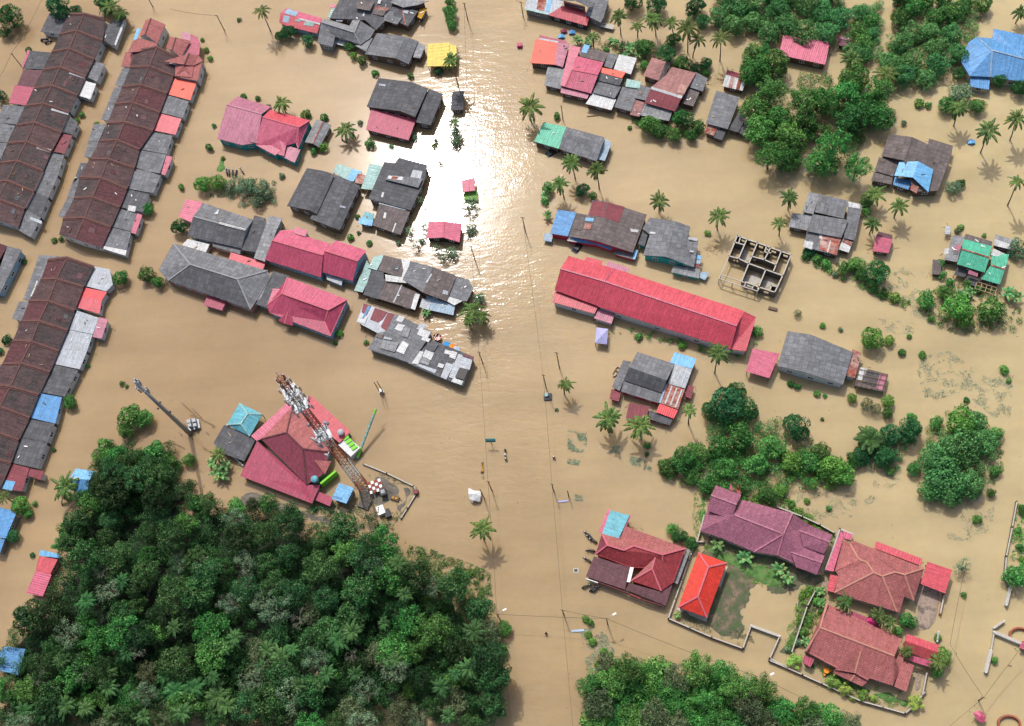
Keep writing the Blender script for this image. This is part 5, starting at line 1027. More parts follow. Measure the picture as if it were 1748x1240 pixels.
undergrowth([(545,865),(620,880),(675,900),(665,915),(560,885),(500,870)],60,'lf_dark','low growth on the bank below the mast compound',zr=(.1,.8),lr=(.4,.9))
undergrowth([(700,930),(760,948),(832,975),(845,1030),(830,1070),(790,1020),(720,985)],150,'lf_mid','low green fringe where the dense wood meets the road',zr=(.0,.6),lr=(.4,.9))
for k in range(26):
    x,y=R_.uniform(60,840),R_.uniform(960,1235)
    if inpoly(x,y,FORB): palm(x,y,R_.uniform(11,19),kind='f',grp='palms inside the dense wood',desc='dark forest palm',h=R_.uniform(8.5,11))
undergrowth([(1205,925),(1260,945),(1350,975),(1348,1005),(1300,1000),(1250,970),(1205,945)],55,'lf_bright','tufty grass on the lawn of the walled yard',zr=(.05,.3),lr=(.3,.7),leaf=.25)
undergrowth([(1150,1040),(1200,1050),(1265,1060),(1275,1085),(1262,1100),(1210,1082)],22,'lf_olive','low weeds on the mud inside the yard corner',zr=(.05,.2),lr=(.3,.6),leaf=.25)
undergrowth([(600,820),(640,800),(705,828),(712,840),(690,880),(670,895),(610,870)],26,'lf_olive','weeds growing round the mast compound',zr=(.0,.4),lr=(.3,.7),leaf=.28)
undergrowth([(1330,1125),(1372,1115),(1470,1165),(1570,1190),(1560,1212),(1540,1215),(1440,1180)],50,'lf_bright','shrubs and grass in the bungalow front garden',zr=(.05,.6),lr=(.3,.7),leaf=.26)
undergrowth([(340,305),(385,300),(470,310),(475,345),(420,355),(340,330)],60,'lf_grey','scrub filling the hedge above the grey gabled roof',zr=(.0,.9),lr=(.5,1.0))
undergrowth([(740,400),(800,420),(795,450),(745,445),(700,400),(690,380)],22,'lf_grey','drowned scrub at the edge of the glare',zr=(.0,.5),lr=(.3,.7))
undergrowth([(1040,570),(1120,580),(1200,600),(1275,610),(1300,560),(1290,590),(1200,590),(1090,560)],50,'lf_mid','scrub along the lower side of the red hall',zr=(.0,.7),lr=(.3,.8))
undergrowth([(1600,700),(1650,690),(1710,740),(1715,800),(1690,850),(1700,760)],50,'lf_mid','fringe scrub round the large tree clump',zr=(.0,.8),lr=(.4,.9))
undergrowth([(1730,860),(1748,860),(1748,1000),(1725,1000)],40,'lf_bright','garden scrub at the right edge',zr=(.0,.8),lr=(.4,.9))
# ---------------------------------------------------------------- stuff: water weeds
def weeds(polys,n,leaf,mat,name,label,zr=(.0,.12),z0=.0):
    P_=[]
    per=[abs(sum(p[i][0]*p[(i+1)%len(p)][1]-p[(i+1)%len(p)][0]*p[i][1] for i in range(len(p)))) for p in polys]; tot=sum(per)
    for p,a in zip(polys,per):
        k=int(n*a/tot); xs=[q[0] for q in p]; ys=[q[1] for q in p]; c=0; tr=0
        while c<k and tr<k*12:
            tr+=1; x=R_.uniform(min(xs),max(xs)); y=R_.uniform(min(ys),max(ys))
            if not inpoly(x,y,p): continue
            w_=U(x,y,0); nv=noise.noise(Vector((w_.x*.45,w_.y*.45,0)))+.5*noise.noise(Vector((w_.x*1.3,w_.y*1.3,3)))
            if nv<.02+R_.uniform(-.15,.25): continue
            P_.append((w_.x,w_.y,z0+R_.uniform(*zr))); c+=1
    P_=np.array(P_); m=len(P_); d=rand_dirs(m,1.6); t=np.cross(d,rng.normal(size=(m,3))); t/=np.linalg.norm(t,axis=1)[:,None]; b=np.cross(d,t); s=leaf*rng.uniform(.5,1.2,m)[:,None]
    me=quadmesh(name,P_,t*s*.5,b*s*.2,mat); o=bpy.data.objects.new(name,me); C.objects.link(o); tag(o,label,'water weed',None,'stuff')
weeds([[(970,735),(1004,738),(1000,765),(988,795),(968,792)],[(978,838),(998,840),(996,856),(980,855)],[(1030,758),(1062,762),(1062,775),(1035,772)],[(1065,775),(1120,790),(1125,810),(1080,795)]],2600,.34,'lf_weed','water_weed','grey-green drowned weeds showing through the water beside the road')
weeds([[(1560,610),(1620,600),(1680,640),(1730,640),(1725,720),(1700,715),(1640,670),(1580,690)],[(1500,545),(1560,550),(1560,570),(1510,570)]],3200,.34,'lf_weed','water_weed','scattered drowned weeds in the open water at the right')
weeds([[(990,1075),(1015,1070),(1050,1095),(1048,1125),(1025,1150),(1000,1140),(995,1100)]],1800,.34,'lf_weed','water_weed','dense weed mat in the water above the bottom wood')
weeds([[(690,925),(760,945),(835,975),(842,1020),(830,1060),(800,1010),(740,990),(700,975)]],4200,.34,'lf_mid','water_weed','green weed fringe along the edge of the dense wood')
weeds([[(1370,430),(1440,480),(1500,510),(1560,540),(1600,560),(1620,520),(1560,490),(1530,470),(1540,450),(1570,480),(1470,440)]],2600,.32,'lf_weed','water_weed','loose weeds along the bush line on the right')
weeds([[(1300,830),(1480,850),(1500,800),(1540,820),(1460,880),(1380,900),(1330,880)],[(1640,850),(1700,860),(1690,910),(1640,915)],[(1640,900),(1670,910),(1665,925),(1600,920)]],2200,.32,'lf_weed','water_weed','weeds around the flooded clumps behind the purple house')
weeds([[(1185,840),(1215,830),(1215,890),(1195,925),(1180,900)],[(1200,930),(1260,930),(1350,965),(1345,1005),(1280,995),(1210,960)]],3800,.3,'lf_bright','grass_tufts','short grass and weeds in the walled yard',z0=.1)
weeds([[(1370,1000),(1390,1000),(1380,1050),(1350,1110),(1330,1110)]],1500,.3,'lf_bright','grass_tufts','grass strip beside the brick-brown bungalow wall',z0=.1)
weeds([[(620,850),(680,880),(700,860),(712,835),(705,830),(695,870),(670,900),(590,875),(560,862),(562,850)],[(625,798),(700,825),(705,835),(640,808)]],1800,.3,'lf_olive','grass_tufts','weeds along the fence of the mast compound',z0=.05)
weeds([[(1195,1040),(1215,1050),(1260,1075),(1280,1080),(1290,1100),(1230,1075)],[(1150,1035),(1180,1055),(1210,1075),(1200,1085),(1150,1055)]],700,.3,'lf_olive','grass_tufts','sparse weeds on the dark mud inside the wall corner',z0=.1)
# ================================================================ setting
def sheet(name,z,size,mat,label):
    mb=MB(); s=size; mb.add([(-s,-s,z),(s,-s,z),(s,s,z),(-s,s,z)],[(0,1,2,3)]); o=mb.build(name,mat); tag(o,label,None,None,'structure'); return o
sheet('ground',-1.6,3000,'mud','flooded ground under the water')
sheet('flood_water',0,3000,'water','brown flood water covering the village')
def land(name,mat,poly,zf,label,step=.7,edge=1.2):
    W=[U(x,y,0) for x,y in poly]; pp=[(p.x,p.y) for p in W]
    xs=[p[0] for p in pp]; ys=[p[1] for p in pp]; nx=int((max(xs)-min(xs))/step)+3; ny=int((max(ys)-min(ys))/step)+3
    v=[];idx={}
    def dist(x,y):
        d=1e9
        for i in range(len(pp)):
            a=pp[i];b=pp[(i+1)%len(pp)]; dx,dy=b[0]-a[0],b[1]-a[1]; t=max(0,min(1,((x-a[0])*dx+(y-a[1])*dy)/(dx*dx+dy*dy+1e-9))); d=min(d,math.hypot(a[0]+t*dx-x,a[1]+t*dy-y))
        return d if inpoly(x,y,pp) else -d
    for j in range(ny):
        for i in range(nx):
            x=min(xs)-step+i*step; y=min(ys)-step+j*step; d=dist(x,y)+.8*noise.noise(Vector((x*.35,y*.35,1.7)))*edge
            v.append((x,y,min(zf(x,y),-.5+.6*max(-.5,d)/edge*.9) if d<edge else zf(x,y)))
    f=[(j*nx+i,j*nx+i+1,(j+1)*nx+i+1,(j+1)*nx+i) for j in range(ny-1) for i in range(nx-1) if max(v[k][2] for k in (j*nx+i,j*nx+i+1,(j+1)*nx+i+1,(j+1)*nx+i))>-.35]
    used=sorted({k for q in f for k in q}); mp={k:i for i,k in enumerate(used)}
    o=mobj(name,[v[k] for k in used],[[mp[k] for k in q] for q in f],mat,None,None,True); tag(o,label,None,None,'structure'); return o
nz=lambda x,y,s,a:a*noise.noise(Vector((x*s,y*s,.3)))
pool=[U(x,y,0) for x,y in ((1270,1045),(1285,1010),(1300,1000),(1320,1020),(1350,1015),(1370,1005),(1355,1050),(1335,1080),(1300,1075),(1275,1060))]; poolp=[(p.x,p.y) for p in pool]
def yardz(x,y):
    z=.16+nz(x,y,.3,.08)
    if inpoly(x,y,poolp): return -.3
    d=min(math.hypot(x-a,y-b) for a,b in poolp)
    return z-.25*max(0,1-d/2.5)
land('yard','yard',[(1165,1010),(1200,930),(1195,880),(1215,855),(1240,900),(1420,985),(1400,1005),(1345,1085),(1325,1080),(1285,1065),(1265,1105),(1150,1055)],yardz,'muddy walled yard with thin grass')
land('grass_bank','lawn',[(1188,915),(1188,845),(1215,825),(1212,880),(1195,925)],lambda x,y:.12+nz(x,y,.4,.1),'grassy bank beside the purple house')
land('lawn','lawn',[(1205,925),(1260,945),(1350,975),(1348,1005),(1300,1005),(1250,975),(1205,950)],lambda x,y:.26+nz(x,y,.4,.06),'green lawn patch in the walled yard',edge=.8)
land('garden_strip','yard',[(1375,1000),(1400,1005),(1410,1020),(1372,1110),(1345,1130),(1325,1115),(1350,1060)],lambda x,y:.12+nz(x,y,.4,.1),'grassy strip beside the bungalow wall')
land('garden','lawn',[(1330,1125),(1372,1115),(1470,1165),(1570,1190),(1560,1212),(1540,1215),(1440,1180)],lambda x,y:.14+nz(x,y,.4,.06),'green garden strip in front of the bungalow')
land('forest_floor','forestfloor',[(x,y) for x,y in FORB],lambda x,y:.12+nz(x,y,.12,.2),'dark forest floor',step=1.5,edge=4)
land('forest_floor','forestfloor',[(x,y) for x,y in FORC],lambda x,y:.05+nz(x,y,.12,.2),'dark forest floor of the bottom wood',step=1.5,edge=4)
land('mud_bank','mud',[(395,845),(430,832),(470,845),(540,870),(600,890),(660,905),(650,920),(560,905),(470,880),(400,870)],lambda x,y:.06+nz(x,y,.3,.12),'muddy bank between the tiled house and the wood')
land('yard_slab','paved',[(1535,1000),(1570,985),(1610,1000),(1602,1060),(1590,1080),(1560,1085),(1560,1040)],lambda x,y:.16,'paved yard slab between the carports',edge=.6)
land('yard_slab','paved',[(1560,1135),(1582,1145),(1575,1180),(1555,1190)],lambda x,y:.14,'small paved slab at the end of the bungalow',edge=.6)
land('mast_yard','mud',[(600,820),(640,800),(705,828),(712,840),(690,880),(670,895),(610,870)],lambda x,y:-.0+nz(x,y,.35,.14),'half flooded yard of the mast compound')
land('concrete_path','paved',[(1405,985),(1425,992),(1410,1012),(1395,1008)],lambda x,y:.1,'concrete path between two tiled houses',edge=.5)
land('mud_bank','lawn',[(372,270),(386,270),(390,290),(375,300),(366,292)],lambda x,y:.1,'small grassy mound near the parked motorbikes',edge=.6)
# ================================================================ walls
def bwall(label,mat,pts,h=1.0,th=.2,posts=0,group=None,cap='concrete'):
    r=empty('boundary_wall',U(*pts[0],0)); tag(r,label,'wall',group)
    mb=MB(); W=[U(x,y,h) for x,y in pts]
    for a,b in zip(W[:-1],W[1:]): mb.bar((a.x,a.y,h/2-.4),(b.x,b.y,h/2-.4),th,h+.8)
    mb.build('wall_panel',mat,r)
    mb=MB()
    for a,b in zip(W[:-1],W[1:]):
        d=(b-a).normalized()*.1; mb.bar((a.x+d.x,a.y+d.y,h+.04),(b.x-d.x,b.y-d.y,h+.04),th+.05,.08)
    mb.build('coping',cap,r)
    for a,b in zip(W[:-1],W[1:]):
        L=(b-a).length; n=max(1,int(L/4))
        for i in range(n+1):
            p=a.lerp(b,i/n); m2=MB(); m2.box((p.x,p.y,h/2-.3),.28,.28,h+.9); m2.build('pier',mat,r)
    return r
bwall('low concrete wall around the muddy yard corner','concd',[(1202,925),(1187,925),(1141,1056),(1215,1088),(1268,1107),(1282,1068)],.9)
bwall('short white wall capping the notch in the yard','w_white',[(1282,1068),(1331,1086)],1.0,.5)
bwall('concrete wall of the flooded gateway notch','concd',[(1331,1086),(1314,1124),(1345,1140)],.9)
bwall('long garden wall in front of the bungalow','concd',[(1313,1127),(1370,1152),(1470,1197),(1545,1218),(1560,1205),(1580,1180)],.9)
bwall('pale thin wall between the yard and the bungalow','concrete',[(1391,1010),(1378,1035),(1352,1112)],1.2,.18)
bwall('wall behind the purple house','concd',[(1325,865),(1370,882),(1400,896),(1425,910)],1.3)
bwall('wall between shop and orange pavilion','concrete',[(1202,880),(1190,925)],1.2,.2)
bwall('blue-grey wall beside the terracotta house','lavender',[(1410,972),(1434,903),(1455,912)],2.0,.3)
bwall('thin pale wall at the end of the bungalow','concrete',[(1582,1150),(1575,1185)],1.2,.2)
bwall('white low wall section right of the road bend','w_white',[(1697,1079),(1745,1099)],1.0,.6)
bwall('white low wall standing up-down in the water at right','w_white',[(1692,1110),(1683,1148)],1.0,.6)
bwall('thin pale wall joining two white walls','concrete',[(1697,1081),(1692,1110)],.7,.2)
bwall('short leaning white wall piece near the right edge','w_white',[(1697,1072),(1714,1060)],.9,.4)
bwall('white wall below the round tree at the right edge','w_white',[(1726,1000),(1718,1033)],1.1,.5)
bwall('thin grey wall along the garden at the right edge','concd',[(1736,856),(1728,900),(1718,950),(1715,985),(1722,1000)],1.0,.2)
bwall('low rusty wall beside the carports','brick',[(1612,1015),(1605,1048)],.9,.25)
bwall('white wall stub above the ribbed carport bushes','w_white',[(1602,1079),(1600,1095)],1.0,.3)
bwall('low stained wall around the mast compound','concd',[(620,792),(660,808),(706,830),(712,840),(695,868),(684,885)],.5,.2)
for x,y,r,nm in ((1740,1085,14,'upper'),(1722,1236,15,'lower')):
    p=U(x,y,.2); m=MB(); N=24; R=r*.14
    ring=[(p.x+math.cos(a)*R,p.y+math.sin(a)*R*.75,.35) for a in [2*math.pi*i/N for i in range(N+1)]]
    for a,b in zip(ring[:-1],ring[1:]): m.bar(a,b,.35,.9)
    o=m.build('planter_ring','brick'); tag(o,'round brick planter ring at the right edge, the %s one'%nm,'planter','brick planter rings')
# ================================================================ unfinished house
T('Z7')
r=empty('unfinished_house',U(*tp(850,600),0)); tag(r,'roofless unfinished concrete house with many rooms standing in the water','house')
HT=2.5
def cw(x1,y1,x2,y2,win=(),h=HT,name='wall'):
    a=U(*tp(x1,y1),h); b=U(*tp(x2,y2),h); a=Vector((a.x,a.y,0)); b=Vector((b.x,b.y,0)); L=(b-a).length; mb=MB(); th=.2
    cuts=[0]; 
    segs=[]; prev=0
    for c,w_ in win:
        s0,s1=c-w_/2/L,c+w_/2/L; segs.append((prev,s0,-.9,h)); segs.append((s0,s1,-.9,.7)); segs.append((s0,s1,1.75,h)); prev=s1
    segs.append((prev,1,-.9,h))
    for s0,s1,z0,z1 in segs:
        if s1-s0<.001: continue
        A=a.lerp(b,s0);Q=a.lerp(b,s1); m=(z0+z1)/2; mb.bar((A.x,A.y,m),(Q.x,Q.y,m),th,z1-z0)
    mb.build(name,'concd',r)
    m2=MB(); d=(b-a).normalized()*.12; m2.bar((a.x-d.x,a.y-d.y,h+.05),(b.x+d.x,b.y+d.y,h+.05),.28,.12); m2.build('ring_beam','concrete',r)
W1=((.5,1.3),)
cw(610,175,735,225,((.65,.8),)); cw(735,225,875,270,((.6,1.3),)); cw(875,270,1050,335,((.3,1.1),(.8,.6))); cw(1050,335,1190,385,((.35,1.2),)); cw(1190,385,1320,430,((.5,1.2),))
cw(610,175,500,445); cw(1320,430,1210,700,((.3,1),)); cw(1210,700,1105,925,((.4,1),))
cw(735,225,630,470); cw(875,270,800,450); cw(800,450,760,545); cw(1050,335,970,490); cw(1190,385,1090,640)
cw(570,262,690,295); cw(655,185,630,262); cw(980,395,1050,405); cw(995,315,970,390)
cw(500,445,630,480,((.2,.5),(.55,.5),(.9,.5))); cw(630,480,760,545); cw(800,450,970,495,((.2,.8),)); cw(970,495,1120,560); cw(760,545,985,625); cw(985,625,1195,700)
cw(760,545,670,770); cw(985,625,880,880); cw(720,790,905,860,((.3,1.6),)); cw(905,860,1105,925,((.45,1.2),)); cw(1060,835,1130,850); cw(1060,835,1040,895)
def beam(x1,y1,x2,y2,h=HT):
    m=MB(); m.bar(U(*tp(x1,y1),h),U(*tp(x2,y2),h),.2,.2); m.build('beam','concrete',r)
def post(x,y,h=HT):
    p=U(*tp(x,y),h); m=MB(); m.box((p.x,p.y,h/2-.45),.2,.2,h+.9); m.build('post','concrete',r)
beam(390,690,720,800); beam(368,745,875,910); beam(500,445,390,690); beam(390,690,368,745); beam(720,800,700,850); beam(820,840,805,885); beam(905,860,875,910)
for p in ((390,690),(368,745),(720,800),(875,910),(545,800)): post(*p)
m=MB(); 
for x,y,a,b in ((800,770,4.2,2.6),(1020,800,2.6,2),(700,430,2,3.5)): p=U(*tp(x,y),.02); m.box((p.x,p.y,-.03),a,b,.16,.35)
m.build('floor_slab','concrete',r)
mb=MB(); p=U(*tp(1080,1140),.3); mb.box((p.x,p.y,.15),2.1,.7,.5,-.35); o=mb.build('crate','w_wood'); tag(o,'dark brown open crate floating below the unfinished house','crate')
p=U(*tp(250,350),.1); mb=MB()
for i in range(26): 
    a=R_.uniform(0,3.14); c=Vector((p.x+R_.gauss(0,.9),p.y+R_.gauss(0,1.1),.05+.1*R_.random())); d=Vector((math.cos(a),math.sin(a),0))*R_.uniform(.3,.8); mb.bar(c-d,c+d,.1,.06)
o=mb.build('plank_pile','woodl'); tag(o,'scattered pale planks floating beside the unfinished house','planks',kind='stuff')
# ================================================================ poles and wires
T('G'); TOP={}
def pole(key,label,top,base,lamp=False,arm=True,grp='utility poles along the flooded roads'):
    b=U(*base,0); h,q=solve_h(top[0],top[1],b,2,16); h=max(4.5,min(9,h))
    rt=empty('utility_pole' if not lamp else 'street_lamp',b); tag(rt,label,'utility pole' if not lamp else 'street lamp',grp)
    mb=MB(); mb.tube([(b.x,b.y,-1),(b.x,b.y,h)],[.15,.1],7); mb.build('pole','wood' if not lamp else 'wood',rt)
    if arm: m=MB(); m.bar((b.x-.5,b.y+.15,h-.3),(b.x+.5,b.y-.15,h-.3),.1,.12); m.build('crossarm','wood',rt)
    if lamp:
        m=MB(); m.tube([(b.x,b.y,h-.6),(b.x+.6,b.y+.35,h+.2),(b.x+1.3,b.y+.7,h+.3)],.05,5); m.build('lamp_arm','steel',rt); m=MB(); m.box((b.x+1.7,b.y+.85,h+.3),.85,.34,.14,.45); m.build('lamp_head','white',rt)
    TOP[key]=Vector((b.x,b.y,h)); return rt
pole('a','leaning pole at the far upper left beside grey roofs',(18,91.5),(39,116.5))
pole('b','pole standing at the right edge of the glare',(806,419),(810.5,443))
pole('c','pole left of the blue-ended grey house',(893,371),(897,396))
pole('d','upper of two poles above the small palm',(950.6,600),(955,628))
pole('e','lower of two poles above the small palm',(927.6,640),(932.5,663))
pole('f','pole at the right end of the patchwork warehouse',(817,601),(824,620))
pole('g','pole between the white tarpaulin and the palm',(834,821),(840,838))
pole('h','pole on the road axis above the floating plank',(944.2,825.6),(945.8,840))
pole('i','short dark pole next to the floating white plank',(967,838.5),(971,848),arm=False)
pole('j','street lamp pole at the edge of the dense wood',(851,1046.4),(853.4,1057),True)
pole('k','pole in the water in mid channel near the bottom',(961.5,1041),(963,1050.5))
pole('l','street lamp pole below the red shop',(1036,1056),(1037.3,1066),True)
pole('m','pole above the bottom wood',(1190,1118),(1188.6,1126))
pole('n','street lamp pole beside the bungalow road',(1302.5,1157.6),(1299.4,1167),True)
pole('o','pole left of the top striped roof',(888,4),(893,28))
pole('p','pole near the tall tree at the top',(792,5),(799,36))
pole('q','pole beside the half green house',(958,180),(961,205),arm=False)
pole('r','pole in the open water at the upper left',(366,28),(383,52))
pole('s','pole at the far lower right with a wide crossarm',(1664,1184),(1670,1196))
pole('t','pole by the left terraced row in open water',(252,0),(261,12))
pole('u','pole below the white tarpaulin',(820,835),(827,852),arm=False)
pole('v','pole at the right edge of the grey row roofs',(1715,872),(1722,862),arm=False) if False else None
tw=empty('utility_pole',U(652,671,0)); tag(tw,'twin brown posts with a transformer in open water','utility pole')
b=U(652,671,0)
for dx,dy in ((-.35,-.1),(.35,.1)):
    m=MB(); m.tube([(b.x+dx,b.y+dy,-1),(b.x+dx,b.y+dy,7)],[.13,.1],6); m.build('pole','wood',tw)
m=MB(); m.tube([(b.x,b.y,.7),(b.x,b.y,1.7)],.45,10); m.box((b.x,b.y,.6),1.2,.5,.12); m.build('transformer','steel',tw)
def wire(a,b,label,sag=.6,off=0):
    A=TOP[a] if isinstance(a,str) else a; Q=TOP[b] if isinstance(b,str) else b
    pts=[A.lerp(Q,t/10)+Vector((0,0,-sag*4*(t/10)*(1-t/10)-.1)) for t in range(11)]
    m=MB(); m.tube(pts,.04,4,False); o=m.build('overhead_wire','wire'); tag(o,label,'wire','overhead wires')
E_=lambda x,y:U(x,y,6.5)
wire('p','b','overhead wire down the left side of the road past the glare'); wire('b','f','overhead wire over the loose tree by the road'); wire('f','g','overhead wire beside the green road sign'); wire('g','j','overhead wire over the lower left palm in the road'); wire('j',E_(875,1245),'overhead wire along the edge of the wood at the bottom')
wire(E_(868,-10),'o','overhead wire crossing the top of the road'); wire('e','h','overhead wire down the middle of the flooded road'); wire('h','k','overhead wire left of the shop in the road'); wire('k',E_(978,1245),'overhead wire at the bottom of the road'); wire('j','l','overhead wire crossing the road near the bottom'); wire('k','l','short overhead wire in front of the shop'); wire('l','m','overhead wire above the bottom wood'); wire('m','n','overhead wire beside the bungalow garden'); wire('n',E_(1410,1210),'overhead wire leaving towards the bottom right'); wire('c','e','overhead wire left of the red hall') ; wire('a',E_(75,-10),'overhead wire in the upper left corner'); wire('a',E_(-20,160),'overhead wire at the left edge'); wire('r',E_(290,15),'overhead wire in the upper left open water'); wire('s',E_(1760,1085),'overhead wire at the lower right, going up'); wire('s',E_(1610,1250),'overhead wire at the lower right, going down'); wire(E_(1622,1100),'s','overhead wire beside the bungalow end'); wire(E_(1650,960),E_(1622,1100),'overhead wire right of the carport')
# ================================================================ lattice mast
tb=U(621,832,0); th_,tq=solve_h(476,648,tb,20,90); print('mast',th_,(tq-tb).length)
ms=empty('lattice_mast',tb,.45); tag(ms,'tall red and white lattice telecom mast loaded with antennas','mast')
HM=th_
hw=lambda z:1.1-(1.1-.5)*z/HM
def mpart(mb,name,mat,smooth=False):
    o=mobj(name,mb.v,mb.f,mat,ms,mb.uv,smooth); return o
bands=[('towred',0,.1),('towwht',.1,.27),('towred',.27,.45),('towwht',.45,.6),('towred',.6,.74),('towwht',.74,.86),('towred',.86,1.0)]
for mat,a,b in bands:
    n=max(2,int((b-a)*HM/2.0)); 
    for sx,sy in ((1,1),(-1,1),(-1,-1),(1,-1)):
        m=MB(); z0,z1=a*HM-(.8 if a==0 else 0),b*HM; m.tube([(sx*hw(z0),sy*hw(z0),z0),(sx*hw(z1),sy*hw(z1),z1)],.085,5); mpart(m,'leg',mat)
    m=MB()
    for i in range(n):
        z0=a*HM+(b-a)*HM*i/n; z1=a*HM+(b-a)*HM*(i+1)/n
        c0=[Vector((sx*hw(z0),sy*hw(z0),z0)) for sx,sy in ((1,1),(-1,1),(-1,-1),(1,-1))]; c1=[Vector((sx*hw(z1),sy*hw(z1),z1)) for sx,sy in ((1,1),(-1,1),(-1,-1),(1,-1))]
        for k in range(4):
            m.bar(c0[k],c1[(k+1)%4],.06,.06); m.bar(c0[(k+1)%4],c1[k],.06,.06); m.bar(c1[k],c1[(k+1)%4],.1,.1)
    mpart(m,'bracing',mat)
m=MB(); 
for k in range(int(HM/.8)): m.box((0,-hw(k*.8)+.25,k*.8+.4),.5,.05,.05)
m.box((.25,-1.0,HM/2),.06,.06,HM*.98); m.box((-.25,-1.0,HM/2),.06,.06,HM*.98); mpart(m,'cable_ladder','dkgrey')
for fz in (.55,.80,.9):
    z=HM*fz; m=MB(); s=hw(z)+.7
    for a_,b_ in (((-s,-s),(s,-s)),((s,-s),(s,s)),((s,s),(-s,s)),((-s,s),(-s,-s))): m.bar((a_[0],a_[1],z),(b_[0],b_[1],z),.14,.14); m.bar((a_[0],a_[1],z+1),(b_[0],b_[1],z+1),.07,.07)
    m.box((0,0,z-.05),2*s,2*s,.05); mpart(m,'platform','steel')
rr=random.Random(3)
for fz,n,rad in ((.98,4,1.1),(.93,5,1.5),(.86,7,1.8),(.81,7,2.0),(.77,6,1.8)):
    for k in range(n):
        a_=k*6.283/n+fz*9; x,y=math.cos(a_)*rad,math.sin(a_)*rad; z=HM*fz+rr.uniform(-.5,.5)
        m=MB(); m.box((x,y,z),.16,.26,rr.uniform(1.3,2.1),a_); mpart(m,'panel_antenna','panelw')
        m=MB(); m.bar((x*.55,y*.55,z),(x*.95,y*.95,z),.09,.09); m.tube([(x*1.12,y*1.12,z-1),(x*1.12,y*1.12,z+1)],.05,5); mpart(m,'bracket','steel')
for fz,a_,R in ((.57,3.6,1.0),(.53,3.9,.7),(.60,2.2,.7),(.56,.8,.75),(.43,3.7,.6),(.8,2.4,.6),(.62,4.6,.6)):
    x,y=math.cos(a_)*2.0,math.sin(a_)*2.0; z=HM*fz; d=Vector((math.cos(a_),math.sin(a_),0)); m=MB(); m.tube([Vector((x,y,z)),Vector((x,y,z))+d*.35],[R*.9,R],14); mpart(m,'dish_antenna','panelw'); m=MB(); m.bar((x*.4,y*.4,z),(x,y,z),.12,.12); mpart(m,'bracket','steel')
m=MB(); m.tube([(0,0,HM),(0,0,HM+3)],.06,5); mpart(m,'lightning_rod','steel')
# monopole
pb=U(324.6,741,0); ph,pq=solve_h(232,650,pb,15,70); print('mono',ph)
mp=empty('monopole_mast',pb); tag(mp,'grey tapered monopole antenna mast in open water','mast')
m=MB(); m.tube([(0,0,-1),(0,0,ph)],[.6,.28],14); mobj('pole',m.v,m.f,'steel',mp,None,True)
for k in range(9):
    a_=k*.9; z=ph-1-(k//3)*2.2; m=MB(); m.box((math.cos(a_)*.75,math.sin(a_)*.75,z),.25,.35,2.0,a_); mobj('panel_antenna',m.v,m.f,'panelw',mp)
for k in range(4): m=MB(); z=ph*(.45+.06*k); a_=k*2.1; m.box((math.cos(a_)*.8,math.sin(a_)*.8,z),.35,.35,.4,a_); mobj('radio_unit',m.v,m.f,'black',mp)
m=MB(); 
for k in range(int(ph/1.2)): m.box((.0,.62-.3*k*1.2/ph,k*1.2+.5),.5,.12,.08)
mobj('climbing_rungs',m.v,m.f,'dkgrey',mp)
T('Z2'); q=U(*tp(1075,870),1.0); cb=empty('equipment_platform',(q.x,q.y,0)); tag(cb,'raised platform with pale cabinets at the monopole foot','platform')
m=MB(); m.box((0,0,.7),2.8,2.4,.12,.3)
for sx in(-1,1):
    for sy in(-1,1): m.box((sx*1.1,sy*.9,0),.12,.12,1.5,0)
mobj('deck','steel' and m.f and m.v or m.v,m.f,'steel',cb) if False else mobj('deck',m.v,m.f,'steel',cb)
for x,y,s,h in ((-.8,.5,.9,1.5),(.35,.75,.9,1.3),(-.4,-.55,.8,1.6),(.7,-.4,.8,1.2)):
    m=MB(); m.box((x,y,.76+h/2),s,s,h,.3); mobj('cabinet',m.v,m.f,'panelw',cb)
fc=empty('fence',U(*tp(1170,780),0)); tag(fc,'broken drowned mesh fence around the monopole','fence')
for a,b in (((1160,775),(1370,880)),((1015,720),(1160,775)),((790,1120),(950,1200)),((1060,640),(1190,770)),((910,555),(1110,740)),((1200,1180),(1260,1220)),((870,975),(920,1020)),((940,850),(980,890)),((1250,970),(1290,1000)),((1370,885),(1330,900))):
    m=MB(); A=U(*tp(*a),.5); Q=U(*tp(*b),.4); m.bar((A.x,A.y,.5),(Q.x,Q.y,.3),.1,.1); m.build('rail','wood',fc)
# compound things
T('Z1')
def thing(name,label,cat,px,z=0): 
    p=U(*tp(*px),z); o=empty(name,(p.x,p.y,0)); tag(o,label,cat); return o,p
o,p=thing('water_tank','round blue-grey water tank on the tiled house edge','water tank',(352,865),4.0); m=MB(); m.tube([(p.x,p.y,3.1),(p.x,p.y,4.3),(p.x,p.y,4.5)],[.8,.8,.3],16); m.build('tank','teal',o); m=MB(); m.box((p.x,p.y,1.0),1.3,1.3,4.2); m.build('stand','dkgrey',o)
o,p=thing('water_tank','grey-white water tank above the green louvres','water tank',(558,497),3.5); m=MB(); m.tube([(p.x,p.y,2.4),(p.x,p.y,3.8),(p.x,p.y,4.0)],[.75,.75,.3],16); m.build('tank','panelw',o); m=MB(); m.box((p.x,p.y,.8),2.1,2.1,3.2,.6); m.build('stand','black',o)
o,p=thing('louvre_block','bright lime green slatted box on a white base','louvre',(630,590),2.6)
A=U(*tp(575,560),2.4); Q=U(*tp(660,640),2.4); m=MB(); m.bar((A.x,A.y,1),(Q.x+.4,Q.y-.4,1),3.0,2.6); m.build('base','w_white',o)
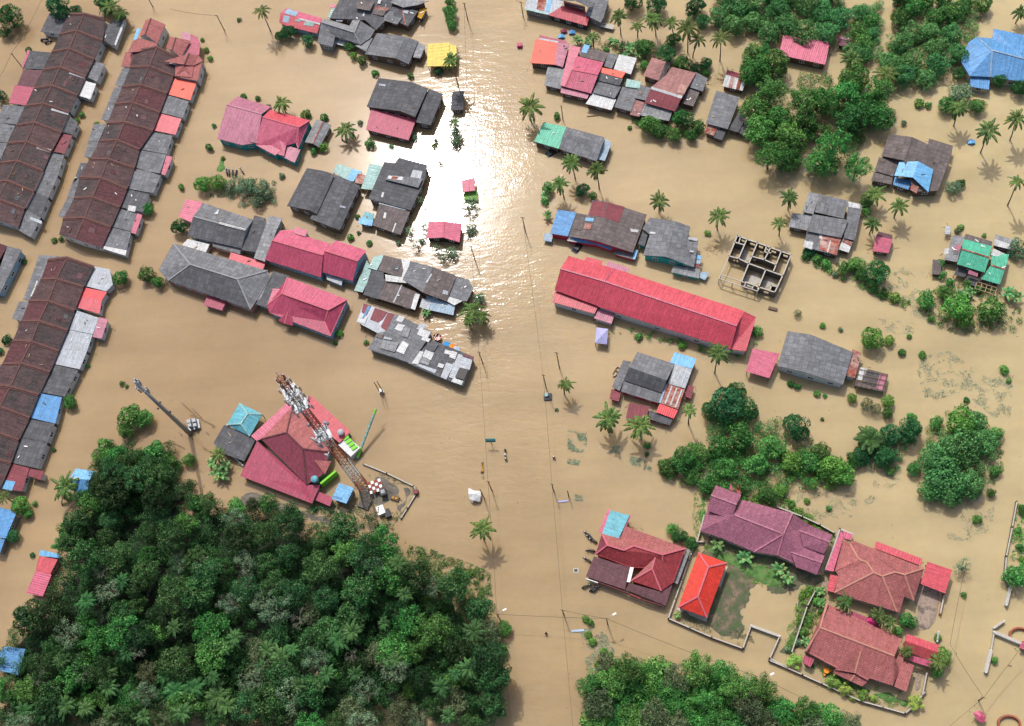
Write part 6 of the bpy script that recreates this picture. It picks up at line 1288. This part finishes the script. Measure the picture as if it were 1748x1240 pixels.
for k in range(4):
    a=U(*tp(578+22*k,555+25*k),2.5); b=U(*tp(620+22*k,528+25*k),2.5); m=MB(); m.bar(a,b,.75,.12); m.build('slat','limeg',o)
m=MB(); A=U(*tp(400,900),2.4); Q=U(*tp(520,800),2.4); m.bar((A.x,A.y,1.3),(Q.x,Q.y,1.3),.5,2.4); o=m.build('green_wall','limeg'); tag(o,'lime green wall face below the brick-tiled roof','wall')
m=MB(); A=U(*tp(688,700),.5); Q=U(*tp(835,315),5.0); m.tube([A,A.lerp(Q,.35),Q],[.35,.33,.28],10); o=empty('leaning_pole',A); tag(o,'long green and grey leaning pole beside the mast house','pole')
m.build('shaft','sea',o); m=MB(); d=(Q-A); m.tube([A+d*.02,A+d*.22],[.38,.37],10); m.build('painted_sleeve','limeg',o); m=MB(); m.tube([A+d*.9,A+d*1.0],[.3,.3],10); m.build('painted_tip','limeg',o)
for k in range(5): m=MB(); m.tube([A+d*(.4+.1*k),A+d*(.43+.1*k)],[.35-.01*k,.35-.01*k],10); m.build('stripe','w_green',o)
o,p=thing('generator','white and grey generator set in the mast compound','generator',(885,1120),1.2); m=MB(); m.box((p.x-.4,p.y+.4,.7),1.7,2.1,1.5,.4); m.build('housing','white',o); m=MB(); m.box((p.x+1.1,p.y-.3,.6),1.3,1.9,1.2,.4); m.build('engine','dkgrey',o)
for k in range(3): m=MB(); m.box((p.x-.9,p.y+.9-.5*k,1.48),.3,.3,.08); m.build('vent','black',o)
o,p=thing('generator','small grey cabinet beside the checkered frame','cabinet',(890,965),1.4); m=MB(); m.box((p.x,p.y,.8),1.4,1.7,1.8,.3); m.build('housing','dkgrey',o); m=MB(); m.box((p.x,p.y,1.75),.9,.9,.15,.3); m.build('lid','lgt',o)
o,p=thing('mast_section','orange and white checkered mast section lying in the compound','mast section',(845,920),1.3)
a=U(*tp(775,940),1.2); b=U(*tp(880,900),1.6)
m=MB(); m2=MB(); d=(b-a).normalized(); sd=d.cross(Vector((0,0,1)))
for i in range(4):
    for j in range(4):
        c=a.lerp(b,(i+.5)/4)+sd*(j-1.5)*.75; (m if (i+j)%2 else m2).box((c.x,c.y,1.3),.62,.7,.2,math.atan2(d.y,d.x))
m.build('panel','white',o); m2.build('panel','towred',o); m=MB(); m.box((p.x,p.y,.3),1.8,2.2,1.6,math.atan2(d.y,d.x)); m.build('base','concd',o)
o,p=thing('machine','brown frame machine with two yellow drums','machine',(982,1012),.6); m=MB(); m.box((p.x,p.y,.3),1.9,1.0,.5,-.3); m.build('frame','w_wood',o); m=MB(); m.box((p.x-.4,p.y+.1,.6),.5,.5,.2); m.box((p.x+.35,p.y-.1,.6),.5,.5,.2); m.build('drum','mustard',o)
o,p=thing('planter_box','grey stone-filled box platform below the blue cabin','platform',(745,1060),.4); m=MB(); m.box((p.x,p.y,.1),2.6,2.0,1.0,-.4); m.build('base','concd',o)
o,p=thing('guard_booth','small red sentry stand at the compound corner','stand',(1145,960),1.2); m=MB(); m.box((p.x,p.y,.5),1.0,1.0,1.2); m.build('body','maroon',o); m=MB(); m.tube([(p.x-.2,p.y+1,0),(p.x-.2,p.y+1,1.6)],.07,5); m.build('post','white',o)
# ================================================================ small things on the water
T('G')
o,p=thing('road_sign','teal green road sign board on a single post','sign',(837,752),2.6); m=MB(); m.box((p.x,p.y,2.6),2.35,.12,1.2,-.03,-.35); m.build('board','tealboard',o); m=MB(); m.box((p.x,p.y-.08,3.0),2.2,.06,.1,-.03,-.35); m.build('stripe','w_blue',o); q=U(841,762,0); m=MB(); m.tube([(p.x,p.y,-1),(p.x,p.y,2.3)],.09,6); m.build('post','wood',o)
o,p=thing('tarpaulin','crumpled white and grey tarpaulin shelter on the road','tarpaulin',(810,845),1.5)
m=MB(); g_=[(-1.5,1.9,.9),(-.2,1.0,1.7),(1.4,.9,1.2),(-1.4,.3,1.5),(0,.1,1.9),(1.4,-.2,1.3),(-1.3,-.7,.9),(-.2,-1.3,1.5),(1.2,-1.5,.7),(-.6,-1.7,.6)]
m.add([(p.x+a,p.y+b,c) for a,b,c in g_],[(3,4,1,0),(4,5,2,1),(6,7,4,3),(7,8,5,4),(6,9,7)]); m.build('canopy','w_white',o)
for a,b in ((-1.3,1.5),(1.3,.8),(1.1,-1.4),(-1.1,-.7)): m=MB(); m.tube([(p.x+a,p.y+b,-.9),(p.x+a,p.y+b,1.0)],.06,5); m.build('post','wood',o)
def floatbar(name,label,cat,a,b,w_,mat,z=.1,h=.15): m=MB(); m.bar(U(*a,z),U(*b,z),w_,h); o=m.build(name,mat); tag(o,label,cat); return o
floatbar('plank','grey-white plank floating next to two short poles','plank',(952,857),(970,855),.35,'lavender')
floatbar('boat','slim pale blue boat adrift near the bottom of the road','boat',(975,1078),(997,1076),.45,'paleblue')
floatbar('log','thin drifting branch in front of the bubblegum roof','log',(1002,199),(1023,197),.2,'wood')
floatbar('log','drifting log near the lower right poles','log',(1721,1136),(1727,1137),.15,'wood')
floatbar('debris_board','dark plank lying in the water above the hut','plank',(1630,28),(1655,34),.25,'wood')
floatbar('pipe','white pipe lying beside the dark shed of the magenta house','pipe',(382,767),(415,795),.2,'white',.8)
for a,b,l in (((823,785),(822,810),'upper thin brown post frame in the water'),((823,790),(824,805),'inner ochre post frame in the water'),((820,800),(824,815),'lower pale post frame in the water')): floatbar('post_frame',l,'post',a,b,.25,'mustard' if 'ochre' in l else 'woodl',.6)
o,p=thing('crate','magenta plastic crate floating by the road','crate',(887,77),.6); m=MB(); m.box((p.x,p.y,.35),1.4,1.2,.9,.05); m.build('box','pinkpl',o); m=MB(); m.box((p.x,p.y,.82),1.15,.95,.06,.05); m.build('lid','mag',o)
o,p=thing('well_cover','pale square manhole frame near the shop','manhole',(983,974),.05); m=MB(); m.box((p.x,p.y,.0),1.2,1.1,.14); m.build('frame','concrete',o); m=MB(); m.box((p.x,p.y,.08),.7,.6,.05); m.build('grate','dkgrey',o)
o,p=thing('pump_box','small teal and white pump box below a pole','box',(935,677),.5); m=MB(); m.box((p.x,p.y,.2),1.9,1.6,.5); m.build('base','dkgrey',o); m=MB(); m.tube([(p.x-.3,p.y+.3,.4),(p.x-.3,p.y+.3,1.0)],.5,10); m.build('tank','sea',o)
o,p=thing('boat','small white boat beside the slate roofed house','boat',(1052,635),.2)
m=MB(); L=[(-1.6,0),(-.9,.45),(.6,.5),(1.2,.35),(1.2,-.35),(.6,-.5),(-.9,-.45)]; rz=1.0; rot=lambda a,b:(p.x+a*math.cos(rz)-b*math.sin(rz),p.y+a*math.sin(rz)+b*math.cos(rz))
m.add([(*rot(*q),.45) for q in L]+[(*rot(q[0]*.8,q[1]*.6),-.1) for q in L],[[i,(i+1)%7,(i+1)%7+7,i+7] for i in range(7)]+[list(range(7,14))]); m.build('hull','panelw',o); m=MB(); m.box((*rot(.2,0),.3),.3,.8,.05,rz); m.build('seat','w_wood',o)
T('Y1'); o,p=thing('boat','red open boat beached beside the patchwork warehouse','boat',(1068,555),.9); T('G')
m=MB(); L=[(-.9,-.5),(-.95,.5),(-.3,.95),(.6,.8),(1.0,.2),(.9,-.7),(.1,-.95)]; m.add([(p.x+a,p.y+b,1.1) for a,b in L]+[(p.x+a*.75,p.y+b*.75,.3) for a,b in L],[[i,i+7,(i+1)%7+7,(i+1)%7] for i in range(7)]+[list(range(7,14))]); m.build('hull','redcar',o)
m=MB(); m.bar((p.x-.7,p.y-.3,1.12),(p.x-.2,p.y+.8,1.12),.12,.06); m.bar((p.x+.3,p.y-.7,1.12),(p.x+.5,p.y+.6,1.12),.12,.06); m.build('thwart','white',o)
for i,(x,y,lb,mt) in enumerate(((762,588,'blue plastic sheet lying behind the warehouse','blueplastic'),(771,592,'orange board lying behind the warehouse','orange'),(778,596,'pale blue sheet lying behind the warehouse','paleblue'),(958,62,'crumpled sky blue plastic sheet behind the rose roof','blul'),(976,55,'dark blue bundle below the red skirt roof','blu'),(962,53,'maroon boards floating below the red skirt roof','maroon'),(1658,242,'small light blue covered raft above the brown house','blul'),(445,340,'','')
 )):
    if not lb: continue
    p=U(x,y,.5); m=MB(); k=4; m.add([(p.x+a,p.y+b,c) for a,b,c in ((-.9,.5,.3),(0,.7,.7),(.9,.4,.4),(-.8,-.5,.4),(.1,-.6,.8),(1.0,-.5,.3),(-.9,.5,-.1),(0,.7,-.1),(.9,.4,-.1),(-.8,-.5,-.1),(.1,-.6,-.1),(1.0,-.5,-.1))],[(0,3,4,1),(1,4,5,2),(3,9,10,4),(4,10,11,5),(0,1,7,6),(1,2,8,7),(0,6,9,3),(2,5,11,8)]); o=m.build('plastic_sheet' if 'board' not in lb else 'board',mt); tag(o,lb,'debris')
o,p=thing('table','round orange garden table beside the bungalow','table',(1411,1145),1.0); m=MB(); m.tube([(p.x,p.y,.85),(p.x,p.y,.95)],.6,14); m.build('table_top','orange',o); m=MB(); m.tube([(p.x,p.y,0),(p.x,p.y,.85)],.07,6); m.build('leg','black',o)
for k in range(3): a=k*2.1; m=MB(); m.box((p.x+math.cos(a)*.85,p.y+math.sin(a)*.85,.5),.4,.4,.1,a); m.box((p.x+math.cos(a)*.85,p.y+math.sin(a)*.85,.22),.12,.12,.5,a); m.build('stool','orange',o)
o,p=thing('parasol','magenta round parasol on the bungalow terrace','parasol',(1489,1060),2.4); m=MB(); N=12; m.add([(p.x,p.y,2.8)]+[(p.x+math.cos(2*math.pi*i/N)*1.05,p.y+math.sin(2*math.pi*i/N)*1.05,2.35) for i in range(N)],[(0,i+1,(i+1)%N+1) for i in range(N)]); m.build('canopy','pinkpl',o); m=MB(); m.tube([(p.x,p.y,0),(p.x,p.y,2.7)],.04,6); m.build('pole','steel',o)
o,p=thing('water_tank','light round water tank at the bungalow corner','water tank',(1420,1130),2.5); m=MB(); m.tube([(p.x,p.y,-.2),(p.x,p.y,2.3),(p.x,p.y,2.5)],[.5,.5,.2],12); m.build('tank','panelw',o)
# cars half under roofs
def car(label,x,y,rz,mat):
    p=U(x,y,.5); o=empty('parked_car',(p.x,p.y,0),rz); tag(o,label,'car')
    def prof(pts,w_,mt,nm):
        k=len(pts); vs=[(a,-w_/2,z) for a,z in pts]+[(a,w_/2,z) for a,z in pts]; f=[list(range(k)),[2*k-1-i for i in range(k)]]+[[i,(i+1)%k,(i+1)%k+k,i+k] for i in range(k)]
        mobj(nm,vs,f,mt,o)
    prof([(-2,-.7),(2,-.7),(2.05,-.1),(1.3,.1),(-1.9,.15),(-2.05,-.1)],1.65,mat,'body'); prof([(-1.7,.14),(1.2,.09),(.5,.62),(-1.1,.66)],1.4,'glass','cabin_glass'); prof([(-1.05,.665),(.45,.625),(.4,.68),(-1.0,.72)],1.3,mat,'cabin_roof')
car('black car half drowned beside the half green house',944,258,.5,'black'); car('black car at the end of the red shopfront',987,420,.9,'black')
# motorbikes
def bike_root():
    o=empty('motorbike',(0,0,0))
    for x in (-.62,.62): m=MB(); m.tube([(x,-.06,.1),(x,.06,.1)],.3,12); mobj('wheel',m.v,m.f,'black',o)
    m=MB(); m.add([(-.5,-.12,.35),(.1,-.16,.25),(.45,-.1,.4),(.5,0,.75),(-.1,0,.55),(-.8,0,.6),(-.5,.12,.35),(.1,.16,.25),(.45,.1,.4)],[(0,1,4,5),(1,2,3,4),(6,5,4,7),(7,4,3,8),(0,6,7,1),(1,7,8,2),(0,5,6),(2,8,3)]); mobj('body',m.v,m.f,'dkgrey',o)
    m=MB(); m.box((-.3,0,.68),.75,.26,.1); mobj('seat',m.v,m.f,'black',o); m=MB(); m.bar((.42,-.33,.85),(.42,.33,.85),.06,.06); mobj('handlebar',m.v,m.f,'black',o); m=MB(); m.box((.55,0,.72),.16,.2,.2); mobj('headlight',m.v,m.f,'panelw',o)
    return o
bk=None
for i,(x,y,rz,lb) in enumerate(((1003,912,2.5,'topmost motorbike of the bunch left of the shop'),(1007,918,2.6,'middle motorbike of the bunch left of the shop'),(1012,923,2.7,'lowest motorbike of the bunch left of the shop'),(1008,940,3.0,'lone motorbike against the upper left of the shop'),(1003,956,2.6,'lone motorbike at the middle left of the shop'),(1001,1001,.3,'silver motorbike at the shop signboard corner'),(1013,1005,.5,'left motorbike of the pair below the signboard'),(1017,1006,.6,'right motorbike of the pair below the signboard'),(387,294,1.75,'leftmost of four motorbikes in a row on the water'),(391,295,1.7,'second of four motorbikes in a row on the water'),(397,296,1.6,'third of four motorbikes in a row on the water'),(403,296,1.5,'rightmost of four motorbikes in a row on the water'),(413,292,2.2,'tilted motorbike standing apart from the row of four'),(75,68,.2,'dark motorbike under the top left lean-to'),(82,72,.3,'second motorbike under the top left lean-to'))):
    p=U(x,y,.4)
    if bk is None: bk=bike_root(); o=bk
    else: o=copy_tree(bk)
    o.location=(p.x,p.y,0); o.rotation_euler=(0,.05,rz); o.scale=(1.25,1.25,1.25); tag(o,lb,'motorbike','motorbikes parked in the flood')
# people wading
def person(label,x,y,rz,shirt,hat):
    p=U(x,y,1.0)
    me=bpy.data.meshes.new('person'); vs=[(0,0,.0),(0,0,.35),(0,0,.62),(0,0,.72),(0.03,0,.86),(0.03,0,.98),(0,.2,.6),(.14,.3,.35),(.3,.22,.15),(0,-.2,.6),(.16,-.3,.38),(.34,-.2,.2),(0,.1,-.3),(0,-.1,-.3),(.05,.12,-.8),(-.05,-.12,-.8)]
    ed=[(0,1),(1,2),(2,3),(3,4),(4,5),(2,6),(6,7),(7,8),(2,9),(9,10),(10,11),(0,12),(0,13),(12,14),(13,15)]
    me.from_pydata(vs,ed,[]); me.materials.append(MATS['skin']); o=bpy.data.objects.new('person',me); C.objects.link(o); o.location=(p.x,p.y,.15); o.rotation_euler=(0,0,rz)
    sk=o.modifiers.new('skin','SKIN'); rad=[.16,.15,.13,.06,.1,.09,.07,.055,.045,.07,.055,.045,.09,.09,.06,.06]
    for v,rr_ in zip(me.skin_vertices[0].data,rad): v.radius=(rr_,rr_*1.0)
    me.skin_vertices[0].data[0].use_root=True
    o.modifiers.new('sub','SUBSURF').render_levels=2; tag(o,label,'person')
    m=MB(); m.tube([(0,0,.02),(0,0,.3),(0,0,.58),(0,0,.68)],[.2,.2,.22,.1],12); m.tube([(0,.17,.6),(.08,.28,.44)],[.1,.09],8); m.tube([(0,-.17,.6),(.08,-.28,.46)],[.1,.09],8); s=mobj('shirt',m.v,m.f,shirt,o,None,True)
    m=MB(); m.tube([(.03,0,.9),(.03,0,1.0),(.03,0,1.07)],[.16,.15,.05],12); mobj('hat',m.v,m.f,hat,o,None,True)
person('first of three people wading in line, dark clothes',862,768,1.6,'dkgrey','black'); person('middle of three people wading in line, white shirt',862,776,1.6,'white','white'); person('last of three people wading in line, white hat and dark shirt',863,783,1.6,'black','white'); person('lone person wading right of the line, white hat',945,780,1.6,'dkgrey','white'); person('swimmer-like person wading low near the bottom of the road',932,1081,2.2,'dkgrey','black')
# satellite dishes and small roof clutter
# flotsam caught round the houses
mb=MB(); mg=MB()
for b in ALLB:
    for f in b.faces:
        vs=f['vs']
        for i in range(len(vs)):
            if R_.random()<.55: continue
            a,c=vs[i],vs[(i+1)%len(vs)]; q=a.lerp(c,R_.random()); ctr=sum(vs,Vector())/len(vs); o_=Vector((q.x-ctr.x,q.y-ctr.y,0)).normalized()*R_.uniform(.1,1.1)
            for _ in range(R_.choice((1,2,4))):
                x,y=q.x+o_.x+R_.gauss(0,.5),q.y+o_.y+R_.gauss(0,.5); an=R_.uniform(0,3.14); L=R_.uniform(.1,.5); d=Vector((math.cos(an),math.sin(an),0))*L
                (mb if R_.random()<.6 else mg).bar(Vector((x,y,.02))-d,Vector((x,y,.04))+d,R_.uniform(.04,.14),.05)
for _ in range(420):
    q=U(R_.uniform(0,1748),R_.uniform(0,1240),0); an=R_.uniform(0,3.14); L=R_.uniform(.05,.3); d=Vector((math.cos(an),math.sin(an),0))*L; (mb if R_.random()<.5 else mg).bar(q-d,q+d,R_.uniform(.04,.12),.05)
tag(mb.build('flotsam','wood'),'brown twigs and boards floating round the houses','flotsam',None,'stuff'); tag(mg.build('flotsam','woodl'),'pale scraps floating round the houses','flotsam',None,'stuff')
# ================================================================ labels of plants
LM=((560,40,'the patchwork roof'),(505,35,'the long pink hut'),(755,95,'the yellow roof'),(690,185,'the plum porch house'),(780,172,'the tiny board hut'),(415,210,'the mauve roof'),(485,225,'the crimson gable'),(548,228,'the ribbed shed'),(550,340,'the four-strip dark roof'),(670,340,'the stepped dark house'),(800,316,'the tiny pink roof'),(757,395,'the pink gabled hut'),(540,435,'the magenta roof'),(525,520,'the crimson hip roof'),(350,480,'the big grey hip roof'),(380,390,'the grey gabled roof'),(710,485,'the grey cluster'),(715,590,'the patchwork warehouse'),(970,25,'the red skirt roof'),(935,90,'the scarlet and rose roof'),(1000,125,'the bubblegum roof'),(1150,150,'the dusty brown roof'),(1235,190,'the plain grey roof'),(1255,135,'the striped hut'),(1372,85,'the raspberry roof'),(1700,100,'the sky blue roof'),(975,240,'the half green house'),(1555,275,'the blue gable roof'),(1410,385,'the rusted patchwork house'),(1505,415,'the small pink hut'),(1670,445,'the turquoise house'),(1020,385,'the blue-ended house'),(1145,415,'the teal walled house'),(1110,510,'the red hall'),(1290,460,'the unfinished house'),(1025,572,'the lavender tent'),(1110,660,'the slate roof house'),(1300,620,'the flat pink shed'),(1390,610,'the rusty ended house'),(1485,648,'the frame hut'),(420,715,'the teal hip roof'),(500,770,'the mast house'),(585,845,'the blue cabin'),(325,740,'the monopole'),(1085,955,'the red shop'),(1200,1000,'the orange pavilion'),(1300,910,'the purple house'),(1490,970,'the terracotta house'),(1600,985,'the rose carport'),(1460,1110,'the bungalow'),(1570,1110,'the ribbed carport'),(1440,1165,'the garden wall'),(140,820,'the blue shed'),(15,900,'the left blue roof'),(70,980,'the red and pink roof'),(80,250,'the left terrace row'),(230,250,'the second terrace row'),(90,620,'the lower terrace row'),(1700,1120,'the white walls'),(1460,1185,'the pink gatehouse'),(837,752,'the road sign'),(810,845,'the tarpaulin'))
def direction(dx,dy):
    v='above' if dy<-abs(dx)*.45 else ('below' if dy>abs(dx)*.45 else ''); h='left' if dx<-abs(dy)*.45 else ('right' if dx>abs(dy)*.45 else '')
    if v and h: return v+' and '+h+' of'
    return v if v else h+' of'
groups={}
for (o,desc,x,y,s,grp) in PL:
    if grp: 
        place={'trees of the dense wood at the lower left':'standing in the dense wood at the lower left','trees of the wood at the bottom centre':'standing in the wood at the bottom centre'}.get(grp,'among the '+grp)
        h='left' if x<300 else ('middle' if x<600 else 'right'); key=None
        lab='%s %s'%(desc,place); 
        o['label']=' '.join(lab.split()[:16]); o['group']=grp; continue
    l=min(LM,key=lambda l:(l[0]-x)**2+(l[1]-y)**2); k='%s %s %s'%(desc,direction(x-l[0],y-l[1]),l[2]); groups.setdefault(k,[]).append((o,s,x,y))
for k,v in groups.items():
    if len(v)==1: v[0][0]['label']=k; v[0][0]['group']='scattered plants'
    elif len(v)<=5:
        v.sort(key=lambda t:-t[1]); nm={2:['larger','smaller'],3:['largest','middle-sized','smallest'],4:['largest','second largest','third largest','smallest'],5:['largest','second largest','middle-sized','second smallest','smallest']}[len(v)]
        for n_,t in zip(nm,v): t[0]['label']=n_+' '+k; t[0]['group']='scattered plants'
    else:
        v.sort(key=lambda t:t[2])
        for t in v: t[0]['label']=k; t[0]['group']=k
